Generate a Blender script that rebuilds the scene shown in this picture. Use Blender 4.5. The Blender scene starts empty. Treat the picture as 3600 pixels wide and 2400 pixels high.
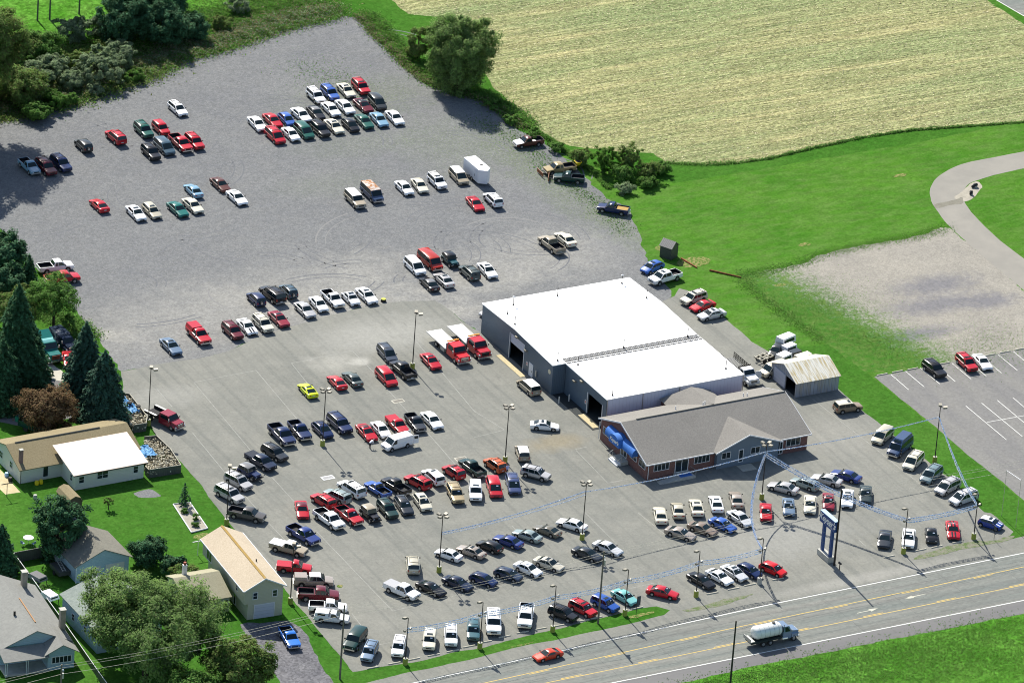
import bpy, bmesh, math, random
import numpy as np
from mathutils import Vector, Matrix
R=math.radians
random.seed(7); rng=np.random.default_rng(7)
scn=bpy.context.scene; COL=scn.collection
# ------------------------------------------------------------ camera
cd=bpy.data.cameras.new('camera'); cam=bpy.data.objects.new('camera',cd); COL.objects.link(cam); scn.camera=cam
cd.sensor_width=36; cd.lens=233.95; cd.clip_start=5; cd.clip_end=20000
r_=Vector((0.8777432,-0.4743280,0.0676748)); u_=Vector((0.1570606,0.4182826,0.8946349)); f_=Vector((0.4526576,0.7746306,-0.4416430))
cam.matrix_world=Matrix(((r_.x,u_.x,-f_.x,-457.71),(r_.y,u_.y,-f_.y,-783.27),(r_.z,u_.z,-f_.z,446.57),(0,0,0,1)))
# ------------------------------------------------------------ sky and sun
w=bpy.data.worlds.new('World'); scn.world=w; w.use_nodes=True
nt=w.node_tree; bg=nt.nodes['Background']; sk=nt.nodes.new('ShaderNodeTexSky'); sk.sky_type='NISHITA'; sk.sun_disc=False
sk.sun_elevation=R(44); sk.sun_rotation=R(5.2); sk.altitude=100; sk.air_density=1.0; sk.dust_density=1.0
nt.links.new(sk.outputs[0],bg.inputs[0]); bg.inputs[1].default_value=0.098
sd=bpy.data.lights.new('sun','SUN'); sd.energy=4.9; sd.angle=R(0.5); sd.color=(1,.955,.87)
so=bpy.data.objects.new('sun',sd); COL.objects.link(so); so.location=(0,0,200)
dv=Vector((math.cos(R(-95.2))*math.cos(R(44)),math.sin(R(-95.2))*math.cos(R(44)),-math.sin(R(44))))
so.rotation_euler=dv.to_track_quat('-Z','Y').to_euler()
vs=scn.view_settings; vs.view_transform='Standard'; vs.look='None'; vs.exposure=0.78; vs.gamma=1; vs.use_curve_mapping=False
scn.cycles.filter_width=1.05
# ------------------------------------------------------------ materials
MATS={}
class NT:
    def __init__(s,name,rough=.8,spec=.3):
        m=bpy.data.materials.new(name); m.use_nodes=True; s.m=m; s.t=m.node_tree; s.b=s.t.nodes['Principled BSDF']
        s.b.inputs['Roughness'].default_value=rough; s.b.inputs['Specular IOR Level'].default_value=spec
        s.tc=s.t.nodes.new('ShaderNodeTexCoord').outputs['Object']; MATS[name]=m
    def n(s,ty,**k):
        nd=s.t.nodes.new(ty)
        for a,b in k.items(): setattr(nd,a,b)
        return nd
    def l(s,a,b): s.t.links.new(a,b)
    def mapping(s,scale,rot=0,loc=(0,0,0)):
        m=s.n('ShaderNodeMapping'); m.inputs['Scale'].default_value=scale; m.inputs['Rotation'].default_value=(0,0,rot); m.inputs['Location'].default_value=loc
        s.l(s.tc,m.inputs[0]); return m.outputs[0]
    def noise(s,scale,detail=4,rough=.55,vec=None,dist=0):
        n=s.n('ShaderNodeTexNoise'); n.inputs['Scale'].default_value=scale; n.inputs['Detail'].default_value=detail
        n.inputs['Roughness'].default_value=rough; n.inputs['Distortion'].default_value=dist
        s.l(vec if vec is not None else s.tc,n.inputs['Vector']); return n.outputs['Fac']
    def grain(s,k,amt,scale=4.,vec=None):
        # single stones, clods and tufts: every cell a little lighter or darker
        v=s.n('ShaderNodeTexVoronoi'); v.inputs['Scale'].default_value=scale; s.l(vec if vec is not None else s.tc,v.inputs['Vector']); x=s.n('ShaderNodeSeparateColor'); s.l(v.outputs['Color'],x.inputs[0])
        f=s.ramp(x.outputs[0],0,1,1-amt,1+amt); m=s.n('ShaderNodeMix',data_type='RGBA',blend_type='MULTIPLY'); m.inputs[0].default_value=1; s.l(k,m.inputs[6]); s.l(f,m.inputs[7]); return m.outputs[2]
    def ramp(s,fac,a,b,va=0.,vb=1.):
        r=s.n('ShaderNodeMapRange'); r.inputs[1].default_value=a; r.inputs[2].default_value=b; r.inputs[3].default_value=va; r.inputs[4].default_value=vb
        s.l(fac,r.inputs[0]); return r.outputs[0]
    def mix(s,fac,a,b):
        m=s.n('ShaderNodeMix',data_type='RGBA')
        if isinstance(fac,(int,float)): m.inputs[0].default_value=fac
        else: s.l(fac,m.inputs[0])
        for i,c in ((6,a),(7,b)):
            if isinstance(c,tuple): m.inputs[i].default_value=(*c,1)
            else: s.l(c,m.inputs[i])
        return m.outputs[2]
    def math(s,op,a,b=0.):
        m=s.n('ShaderNodeMath',operation=op)
        for i,c in ((0,a),(1,b)):
            if isinstance(c,(int,float)): m.inputs[i].default_value=c
            else: s.l(c,m.inputs[i])
        return m.outputs[0]
    def blob(s,x,y,rx,ry,nz,amt=.5,rot=0):
        # soft patch of ground wear at a place of its own
        m=s.n('ShaderNodeMapping'); m.vector_type='TEXTURE'; m.inputs['Location'].default_value=(x,y,0); m.inputs['Rotation'].default_value=(0,0,rot); m.inputs['Scale'].default_value=(rx,ry,1)
        s.l(s.tc,m.inputs[0]); v=s.n('ShaderNodeVectorMath',operation='LENGTH'); s.l(m.outputs[0],v.inputs[0])
        d=s.math('ADD',v.outputs['Value'],s.math('MULTIPLY',s.math('SUBTRACT',nz,.5),1.6)); return s.ramp(d,1.1,.3,0,amt)
    def col(s,c):
        if isinstance(c,tuple): s.b.inputs['Base Color'].default_value=(*c,1)
        else: s.l(c,s.b.inputs['Base Color'])
        return s
    def bump(s,h,st=.3,dist=.05):
        b=s.n('ShaderNodeBump'); b.inputs['Strength'].default_value=st; b.inputs['Distance'].default_value=dist; s.l(h,b.inputs['Height']); s.l(b.outputs[0],s.b.inputs['Normal']); return s
def flat(name,c,rough=.7,metal=0.,spec=.3,coat=0.,var=0.):
    if name in MATS: return MATS[name]
    s=NT(name,rough,spec); s.b.inputs['Metallic'].default_value=metal; s.b.inputs['Coat Weight'].default_value=coat; s.b.inputs['Coat Roughness'].default_value=.05
    if var:
        n=s.noise(1.7,5); d=tuple(x*(1-var) for x in c); s.col(s.mix(s.ramp(n,.3,.7),d,c))
    else: s.col(c)
    return s.m
def ground_mats():
    s=NT('grass_ground',1,.0); a=s.noise(.05,5,.6); b=s.noise(.9,6,.7); c=s.noise(9,3,.7)
    k=s.mix(s.ramp(a,.35,.68),(.036,.112,.014),(.064,.148,.024)); k=s.mix(s.ramp(b,.5,.8,0,.35),k,(.085,.13,.035)); k=s.mix(s.ramp(c,.35,.7,0,.5),k,(.018,.085,.008))
    k=s.mix(s.ramp(s.noise(.33,7,.75),.66,.76,0,.5),k,(.17,.15,.075))
    k=s.grain(s.grain(k,.16,3.2),.1,1.2); s.col(k)
    s=NT('lawn_grass',1,.0); a=s.noise(.08,4,.6); b=s.noise(.5,5,.65,s.mapping((.5,1.3,1),R(10))); c=s.noise(7,3,.7)
    k=s.mix(s.ramp(a,.35,.65),(.044,.132,.014),(.066,.160,.020)); k=s.mix(s.ramp(b,.42,.7,0,.6),k,(.10,.160,.045)); k=s.mix(s.ramp(s.noise(3,4,.8),.45,.75,0,.45),k,(.026,.10,.010)); k=s.mix(s.ramp(s.noise(.12,6,.7,s.mapping((1,2.2,1),R(-4),(7,3,0))),.5,.7,0,.5),k,(.085,.165,.035))
    k=s.mix(s.ramp(s.noise(.4,6,.8,s.mapping((1,1,1),0,(9,3,0))),.70,.76,0,.5),k,(.2,.18,.1)); k=s.grain(s.grain(k,.14,3.2),.08,1.2,s.mapping((.5,1,1))); s.col(k)
    s=NT('rough_meadow',1,.0); a=s.noise(.15,6,.65); b=s.noise(2.2,5,.7); c=s.noise(9,3,.7)
    k=s.mix(s.ramp(a,.35,.65),(.045,.155,.012),(.085,.20,.03)); k=s.mix(s.ramp(b,.55,.75,0,.55),k,(.025,.07,.012)); k=s.mix(s.ramp(c,.5,.8,0,.5),k,(.10,.17,.05)); k=s.grain(s.grain(k,.3,2.6),.2,1.1); s.col(k)
    # grey gravel with wheel arcs, pale dusty patches and thin weeds
    s=NT('gravel',1,.0); n0=s.noise(.06,5,.6); n1=s.noise(.35,6,.65); n2=s.noise(3.2,5,.7); n3=s.noise(14,2,.8)
    k=s.mix(s.ramp(n0,.3,.7),(.140,.145,.150),(.180,.183,.180)); k=s.mix(s.ramp(n1,.35,.7,0,.5),k,(.19,.19,.182)); k=s.mix(s.ramp(s.noise(4.5,3,.8),.45,.7,0,.6),k,(.075,.08,.09)); k=s.mix(s.ramp(s.noise(5,3,.8,s.mapping((1,1,1),0,(5,2,0))),.56,.72,0,.6),k,(.30,.295,.28)); k=s.mix(s.ramp(n2,.6,.8,0,.3),k,(.24,.235,.22))
    for x,y,rx,ry,am,ro in ((-34,24,42,14,.55,.1),(-14,17,14,7,.75,0),(5,20,15,6,.5,0),(14,25,15,9,.5,.3),(-26,24,16,5,.45,-.7),(-58,24,6,2.4,.95,-.5),(-5,12,10,4,.8,0),(24,24,10,12,.4,0),(-12,29,12,7,.4,.8)):
        k=s.mix(s.blob(x,y,rx,ry,n1,am,ro),k,(.285,.278,.25))
    st=s.noise(.55,4,.6,s.mapping((.25,2.2,1),R(8))); k=s.mix(s.ramp(st,.55,.72,0,.35),k,(.145,.15,.16))
    for x,y,rx,ry,am in ((20,88,16,9,.55),(10,72,12,6,.35),(26,66,12,14,.5),(33,50,5,26,.75),(36,30,4,14,.6),(0,60,12,5,.3)):
        k=s.mix(s.math('MULTIPLY',s.blob(x,y,rx,ry,n1,am),s.ramp(n2,.42,.62)),k,(.115,.15,.06))
    gr=s.noise(1.5,8,.95); k=s.mix(s.ramp(gr,.5,.62,0,.5),k,(.088,.09,.10)); gp=s.noise(1.9,8,.95,s.mapping((1,1,1),0,(11,4,0))); k=s.mix(s.ramp(gp,.53,.66,0,.55),k,(.31,.305,.29)); k=s.grain(s.grain(k,.13,3.8),.05,1.7); s.col(k)
    s=NT('asphalt',1,.05); n0=s.noise(.045,4,.6); n1=s.noise(.28,6,.6); n3=s.noise(12,2,.8); ln=s.noise(.5,3,.5,s.mapping((2.0,.05,1),R(-1)))
    k=s.mix(s.ramp(n0,.3,.7),(.168,.170,.152),(.205,.204,.180)); k=s.mix(s.ramp(n1,.42,.7,0,.55),k,(.24,.236,.205)); k=s.mix(s.ramp(ln,.5,.66,0,.5),k,(.135,.14,.128)); k=s.mix(s.ramp(s.noise(3.5,4,.8),.5,.75,0,.35),k,(.115,.12,.11)); k=s.mix(s.ramp(s.noise(4.2,3,.8,s.mapping((1,1,1),0,(3,8,0))),.6,.75,0,.4),k,(.27,.265,.235))
    sp=s.noise(.55,6,.7,s.mapping((1,1,1),0,(4,7,0))); k=s.mix(s.ramp(sp,.68,.76,0,.5),k,(.34,.33,.29))
    for x,y,rx,ry,am,c in ((-29,3,5,4,.45,(.36,.35,.31)),(-25,2,2,1.5,.6,(.4,.39,.35)),(-18,9,14,7,.5,(.33,.325,.295)),(-10,-32,6,3,.45,(.27,.22,.13)),(6,-70,14,8,.35,(.33,.325,.30)),(30,-45,9,8,.25,(.31,.30,.27)),(-58,2,9,4,.4,(.30,.297,.27)),(12,-85,20,1.6,.4,(.33,.32,.29)),(26,-10,3,18,.4,(.30,.295,.265))):
        k=s.mix(s.blob(x,y,rx,ry,n1,am),k,c)
    gr=s.noise(1.1,8,.95); k=s.mix(s.ramp(gr,.52,.66,0,.3),k,(.115,.12,.108)); gp=s.noise(1.6,8,.95,s.mapping((1,1,1),0,(11,4,0))); k=s.mix(s.ramp(gp,.55,.7,0,.35),k,(.30,.295,.26)); oil=s.noise(.8,3,.5,s.mapping((1.6,.35,1),0,(2,9,0))); k=s.mix(s.ramp(oil,.66,.76,0,.4),k,(.10,.10,.095)); k=s.grain(s.grain(k,.06,3.6),.02,1.3); s.col(k)
    s=NT('road_asphalt',1,.05); n3=s.noise(11,2,.8); n1=s.noise(.3,5,.6,s.mapping((.06,1.3,1)))
    k=s.mix(s.ramp(n1,.35,.65),(.15,.166,.152),(.21,.208,.186)); k=s.mix(s.ramp(n3,.45,.8,0,.3),k,(.12,.12,.115)); wp=s.noise(.5,3,.6,s.mapping((.03,1.6,1))); k=s.mix(s.ramp(wp,.5,.62,0,.4),k,(.125,.125,.118)); gp=s.noise(2,8,.95,s.mapping((.6,1,1))); k=s.mix(s.ramp(gp,.55,.7,0,.35),k,(.28,.275,.25)); k=s.grain(k,.10,3.2,s.mapping((.5,1,1))); s.col(k)
    s=NT('shoulder_asphalt',1,.05); n3=s.noise(11,2,.8); n1=s.noise(.3,5,.6,s.mapping((.15,1.6,1)))
    k=s.mix(s.ramp(n1,.35,.7),(.145,.142,.142),(.175,.172,.165)); k=s.mix(s.ramp(n3,.45,.8,0,.3),k,(.10,.10,.10)); s.col(k)
    s=NT('neighbour_asphalt',1,.05); n3=s.noise(11,2,.8); n1=s.noise(.15,6,.6,s.mapping((2,.4,1)))
    k=s.mix(s.ramp(n1,.35,.7),(.165,.162,.158),(.20,.195,.18)); k=s.mix(s.ramp(n3,.45,.8,0,.3),k,(.13,.13,.13)); k=s.grain(k,.09,3.4); s.col(k)
    s=NT('path_asphalt',1,.05); n3=s.noise(11,2,.8); n1=s.noise(.2,6,.6)
    k=s.mix(s.ramp(n1,.35,.7),(.225,.215,.19),(.27,.255,.222)); k=s.mix(s.ramp(n3,.45,.8,0,.25),k,(.2,.19,.17)); s.col(k)
    s=NT('driveway_gravel',1,0); n3=s.noise(12,3,.8); n1=s.noise(.4,5,.6)
    k=s.mix(s.ramp(n1,.35,.7),(.10,.10,.11),(.15,.148,.155)); k=s.mix(s.ramp(n3,.45,.75,0,.5),k,(.23,.225,.22)); k=s.grain(k,.28,3.4); s.col(k)
    # sparse gravel patch running out into weeds at its left side
    s=NT('weedy_gravel',1,.0); n0=s.noise(.12,5,.6); n1=s.noise(.7,6,.7); n2=s.noise(2.6,5,.75); n3=s.noise(12,3,.8)
    g=s.mix(s.ramp(n0,.3,.7),(.25,.236,.205),(.31,.29,.245)); g=s.mix(s.ramp(s.noise(4,3,.8),.42,.7,0,.6),g,(.14,.135,.13))
    for x,y,rx,ry in ((72,-6,9,4),(69,-12,11,3.6),(60,-20,9,2.6),(77,-14,6,3)): g=s.mix(s.blob(x,y,rx,ry,n1,.85),g,(.15,.148,.158))
    v=s.mix(s.ramp(n1,.35,.7),(.03,.12,.012),(.10,.15,.04)); v=s.mix(s.ramp(n2,.6,.75,0,.6),v,(.30,.28,.24))
    sx=s.n('ShaderNodeSeparateXYZ'); s.l(s.tc,sx.inputs[0]); f=s.math('ADD',s.ramp(s.math('ADD',sx.outputs[0],s.math('MULTIPLY',sx.outputs[1],.25)),45,66,1.15,-.55),s.math('MULTIPLY',s.math('SUBTRACT',n1,.5),1.7))
    f2=s.math('ADD',f,s.math('MULTIPLY',s.math('SUBTRACT',n2,.5),2.0)); k=s.mix(s.ramp(f2,.2,.75),g,v); k=s.grain(s.grain(k,.10,3.6),.05,1.5); s.col(k)
    # harvested corn field, rows of stubble
    s=NT('corn_stubble',1,.0); rw=s.mapping((.06,1.5,1),R(3)); n0=s.noise(.035,4,.6,s.mapping((.3,1.6,1),R(3))); n1=s.noise(.5,4,.6,rw); n2=s.noise(2.6,5,.75,s.mapping((.45,1.3,1),R(3))); n3=s.noise(6,3,.8)
    rf=s.noise(1.1,3,.6,s.mapping((.05,1.7,1),R(3))); k=s.mix(s.ramp(n1,.35,.65),(.20,.205,.09),(.37,.335,.165)); bd=s.noise(.3,4,.6,s.mapping((.05,1.1,1),R(3))); k=s.mix(s.ramp(bd,.45,.62,0,.55),k,(.15,.19,.08)); k=s.mix(s.ramp(n0,.44,.60,0,.6),k,(.14,.205,.085)); k=s.mix(s.ramp(rf,.44,.58,0,.6),k,(.12,.14,.06)); k=s.mix(s.ramp(s.noise(4.5,4,.8,s.mapping((.6,1.3,1),R(3))),.54,.68,0,.6),k,(.10,.12,.05)); gd=s.noise(1.7,8,.97,s.mapping((.7,1.5,1),R(3))); k=s.mix(s.ramp(gd,.52,.62,0,.6),k,(.075,.085,.035)); gb=s.noise(1.9,8,.97,s.mapping((.7,1.5,1),R(3),(9,4,0))); k=s.mix(s.ramp(gb,.52,.64,0,.75),k,(.62,.56,.36)); k=s.grain(s.grain(k,.40,3.4,s.mapping((.8,1.3,1),R(3))),.16,1.5,s.mapping((.15,1.8,1),R(3))); s.col(k)
    for nm,c1,c2 in (('meadow_soil',(.09,.08,.04),(.05,.10,.02)),('boulder_gravel',(.27,.25,.2),(.36,.33,.27)),('concrete',(.38,.36,.30),(.46,.44,.37)),('concrete_tan',(.42,.35,.20),(.52,.45,.28)),('damp_asphalt',(.15,.14,.11),(.2,.19,.15))):
        s=NT(nm,.9,.2); n1=s.noise(.9,6,.7); n3=s.noise(9,3,.8); k=s.mix(s.ramp(n1,.35,.65),c1,c2); k=s.mix(s.ramp(n3,.4,.8,0,.4),k,tuple(x*.6 for x in c1)); s.col(k)
    s=NT('thin_weeds',.9,.1); n=s.noise(1.1,6,.8); n2=s.noise(4,3,.8); k=s.mix(s.ramp(n,.42,.6),(.185,.18,.145),(.07,.12,.03)); s.col(s.mix(s.ramp(n2,.5,.7,0,.6),k,(.17,.15,.09)))
    s=NT('skid_rubber',.9,.1); n=s.noise(3,4,.7); s.col(s.mix(s.ramp(n,.3,.7),(.035,.035,.038),(.13,.13,.125)))
    s=NT('dry_grass',1,0); n=s.noise(2.2,6,.8); s.col(s.mix(s.ramp(n,.45,.58),(.055,.13,.02),(.26,.22,.10)))
    s=NT('seam_sealer',.9,.1); n=s.noise(1.4,5,.8); s.col(s.mix(s.ramp(n,.35,.65),(.06,.06,.062),(.17,.17,.16)))
    s=NT('gravel_track',.95,.1); n=s.noise(2,5,.8); s.col(s.mix(s.ramp(n,.35,.7),(.10,.105,.115),(.165,.167,.17)))
    s=NT('gravel_track_pale',.95,.1); n=s.noise(2,5,.8); s.col(s.mix(s.ramp(n,.35,.6),(.215,.21,.198),(.18,.18,.178)))
ground_mats()
def line_paint(name,c,under):
    s=NT(name,.8,.2); n=s.noise(1.1,6,.8); s.col(s.mix(s.ramp(n,.42,.6),c,under)); return s.m
line_paint('worn_line_paint',(.30,.30,.27),(.22,.22,.2)); line_paint('white_road_paint',(.72,.72,.68),(.6,.6,.56)); line_paint('yellow_road_paint',(.62,.42,.09),(.5,.38,.14)); line_paint('arrow_paint',(.5,.48,.38),(.3,.3,.25)); line_paint('stall_paint',(.66,.66,.62),(.5,.5,.47))
def ribbed(name,c,pitch,axis,dark=.55,var=.12,rust=None,rough=.5):
    s=NT(name,rough,.4); sx=s.n('ShaderNodeSeparateXYZ'); s.l(s.tc,sx.inputs[0]); o=sx.outputs[axis]
    f=s.math('FRACT',s.math('DIVIDE',o,pitch)); g=s.ramp(f,0,.16,1,0); n=s.noise(.5,5,.6)
    k=s.mix(s.ramp(n,.3,.7,0,var*2),c,tuple(x*.7 for x in c))
    if rust:
        rn=s.noise(.9,6,.7,s.mapping((3.5,.35,.35) if axis==0 else (.3,3,.3))); k=s.mix(s.ramp(rn,.46,.6,0,.85),k,rust)
    k=s.mix(g,k,tuple(x*dark for x in c)); s.col(k); s.bump(s.ramp(f,0,.2,0,1),.5,.03); return s.m
ribbed('blue_siding',(.088,.125,.165),.3,1); ribbed('blue_siding_x',(.088,.125,.165),.3,0); ribbed('white_metal_siding',(.55,.60,.72),.6,0,.8)
ribbed('barn_siding',(.34,.36,.40),.62,0,.35,.25,(.3,.27,.22)); ribbed('barn_siding_y',(.34,.36,.40),.62,1,.35,.25); ribbed('barn_roof',(.66,.64,.56),.6,0,.55,.1,(.40,.30,.10))
ribbed('house_siding',(.62,.62,.56),.25,2,.85,.05); ribbed('tan_siding',(.45,.44,.34),.22,2,.85,.05); ribbed('blue_clapboard',(.33,.45,.52),.25,2,.8,.05); ribbed('pink_metal_roof',(.72,.58,.47),.3,0,.82,.06)
ribbed('garage_door_panel',(.48,.50,.58),.55,2,.75,.03); ribbed('wood_fence',(.10,.10,.09),.28,0,.5,.4); ribbed('wood_fence_y',(.10,.10,.09),.28,1,.5,.4); ribbed('weathered_wood',(.06,.065,.06),.22,1,.5,.4); ribbed('dark_shed_roof',(.24,.225,.21),.3,1,.35,.3); ribbed('brown_clapboard',(.10,.07,.06),.25,2,.6,.2)
def shingle(name,c1,c2,sc=5):
    s=NT(name,.95,.1); n=s.noise(sc,4,.75); n0=s.noise(.25,4,.6); k=s.mix(s.ramp(n,.35,.65),c1,c2); k=s.mix(s.ramp(n0,.4,.7,0,.25),k,tuple(x*.75 for x in c1)); s.col(k); s.bump(n,.4,.03); return s.m
shingle('showroom_shingle',(.175,.166,.150),(.25,.236,.212)); shingle('tan_shingle',(.20,.165,.095),(.27,.225,.135)); shingle('beige_shingle',(.40,.33,.24),(.52,.44,.33)); shingle('grey_shingle',(.20,.20,.185),(.25,.25,.23),2); shingle('green_grey_shingle',(.17,.20,.18),(.26,.29,.26),2.5); shingle('wing_shingle',(.27,.25,.17),(.35,.33,.23)); shingle('brown_grey_shingle',(.15,.145,.12),(.20,.19,.155),2)
s=NT('white_membrane',.6,.3); n=s.noise(.25,5,.7); s.col(s.mix(s.ramp(n,.62,.75,0,.5),(.86,.86,.84),(.74,.72,.62)))
s=NT('brick',.9,.2); b=s.n('ShaderNodeTexBrick'); b.inputs['Color1'].default_value=(.17,.065,.05,1); b.inputs['Color2'].default_value=(.11,.045,.04,1); b.inputs['Mortar'].default_value=(.25,.22,.2,1); b.inputs['Scale'].default_value=1; b.inputs['Brick Width'].default_value=.3; b.inputs['Row Height'].default_value=.1; b.inputs['Mortar Size'].default_value=.008
mp=s.n('ShaderNodeCombineXYZ'); sx=s.n('ShaderNodeSeparateXYZ'); s.l(s.tc,sx.inputs[0]); s.l(s.math('ADD',sx.outputs[0],sx.outputs[1]),mp.inputs[0]); s.l(sx.outputs[2],mp.inputs[1]); s.l(mp.outputs[0],b.inputs['Vector']); n=s.noise(1.2,4); s.col(s.mix(s.ramp(n,.35,.7,0,.4),b.outputs['Color'],(.2,.1,.085)))
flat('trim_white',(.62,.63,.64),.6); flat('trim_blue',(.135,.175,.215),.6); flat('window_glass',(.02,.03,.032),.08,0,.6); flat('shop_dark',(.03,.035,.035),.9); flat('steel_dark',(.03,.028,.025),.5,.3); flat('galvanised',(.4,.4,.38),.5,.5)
flat('yellow_concrete',(.36,.40,.08),.9,0,.2,0,.35); flat('concrete_plain',(.46,.45,.40),.9,0,.2,0,.25); flat('awning_blue',(.05,.17,.50),.7,0,.2,0,.15); flat('sign_blue',(.015,.055,.19),.45); flat('sign_letter',(.75,.74,.70),.5); flat('wood_pole',(.20,.175,.14),.9,0,.2,0,.4); flat('dark_pole',(.035,.03,.025),.9)
flat('lamp_box',(.26,.24,.19),.5,.2,.4,0,.15); flat('lamp_lens',(.02,.022,.025),.2,0,.5); flat('wire_metal',(.45,.43,.35),.5,.4); flat('stop_concrete',(.55,.52,.42),.9,0,.2,0,.3)
# car materials
flat('car_glass',(.008,.018,.020),.08,0,.45,0.); flat('car_trim',(.018,.018,.019),.6); flat('tyre_rubber',(.022,.022,.022),.85); flat('rim_alloy',(.42,.42,.42),.35,.7); flat('chrome',(.62,.62,.60),.18,.85); flat('headlamp',(.55,.58,.6),.12,.2,.6); flat('taillamp',(.32,.015,.012),.2,0,.5); flat('plate',(.6,.6,.58),.5); flat('bed_black',(.018,.018,.02),.8); flat('plywood',(.42,.27,.08),.8,0,.2,0,.3); flat('plow_orange',(.28,.10,.04),.6,0,.3,0,.4); flat('spreader_yellow',(.72,.55,.02),.4); flat('sticker_white',(.65,.72,.85),.5); flat('sticker_red',(.6,.12,.08),.5); flat('amber',(.75,.28,.03),.3)
PAINT=dict(white=(.80,.80,.79),cream=(.62,.58,.46),champagne=(.50,.46,.35),beige=(.47,.44,.36),silver=(.46,.45,.44),palesilver=(.58,.585,.585),tansilver=(.36,.31,.26),red=(.43,.012,.022),brightred=(.55,.012,.015),redorange=(.5,.05,.02),
 maroon=(.12,.012,.02),maroonred=(.24,.02,.035),green=(.015,.095,.07),darkgreen=(.01,.04,.035),teal=(.01,.13,.11),darkteal=(.015,.07,.08),greygreen=(.07,.09,.085),darkgreengrey=(.03,.045,.045),silvergreen=(.27,.33,.32),olive=(.14,.13,.10),
 blue=(.04,.11,.38),brightblue=(.03,.16,.55),royalblue=(.015,.07,.30),minblue=(.02,.05,.25),navy=(.012,.025,.085),navyblue=(.02,.04,.17),darknavy=(.013,.022,.05),slate=(.06,.075,.10),slateblue=(.05,.07,.16),steelblue=(.05,.09,.12),bluegrey=(.13,.19,.27),bluegreydark=(.03,.045,.08),greyblue=(.14,.20,.22),iceblue=(.17,.24,.33),lightblue=(.17,.31,.42),vanblue=(.04,.07,.14),tealblue=(.05,.12,.14),aqua=(.17,.42,.40),
 black=(.014,.015,.018),darkslate=(.028,.034,.042),darkgrey=(.035,.04,.042),grey=(.18,.18,.18),tan=(.34,.29,.21),tangold=(.42,.33,.19),gold=(.36,.28,.14),bronze=(.24,.18,.12),tanbrown=(.22,.17,.13),greybrown=(.09,.085,.08),brown=(.10,.035,.025),orange=(.50,.10,.025),orangered=(.38,.03,.018),yellow=(.58,.68,.01))
def paint(c):
    n='paint_'+c
    if n in MATS: return MATS[n]
    col=PAINT[c]; m=flat(n,col,.2,.25 if 'silver' in c or c in('champagne','tangold','gold','iceblue') else .0,.35,.15); return m
# ------------------------------------------------------------ mesh helpers
class MB:
    def __init__(s): s.v=[]; s.f=[]; s.mi=[]
    def poly(s,pts,mi=0): n=len(s.v); s.v+= [tuple(p) for p in pts]; s.f.append(tuple(range(n,n+len(pts)))); s.mi.append(mi)
    def box(s,x0,x1,y0,y1,z0,z1,mi=0):
        n=len(s.v); s.v+=[(x,y,z) for z in(z0,z1) for y in(y0,y1) for x in(x0,x1)]
        for f in ((0,2,3,1),(4,5,7,6),(0,1,5,4),(2,6,7,3),(0,4,6,2),(1,3,7,5)): s.f.append(tuple(n+i for i in f)); s.mi.append(mi)
        return s
    def prism(s,bot,top,mi=0,mit=None):
        n=len(s.v); k=len(bot); s.v+=[tuple(p) for p in bot]+[tuple(p) for p in top]
        s.f.append(tuple(n+i for i in reversed(range(k)))); s.mi.append(mi); s.f.append(tuple(n+k+i for i in range(k))); s.mi.append(mi if mit is None else mit)
        for i in range(k): j=(i+1)%k; s.f.append((n+i,n+j,n+k+j,n+k+i)); s.mi.append(mi)
        return s
    def slab(s,pts,d,mi=0):   # polygon pts thickened by vector d
        return s.prism(pts,[tuple(a+b for a,b in zip(p,d)) for p in pts],mi)
    def prof(s,pr,y0,y1,mi=0,axis='y'):   # profile (a,z) extruded along the other horizontal axis
        if axis=='y': return s.prism([(a,y0,z) for a,z in pr],[(a,y1,z) for a,z in pr],mi)
        return s.prism([(y0,a,z) for a,z in pr],[(y1,a,z) for a,z in pr],mi)
    def tube(s,p0,p1,r0,r1=None,n=8,mi=0):
        r1=r0 if r1 is None else r1; p0=Vector(p0);p1=Vector(p1); d=(p1-p0).normalized(); a=d.orthogonal().normalized(); b=d.cross(a)
        ang=[2*math.pi*i/n for i in range(n)]
        return s.prism([p0+(a*math.cos(t)+b*math.sin(t))*r0 for t in ang],[p1+(a*math.cos(t)+b*math.sin(t))*r1 for t in ang],mi)
    def path(s,pts,r,n=6,mi=0):
        for a,b in zip(pts[:-1],pts[1:]): s.tube(a,b,r,None,n,mi)
        return s
    def build(s,name,mats,parent=None,org=None,smooth=None,link=True):
        me=bpy.data.meshes.new(name)
        if org is not None: s.v=[(x-org[0],y-org[1],z-org[2]) for x,y,z in s.v]
        me.from_pydata([tuple(map(float,p)) for p in s.v],[],s.f)
        for m in (mats if isinstance(mats,(list,tuple)) else [mats]): me.materials.append(MATS[m] if isinstance(m,str) else m)
        me.polygons.foreach_set('material_index',s.mi); me.update()
        if smooth: 
            me.polygons.foreach_set('use_smooth',[True]*len(me.polygons)); me.set_sharp_from_angle(angle=R(smooth))
        if not link: return me
        o=bpy.data.objects.new(name,me); COL.objects.link(o)
        if parent is not None: o.parent=parent
        return o
def root(name,loc,label,cat,group=None,rz=0):
    o=bpy.data.objects.new(name,None); COL.objects.link(o); o.empty_display_size=.5; o.location=loc; o.rotation_euler=(0,0,rz); tag(o,label,cat,group); return o
def tag(o,label,cat,group=None,kind=None):
    if label: o['label']=label
    if cat: o['category']=cat
    if group: o['group']=group
    if kind: o['kind']=kind
    return o
def put(name,me,parent,loc=(0,0,0),rz=0):
    o=bpy.data.objects.new(name,me); COL.objects.link(o); o.parent=parent; o.location=loc; o.rotation_euler=(0,0,rz); return o
def structure(name,mb,mat): o=mb.build(name,mat); o['kind']='structure'; return o
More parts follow.
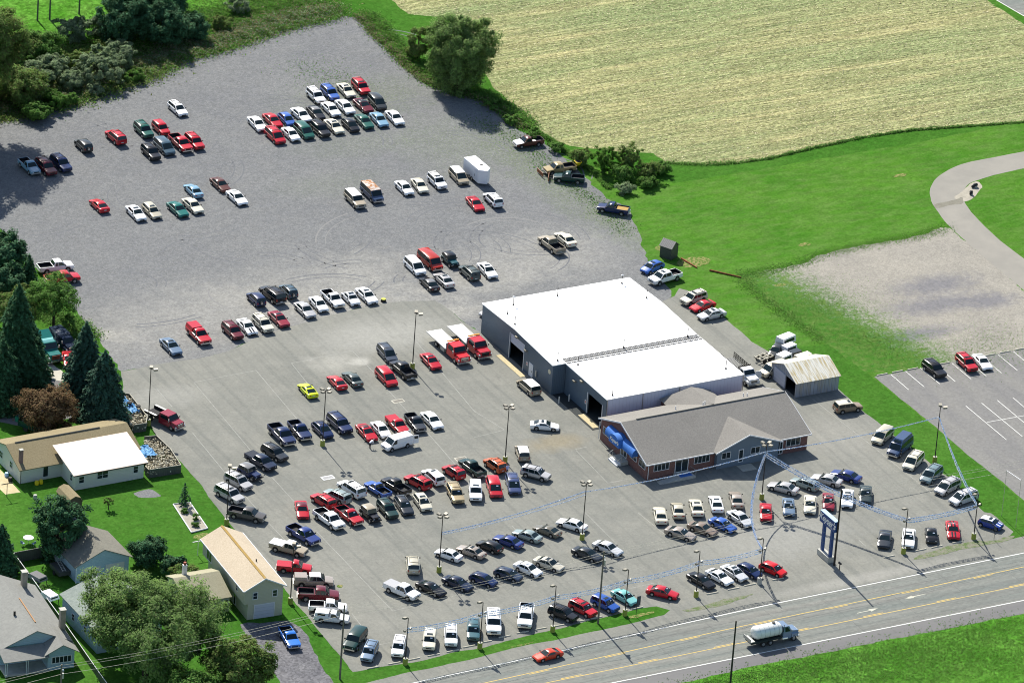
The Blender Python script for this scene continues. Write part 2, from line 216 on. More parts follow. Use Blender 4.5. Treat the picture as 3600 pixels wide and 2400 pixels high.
def smoothpoly(p,step=1.2,amp=.35,seed=0,it=1):
    for _ in range(it):   # Chaikin corner cutting
        q=[]
        for a,b in zip(p,p[1:]+p[:1]): q+=[(a[0]*.8+b[0]*.2,a[1]*.8+b[1]*.2),(a[0]*.2+b[0]*.8,a[1]*.2+b[1]*.8)]
        p=q
    rr=random.Random(seed); q=[]; ph=[(rr.uniform(.25,.6),rr.random()*6.3,.5),(rr.uniform(.9,1.5),rr.random()*6.3,.35),(rr.uniform(2.2,3.4),rr.random()*6.3,.25)]; acc=0
    for a,b in zip(p,p[1:]+p[:1]):
        d=math.hypot(b[0]-a[0],b[1]-a[1]); n=max(1,int(d/step)); nx,ny=(b[1]-a[1])/(d+1e-9),-(b[0]-a[0])/(d+1e-9)
        for i in range(n): t=i/n; w_=acc+d*t; o=min(amp,step*.6)*(sum(c*math.sin(f*w_+g) for f,g,c in ph)+rr.gauss(0,.12)); q.append((a[0]+(b[0]-a[0])*t+nx*o,a[1]+(b[1]-a[1])*t+ny*o))
        acc+=d
    return q
def sheet(name,poly,z,mat):
    from mathutils.geometry import tessellate_polygon
    tr=tessellate_polygon([[Vector((x,y,0)) for x,y in poly]]); me=bpy.data.meshes.new(name); F=[]
    for a,b,c in tr:
        (x0,y0),(x1,y1),(x2,y2)=poly[a],poly[b],poly[c]; ar=(x1-x0)*(y2-y0)-(x2-x0)*(y1-y0)
        if abs(ar)>1e-7: F.append((a,b,c) if ar>0 else (a,c,b))
    me.from_pydata([(x,y,z) for x,y in poly],[],F); me.materials.append(MATS[mat]); o=bpy.data.objects.new(name,me); COL.objects.link(o); o['kind']='structure'; return o
def strip(pts,wd,z,mb=None):
    mb=mb or MB(); n=len(pts)
    for i in range(n-1):
        a=Vector(pts[i]);b=Vector(pts[i+1]); d=(b-a).normalized(); nn=Vector((-d.y,d.x))*wd/2
        mb.poly([(*(a-nn),z),(*(b-nn),z),(*(b+nn),z),(*(a+nn),z)])
    return mb
def ribbon(pts,wd,z,mb):  # continuous ribbon through points
    L=[];Rr=[]
    for i,p in enumerate(pts):
        a=Vector(pts[max(0,i-1)]);b=Vector(pts[min(len(pts)-1,i+1)]); d=(b-a).normalized(); nn=Vector((-d.y,d.x))*wd/2; p=Vector(p); L.append(p+nn);Rr.append(p-nn)
    for i in range(len(pts)-1): mb.poly([(*Rr[i],z),(*Rr[i+1],z),(*L[i+1],z),(*L[i],z)])
def bez(p0,p1,p2,n=16): return [((1-t)**2*p0[0]+2*t*(1-t)*p1[0]+t*t*p2[0],(1-t)**2*p0[1]+2*t*(1-t)*p1[1]+t*t*p2[1]) for t in [i/n for i in range(n+1)]]
# ------------------------------------------------------------ measured layout, metres
POLYS={'gravel_lot':[(33.45,117.85),(33.6,114.15),(32.73,110.08),(32.74,105.34),(32.23,100.44),(31.92,97.19),(31.83,93.13),(32.11,89.33),(33.44,86.46),(36.27,82.32),(37.31,80.48),(37.78,77.57),(38.21,70.71),(38.16,68.39),(38.73,65.13),(39.19,61.39),(39.4,56.35),(39.5,52.43),(39.72,48.49),(39.06,42.98),(38.63,39.34),(39.92,35.25),(38.59,31.47),(37.85,26.64),(36.08,23.92),(34.1,19.29),(32.45,14.42),(32.33,8.7),(31.37,4.97),(28.92,3.93),(9.52,0.24),(-3.06,3.84),(-4.2,9.05),(-3.91,12.15),(-4.54,16.41),(-7.77,17.46),(-13.24,18.53),(-19.14,17.84),(-24.57,17.15),(-29.97,16),(-36.16,14.68),(-42.15,11.92),(-47.85,11.42),(-53.09,11.84),(-60.2,11.58),(-60.25,12.99),(-58.73,19.71),(-58.41,21.94),(-58.06,26.84),(-58.13,32.89),(-57.05,42.77),(-57.09,52.25),(-56.92,57.13),(-56.25,61.87),(-55.48,75.4),(-53.38,90.13),(-45.03,100.31),(-39.24,101.24),(-31.85,100.55),(-28.9,100.74),(-24.08,102.25),(-17.88,105.47),(-13.63,106.13),(-10.02,107.59),(-6.7,108.24),(-2.29,111.3),(5.09,112.01),(9.93,113.67),(14.13,114.81),(19.09,116.64),(27.24,117.75),(31.79,118.63)],
'asphalt_lot':[(-60.07,11.84),(-52.96,12.1),(-47.73,11.68),(-42.02,12.18),(-36.03,14.95),(-29.84,16.27),(-24.43,17.42),(-19.01,18.11),(-13.1,18.8),(-7.63,17.73),(-4.39,16.68),(-3.77,12.42),(-4.06,9.32),(-2.91,4.11),(9.66,0.51),(29.07,4.2),(31.37,4.97),(33.4,7.15),(34.36,5.98),(34.64,0.49),(34.9,-5.26),(34.65,-13.01),(35.39,-16.77),(38.1,-24.72),(38.9,-31.88),(38.83,-34.94),(38.69,-40.26),(38.83,-44.44),(39.41,-62.34),(38.55,-74.02),(39.31,-74.6),(39.36,-77.52),(39.37,-80.83),(38.11,-81.64),(35.37,-82.43),(38.28,-82.56),(51.55,-81.93),(42.42,-96.07),(-20.32,-104.18),(-84.27,-96.99),(-69.43,-85.91),(-62.41,-85.4),(-53.92,-85.44),(-45.75,-84.66),(-37.12,-84.7),(-28.29,-84.51),(-21.01,-84.09),(-19.62,-83.14),(-20.79,-81.45),(-23.19,-81.07),(-29.64,-81.54),(-35.59,-81.93),(-44.56,-82.45),(-50.01,-82.99),(-54.17,-82.69),(-59.57,-83.22),(-65.22,-82.71),(-69.49,-82.48),(-65.9,-33.24),(-64.94,-25.56),(-64.5,-19.19),(-64.05,-8.75),(-63.13,-3.12),(-62.49,3.43),(-62.79,5.37)],
'weed_sliver':[(20.79,-82.89),(21.58,-82.07),(25.69,-81.4),(31.9,-80.95),(35.59,-82.09),(38.86,-81.64),(38.28,-82.56),(34.32,-83.03),(28.68,-82.55),(23.83,-83.22)],
'weed_sliver2':[(-18.41,-83.75),(-15.64,-83.87),(-9.5,-83.11),(-5.93,-83.12),(-6.31,-83.52),(-9.57,-84.45),(-16.09,-84.65)],
'corn_field':[(47.19,132.1),(42.73,121.91),(42.59,115.57),(46.32,112.9),(50.36,109.54),(48.17,100.78),(43.83,90.68),(41.8,83.08),(41.66,77.09),(41.22,71.79),(41.21,63.16),(42.61,59.26),(48.14,55.83),(54.35,52.32),(54.2,48.48),(60.66,45.59),(66.13,44.48),(71.06,44.11),(79.91,45.16),(89.66,45.93),(98.93,45.64),(108.36,43.86),(118.83,41.89),(130.06,39.66),(145.81,64.04),(140.44,76),(140,85.94),(141.4,98.97)],
'far_road':[(141.54,94.91),(141.53,86.97),(142.55,79.34),(144.8,62.48),(159.1,57.38),(161.25,87.97)],
'access_road':[(125.29,32.27),(112.49,31.88),(104.91,31.6),(100.6,31.39),(96.35,29.92),(92.68,27.73),(89.67,24.45),(87.64,20.49),(86.6,16.54),(85.64,12.6),(85.22,7.97),(84.96,2.98),(84.57,-4.76),(84.3,-12.62),(83.71,-24.66),(91.15,-20.6),(90.53,-2.79),(90.43,5.2),(91.45,13.38),(92.67,18.64),(94.45,22.17),(97.38,24.61),(102.2,25.66),(106.88,26.07),(108.91,26.22),(121.34,26.15)],
'boulder_bed':[(91.83,20.6),(94.66,22.18),(97.62,24.6),(99.14,24.71),(98.76,22.43),(97.02,21.32),(94.63,19.14),(92.63,18.57),(91.9,20.05)],
'wet_patch':[(87.49,19.59),(91.28,19.72),(93.67,20.58),(92.3,18.04),(90.51,18.48),(86.96,18.05)],
'gravel_patch':[(85.25,11.72),(79.25,10.18),(71.38,10.54),(66.76,10.22),(63.46,9.93),(59.84,9.76),(56.5,8.16),(49.71,7.68),(44.77,7.86),(43.79,2.79),(44.18,-1.77),(44.48,-9.49),(45,-16.89),(45.69,-22.23),(45.94,-30.18),(73.17,-30.19),(82.29,-29.61),(83.79,-24.53),(84.47,-12.36),(84.74,-4.49),(85.13,3.26),(85.39,8.25)],
'neighbour_lot':[(46.27,-30.15),(73.26,-30.06),(85.08,-30.01),(79.09,-63.4),(46.07,-90.42),(46.07,-72.98),(46.16,-66.71),(46.06,-57.75),(46.16,-49.96),(46.28,-40.39),(46.22,-34.18)],
'driveway':[(-72.57,-65.73),(-71.32,-66.08),(-70.58,-67.98),(-71.02,-71.56),(-72.14,-76.7),(-73.08,-81.6),(-74.43,-89.39),(-81.61,-90.41),(-80.15,-81.68),(-79.97,-77.57),(-79.35,-72.28),(-78.39,-66.27),(-77.96,-64.3)],
'paved_strip':[(-71.57,13.72),(-69.29,11.72),(-70.35,7.92),(-73.03,0.64),(-75.13,0.69),(-80.18,-0.38),(-84.99,4.43),(-84.16,10.13),(-80.95,9.47),(-76.98,10.43),(-73.07,12)],
'concrete_lane':[(-68.99,20.85),(-68.69,18.02),(-68.23,14),(-69.29,11.72),(-71.64,13.56),(-73.23,14.74),(-71.57,17.18),(-70.06,19.31)],
'patio':[(-90.94,-10.24),(-89.99,-10.42),(-90.15,-17.94),(-92.54,-17.74),(-92.45,-15.08)],
'gravel_heap':[(-75.36,-24.16),(-73.9,-23.82),(-72.21,-23.57),(-71.91,-25.48),(-71.62,-26.32),(-73.2,-26.36),(-74.78,-25.68)],
'shed_drive':[(-86.74,-25.43),(-85.73,-25.47),(-85.09,-29.62),(-86.37,-30.89),(-87.83,-29.62)]}
WS=[(-66.4,-82.49),(-63.09,-82.48),(-60.0,-82.42),(-56.92,-82.42),(-53.89,-82.36),(-51.13,-82.03),(-48.35,-81.74),(-45.17,-81.36),(-42.2,-81.21),(-39.32,-81.21),(-36.58,-81.34),(-32.58,-81.36),(-30.42,-81.26),(-23.69,-80.95),(-11.42,-81.02),(-7.94,-80.95),(-5.14,-80.8),(-0.49,-80.77),(18.12,-80.73),(23.49,-80.69),(26.25,-80.69),(29.86,-80.61)]
RW=[(47.74,-30.24),(50.47,-30.21),(53.22,-30.26),(58.78,-30.39),(67.01,-30.41),(69.79,-30.38),(72.64,-30.34),(75.43,-30.32)]
STL=[((49.07,-30.38),(48.94,-35.79)),((51.78,-30.23),(51.69,-35.82)),((54.5,-30.08),(54.47,-35.82)),((57.3,-30.03),(57.14,-35.97)),((59.97,-30.45),(59.88,-36.11)),((62.75,-30.39),(62.63,-36.09)),((65.52,-30.37),(65.4,-36.04)),((68.29,-30.42),(68.2,-36.11)),((71.14,-30.37),(70.93,-36.16)),((54.31,-43.58),(54.12,-55.33)),((57.1,-43.6),(56.98,-55.29)),((59.85,-43.68),(59.63,-55.46)),((62.59,-43.75),(62.2,-55.68)),((54.41,-49.37),(69.56,-49.67))]
LL=[((-51.44,4.78),(-52.44,-7.55)),((-52.44,-7.55),(-53.33,-18.39)),((-51.44,4.78),(-40.95,5.05)),((-61.81,4.88),(-57.52,4.86)),((-57.52,4.86),(-57.98,-1.31)),((-58.81,-10.0),(-59.95,-23.56)),((-59.95,-23.56),(-60.59,-34.5)),((-34.89,5.29),(-24.33,5.8)),((-24.33,5.8),(-24.75,-4.15)),((-34.89,5.29),(-35.7,-1.93)),((-40.95,5.05),(-42.47,-12.47)),((-25.23,-6.85),(-26.04,-16.83)),((-20.45,-26.1),(-15.06,-25.6)),((-13.78,5.18),(-16.44,-18.58)),((-26.2,-21.66),(-27.19,-32.8)),((-54.15,-26.87),(-54.54,-35.03)),((-16.44,-18.58),(-15.06,-25.6)),((-60.88,-38.59),(-61.06,-44.88)),((-55.64,-44.16),(-56.34,-68.99)),((-56.34,-68.99),(-51.94,-68.66)),((-62.06,-67.6),(-62.66,-74.09)),((-62.61,-76.95),(-60.9,-76.95)),((-16.52,-52.82),(-16.96,-62.99)),((-9.31,-55.78),(-8.98,-62.88)),((-10.02,-67.26),(-7.84,-67.22)),((-21.61,-75.43),(-17.78,-75.26)),((-8.24,-34.86),(-5.99,-34.78)),((-8.26,-35.22),(-8.94,-46.02)),((-8.94,-46.02),(-5.64,-46.0)),((33.53,-32.93),(34.4,-65.94)),((16.67,-74.74),(16.68,-76.7)),((32.24,-80.58),(34.9,-80.36)),((-30.9,-44.84),(-25.19,-44.88)),((-28.47,-52.69),(-29.01,-62.2))]
CARS=[
('wagon','white','rack',-11.46,93.06,-89.4,0.985,'white station wagon parked alone above the green and red utility vehicles on the gravel'),
('suv','green','rack',-20.36,87.22,-90.9,0.985,'dark green utility vehicle left of the red one in the small gravel cluster'),
('suvs','red','',-17.41,86.94,-89.9,0.963,'small red utility vehicle at the top of the small cluster, behind the red pickup'),
('pickupx','red','chrome',-16.93,80.69,-89.5,1.018,'bright red pickup with an open bed and chrome bumper on the gravel'),
('suv','red','rack',-14.61,80.39,-90.4,0.978,'red utility vehicle close on the right of the bright red pickup'),
('suv','black','rack',-22.94,79.15,-90.5,0.959,'black utility vehicle with roof bars at the lower left of the small gravel cluster'),
('minivan','steelblue','',-19.98,80.36,-89.8,0.997,'dark steel blue minivan between the black utility vehicle and the red pickup'),
('suv','red','rack',-25.71,86.38,92.3,1.002,'red utility vehicle facing away, alone on the gravel left of the small cluster'),
('suvs','darkgrey','spare',-31.89,85.37,90.5,0.973,'small dark utility vehicle facing away with a white centred spare wheel on its back'),
('pickup','lightblue','',-43.35,81.07,-88.5,0.996,'light blue pickup parked in the tree shadow at the left edge'),
('suv','maroon','rack',-41.06,79.77,-88.1,1.037,'maroon utility vehicle between the light blue pickup and the navy one by the tree shadow'),
('suv','navy','rack',-38.26,80.18,-86.7,1.019,'dark navy utility vehicle right of the maroon one by the tree shadow'),
('sedan','white','',-1.87,83.44,-93.1,0.996,'white sedan at the far left end of the back block, left of the red minivan'),
('sedan','red','',1.07,83.73,-91.1,0.986,'red sedan in the middle row of the back block, between white and blue cars'),
('hatch','blue','',3.42,83.29,-92.5,0.945,'blue hatchback behind the green minivan in the back block'),
('sedan','white','',6.41,84.06,-89.4,1.013,'white sedan between the blue hatchback and the black car with a bleached roof'),
('sedan','black','roofgrey',9.05,83.99,-93.1,0.963,'black sedan with a bleached grey roof in the back block'),
('sedan','white','',12.03,84.38,-92.2,0.99,'white sedan just right of the black sedan with the bleached roof'),
('sedan','white','',14.65,84.44,-91.7,0.999,'white boxy sedan just left of the maroon car with the black top'),
('coupe','maroon','roofblack',17.7,83.91,-90,1.006,'maroon coupe with a black soft top in the back block'),
('minivan','darkgrey','',20.38,84.15,-94.8,0.943,'dark grey minivan at the right end, behind the light blue sedan of the back block'),
('suv','red','rack,sunroof',20.52,90.3,-93.9,0.979,'red utility vehicle topmost of the whole back block'),
('sedan','cream','sunroof',17.78,90.22,-93.4,0.989,'cream sedan with a sunroof directly left of the topmost red utility vehicle'),
('suv','blue','rack',14.66,89.98,-92.1,0.95,'dark blue utility vehicle with shiny roof rails in the topmost row of the back block'),
('suv','white','lowtan,rack',11.94,89.69,-91.3,0.969,'white over tan utility vehicle at the left end of the topmost row'),
('minivan','red','rack',-1.31,78.05,-90.5,0.974,'red minivan at the lower left corner of the back block'),
('sedans','white','',1.48,77.97,-91.3,0.985,'small white sedan between the red minivan and the green minivan'),
('minivan','green','',3.95,78.14,-90.9,0.965,'green minivan in the front row of the back block'),
('suv','black','rack,lowtan',6.66,77.72,-90.3,0.984,'black utility vehicle with tan lower trim in the front row of the back block'),
('sedan','cream','sunroof',9.46,78.21,-91.2,0.999,'champagne sedan with a sunroof in the front row of the back block'),
('hatch','black','',12.15,77.69,-91.2,0.954,'black hatchback between the champagne sedan and the green sedan in the front row'),
('sedan','green','',14.95,78.3,-92.7,0.982,'green sedan third from the right in the front row of the back block'),
('sedan','lightblue','',17.6,78.13,-94.5,0.981,'light blue sedan second from the right in the front row of the back block'),
('sedan','white','',20.36,77.91,-94.3,0.988,'white sedan at the right end of the front row of the back block'),
('minivan','tan','roofsunlit',19.53,54.14,-94.9,0.962,'tan minivan with a sunlit pale roof close beside the white box trailer'),
('pickup','brown','hoodwhite,tyre',36.4,61.87,176.8,0.979,'worn brown pickup with a pale hood and a tyre in its bed'),
('pickupx','gold','plow',36.25,51.14,176.7,0.958,'tan pickup with a snow plow and a yellow spreader on its tailgate'),
('pickup','darkgreen','plow',36.05,47.54,146.8,0.973,'dark green pickup with a snow plow beside the tan one'),
('pickup','navy','plywood,chrome',37.11,34.87,137.9,1,'dark pickup with a plywood sheet in its bed at the lawn edge'),
('hatch','blue','sunroof',32.47,14.12,-161.5,0.974,'bright blue hatchback beside the old weathered shed'),
('pickupc','white','sunroof',32.45,10.1,-169.9,0.993,'white crew cab pickup with a sunroof beside the blue hatchback'),
('suv','cream','rack,sunroof,lowtan',32.98,2.03,-167.4,0.981,'beige utility vehicle with a sunroof behind the workshop, above the red coupe'),
('coupe','red','',33.15,-0.49,-168.5,0.954,'red coupe between the beige utility vehicle and the silver sedan behind the workshop'),
('sedan','palesilver','sunroof',32.93,-3.67,-176,0.97,'pale silver sedan with a sunroof, lowest of three behind the workshop'),
('pickupx','tan','tailopen',21.36,26.62,93.2,1.014,'tan pickup facing away with its tailgate open'),
('sedan','cream','',24.56,27.89,90.3,1.01,'cream sedan facing away close behind the pickup with the open tailgate'),
('coupe','red','',-38.94,64.46,90,0.984,'red coupe facing away, alone at the left of the gravel lot'),
('sedan','white','sunroof',-34.78,59.83,-91.2,0.999,'white sedan with a sunroof beside the champagne wagon'),
('wagon','champagne','sunroof',-32.13,59.59,-91.5,0.973,'champagne station wagon with a large sunroof right of a white sedan'),
('sedan','teal','',-28.03,58.77,-88.5,1.003,'teal green sedan left of the cream sedan on the gravel'),
('sedan','cream','',-25.22,59.16,-88.8,1.014,'cream sedan right of the teal green sedan'),
('sedan','lightblue','',-22.66,64.22,88,0.952,'light blue boxy sedan facing away behind the cream sedan'),
('sedan','brown','',-17.68,64.72,-89.8,0.969,'brown maroon sedan nose to tail behind a white coupe'),
('coupe','white','',-17.32,59.45,-89,1.025,'white coupe in front of the brown maroon sedan'),
('pickupx','white','',-54.86,46.51,-5.3,1.006,'white extended cab pickup by the trees at the left gravel edge'),
('pickupx','red','lowsilver,chrome',-55.59,42.47,-5.8,1.001,'red over silver pickup half under the leafy tree at the left edge'),
('sedan','bluegrey','sunroof',-49.97,15.74,-90.5,1.019,'blue grey sedan parked alone near the corner of the paved lot'),
('pickup','red','cap,chrome',-44.47,17.55,-90.2,1.08,'red pickup with a matching red cap on the gravel'),
('suv','maroon','rack',-39.1,16.86,-89.1,0.98,'maroon utility vehicle left of the white coupe with black hood stripes'),
('coupe','white','hoodstripe',-36.2,17.72,-92.2,1.016,'white coupe with black hood stripes'),
('suv','cream','rack',-33.67,17.48,-90.1,0.993,'cream utility vehicle between the striped white coupe and the maroon sedan'),
('sedan','maroonred','sunroof',-30.5,18.35,-90.3,0.986,'maroon red sedan with a sunroof right of the cream utility vehicle'),
('sedan','silver','',-25.34,19.77,-90.4,1.004,'silver sedan at the left end of the white row by the pavement edge'),
('sedans','white','',-22.48,20.8,-93.5,1.003,'small white sedan left of the white pickup by the pavement edge'),
('pickup','white','chrome',-19.72,21.5,-90.3,1.022,'white pickup with a black bed in the white row by the pavement edge'),
('beetle','white','sunroof',-16.92,20.9,-91.9,0.986,'white rounded beetle shaped car with a sunroof'),
('sedan','white','sunroof',-14.21,20.83,-90,1.022,'white sedan with a sunroof at the right end of the white row'),
('suvs','navy','spare',-30.75,25.63,89.4,0.97,'small navy utility vehicle with a spare wheel, facing away, left of the big black one'),
('bigsuv','black','rack',-27.78,25.98,94.6,1.014,'big black utility vehicle facing away between two smaller ones with spare wheels'),
('suvs','steelblue','spare,rack',-24.86,26.37,88.5,0.96,'small steel blue utility vehicle with a pale spare wheel cover, facing away'),
('bigsuv','tan','roofsunlit',-0.18,52.06,-93.2,0.962,'big tan utility vehicle with a sunlit pale roof left of the rusty van'),
('van','vanblue','rusty',3.38,53.15,-91.7,0.963,'old blue van with a rusty roof'),
('sedans','white','',9.36,53.5,-92.2,0.995,'small white sedan left of the cream sedan in the short gravel row'),
('sedan','cream','',12.11,53.45,-98.3,0.954,'cream sedan left of the big white utility vehicle in the short gravel row'),
('suv','white','sunroof,rack',15.32,53.61,-91.9,0.959,'white utility vehicle with a sunroof left of the tan minivan'),
('coupe','red','',17.29,44.34,-96.2,0.983,'red coupe beside the white utility vehicle that faces away'),
('suv','white','lowgrey,rack',20.56,44.49,86.4,0.969,'white utility vehicle facing away beside the red coupe'),
('minivan','white','',-2.48,27.26,-91.6,0.986,'white minivan beside the orange red van'),
('van','orangered','',0.51,27.89,-88.6,0.978,'long orange red passenger van'),
('jeep','darkteal','',3.77,27.21,-90.8,0.964,'dark teal open style jeep with a black soft top'),
('sedan','black','roofgrey',-3.12,21.2,87.8,0.949,'black sedan facing away in front of the white minivan'),
('sedan','silver','sunroof',-0.36,21.61,88.8,0.981,'silver sedan facing away with a sunroof beside the black sedan'),
('suv','greygreen','rack,sunroof',4.48,22.31,89.6,0.984,'grey green utility vehicle facing away beside a white sedan'),
('sedan','white','sunroof',7.6,22.22,-94.1,0.99,'white sedan with a sunroof right of the grey green utility vehicle'),
('sedan','silver','',1.51,9.14,190.8,0.931,'silver car mostly hidden behind the far corner of the workshop'),
('minivan','slate','rack',-20.48,1.89,-94.7,0.949,'slate blue minivan with a roof rack behind the red minivan on the pavement'),
('minivan','red','',-24.25,-5.15,-92.3,0.982,'red minivan beside the black pickup that faces away'),
('pickupx','black','',-20.79,-3.94,92.1,1.002,'black pickup facing away with an open bed at the base of a light pole'),
('sedan','red','sunroof',-15.39,-2.6,-93.2,0.983,'red sedan with a sunroof beside the first flatbed tow truck'),
('coupe','yellow','sunroof',-37.14,-4.55,86.5,0.967,'bright yellow green coupe facing away'),
('coupe','red','',-31.83,-3.72,87,0.967,'red coupe facing away left of the dark grey green sedan'),
('sedan','greygreen','',-29.16,-3.57,87.9,0.956,'dark grey green sedan facing away right of the red coupe'),
('pickupx','navy','chrome',-47.48,-16.5,-90.8,1.08,'navy pickup with roof lights shine at the left of the paved row'),
('pickup','navy','chrome',-44.33,-16.09,-93.1,1.047,'navy pickup with a short cab, second in the paved row'),
('hatch','navy','rack',-41.04,-17.04,-90.1,1.025,'small navy retro wagon under a light pole'),
('bigsuv','navy','rack',-37.89,-16.4,-87.9,0.978,'large navy utility vehicle right of the small navy retro wagon'),
('coupe','red','sunroof',-35.23,-20.01,-92.7,1.019,'red coupe with a sunroof, a person bending by its nose'),
('sedans','white','',-32.85,-19.95,-93.3,1.002,'white sedan between the red coupe and the red pickup'),
('pickup','red','tonneaured',-29.99,-19.65,-91.6,0.99,'red pickup with a red bed cover partly behind the white cargo van'),
('pickup','darkslate','',-27.1,-19.9,-95.4,0.983,'dark slate pickup left of the white sedan at the row end'),
('sedan','white','',-24.35,-20,-92.1,1.024,'white sedan at the right end of the paved row, beside the dark slate pickup'),
('cargovan','white','doors',-32.79,-24.92,-171.4,0.951,'white cargo van with its rear doors open'),
('suv','darkslate','rack',-51.03,-21.29,-75.3,0.977,'dark slate utility vehicle with bright headlamps below the navy pickup'),
('pickupc','darknavy','tonneaublack',-54.11,-22.88,-75.3,0.942,'dark navy crew cab pickup with a black bed cover in the curved row'),
('jeep','navy','',-57.19,-25.55,-72,1.023,'navy jeep with a grey soft top in the curved row'),
('suv','silver','sunroof,rack',-59.99,-27.52,-73.3,1.005,'silver utility vehicle with a sunroof beside the navy jeep'),
('bigsuv','silver','sunroof,rack',-62.94,-30.53,-73.5,0.939,'large silver utility vehicle at the left end of the curved row'),
('pickupx','greybrown','',-63.31,-36.91,-46.5,0.99,'grey brown pickup with an open bed beside the tan garage house'),
('sedan','red','roofdark',-55.16,-38.3,-111,0.988,'red sedan seen head on left of the red and silver utility vehicles'),
('suv','red','rack',-51.08,-37.1,102.2,0.938,'red utility vehicle at the left end of the row facing away'),
('suv','silvergreen','rack,lowgrey',-48.53,-36.58,108.7,0.969,'grey green utility vehicle second in the row facing away'),
('bigsuv','white','sunroof,rack',-45.62,-35.37,100.8,0.949,'large white utility vehicle with a sunroof third in the row facing away'),
('pickup','blue','',-42.03,-36.73,101,0.93,'blue pickup facing away left of the black pickup'),
('pickupx','black','',-39.08,-36.81,102.4,0.93,'black pickup facing away right of the blue pickup'),
('suv','red','sunroof,rack',-35.54,-36.84,106.4,0.966,'red utility vehicle with a sunroof facing away right of the black pickup'),
('suv','white','sunroof,lowgrey',-32.73,-36.27,92.7,0.958,'white over grey utility vehicle with a sunroof facing away'),
('suvs','red','sunroof,rack',-29.15,-35.93,99.5,0.968,'small red utility vehicle facing away left of the green pickup'),
('pickupx','darkgreen','',-25.96,-35.72,96.3,0.93,'dark green pickup facing away left of the orange crossover'),
('suvs','orange','rack',-22.42,-36.16,97.2,0.992,'orange crossover at the right end of the row facing away'),
('suv','tangold','sticker,rack',-32.19,-42.15,-104.3,1.007,'tan utility vehicle facing the camera left of the white one with a sunroof'),
('suv','white','sunroof',-29.09,-42.54,-116.1,1.013,'white utility vehicle with a sunroof seen head on'),
('minivan','red','sticker',-25.93,-42.43,-109.7,0.988,'red minivan seen head on right of the white utility vehicle'),
('minivan','slateblue','sticker,rack',-22.85,-42.52,-111,0.956,'slate blue minivan seen head on, a person standing behind it'),
('hatch','cream','sticker,sunroof',-37.8,-42.53,-98.1,1.021,'cream crossover hatchback left of the tan utility vehicle'),
('wagon','darkslate','sticker,rack',-40.8,-42.55,-99.7,1.003,'dark slate wagon left of the cream crossover hatchback'),
('suv','darkgreen','sunroof,rack',-43.64,-42.88,-93.5,0.972,'dark green utility vehicle right of the tan topped jeep'),
('jeep','black','toptan',-46.63,-43.3,-87.1,1,'black jeep with a tan soft top'),
('pickup','red','chrome,sticker',-49.67,-42.52,-82,1.006,'red pickup between the white pickup and the tan topped jeep'),
('pickupx','white','',-52.91,-42.51,-80.8,1.023,'white extended cab pickup left of the red pickup'),
('minivan','tan','roofsunlit',-5.57,-15.46,91.1,0.978,'tan minivan with a sunlit pale roof parked by the workshop wall'),
('coupe','white','sunroof',-9.35,-27.43,-30.6,0.951,'white sporty coupe crossing the open pavement left of the showroom'),
('suvs','tan','roofsunlit',-16.83,-34.22,70.4,1.008,'tan utility vehicle facing away above the silver one near the light pole'),
('suv','silver','rack,lowgrey,sticker',-18.09,-40.73,-52.1,0.949,'silver boxy utility vehicle beside the tan one facing away'),
('sedan','cream','',-7.27,-58.52,66.2,0.995,'cream sedan at the left end of the short row in front of the showroom'),
('sedans','champagne','',-4.08,-58.1,65.8,1.009,'champagne sedan second from left in the short row in front of the showroom'),
('sedan','cream','sunroof',-1.09,-58.29,67.1,0.996,'cream sedan with a sunroof, third from left in the short showroom row'),
('sedan','white','sunroof',2.18,-58.33,67.1,0.992,'white sedan with a sunroof, fourth from left in the short showroom row'),
('sedan','tansilver','',5.62,-58.27,66.6,0.992,'tan silver sedan at the right end of the short showroom row'),
('sedan','palesilver','',3.21,-63.62,-81.6,0.98,'pale silver sedan at the right end of the row below the short showroom row'),
('suv','bronze','sunroof,rooftan',36.42,-38.62,-4.6,0.948,'bronze utility vehicle beside the rusty roofed barn'),
('minivan','champagne','',36.46,-48.63,-146.5,0.968,'champagne minivan topmost in the right hand row by the grass'),
('van','vanblue','highroof,lowsilver,chrome',36.86,-52.93,-147.4,0.997,'blue high roofed conversion van in the right hand row'),
('minivan','cream','rack',36.45,-57.41,-144,0.969,'cream minivan just below the blue conversion van'),
('minivan','greyblue','rack',36.73,-62.07,-148.3,0.96,'grey blue minivan fourth in the right hand row'),
('minivan','silver','rack',36.94,-66.25,-158,0.962,'silver minivan fifth in the right hand row'),
('minivan','palesilver','rack,sticker',37.36,-70.05,-167.8,0.968,'pale minivan lowest in the right hand row by the pole'),
('suv','black','rack',55.5,-32.41,-86.9,0.986,'black utility vehicle alone in the neighbouring marked lot'),
('suv','red','rack,sunroof,bullbar',61.31,-32.38,-93,0.984,'red utility vehicle with a roof basket in the neighbouring marked lot'),
('coupe','white','',63.97,-32.66,-98.2,0.986,'white coupe beside the red utility vehicle in the neighbouring marked lot'),
('sedan','silver','',14,-57.55,126.8,0.983,'silver sedan at the left of the row of four facing left'),
('wagon','silvergreen','rack',17.69,-57.58,118.4,0.963,'silver green wagon second of the four facing left'),
('sedan','silver','',21.34,-57.71,128.3,0.978,'silver sedan third of the four facing left, beside the navy one'),
('sedan','navyblue','',24.69,-57.63,123.3,0.977,'navy blue sedan at the right of the four facing left'),
('sedan','darkgreengrey','sticker',24.33,-63.8,-122.1,1.005,'dark grey green sedan at the right end of the head on row'),
('sedan','white','sunroof,sticker',21.16,-63.9,-122.9,1.015,'white sedan with a sunroof second from right of the head on row'),
('sedans','maroonred','sunroof,sticker',17.99,-63.81,-120,1.012,'maroon red sedan in the head on row behind the blue sign'),
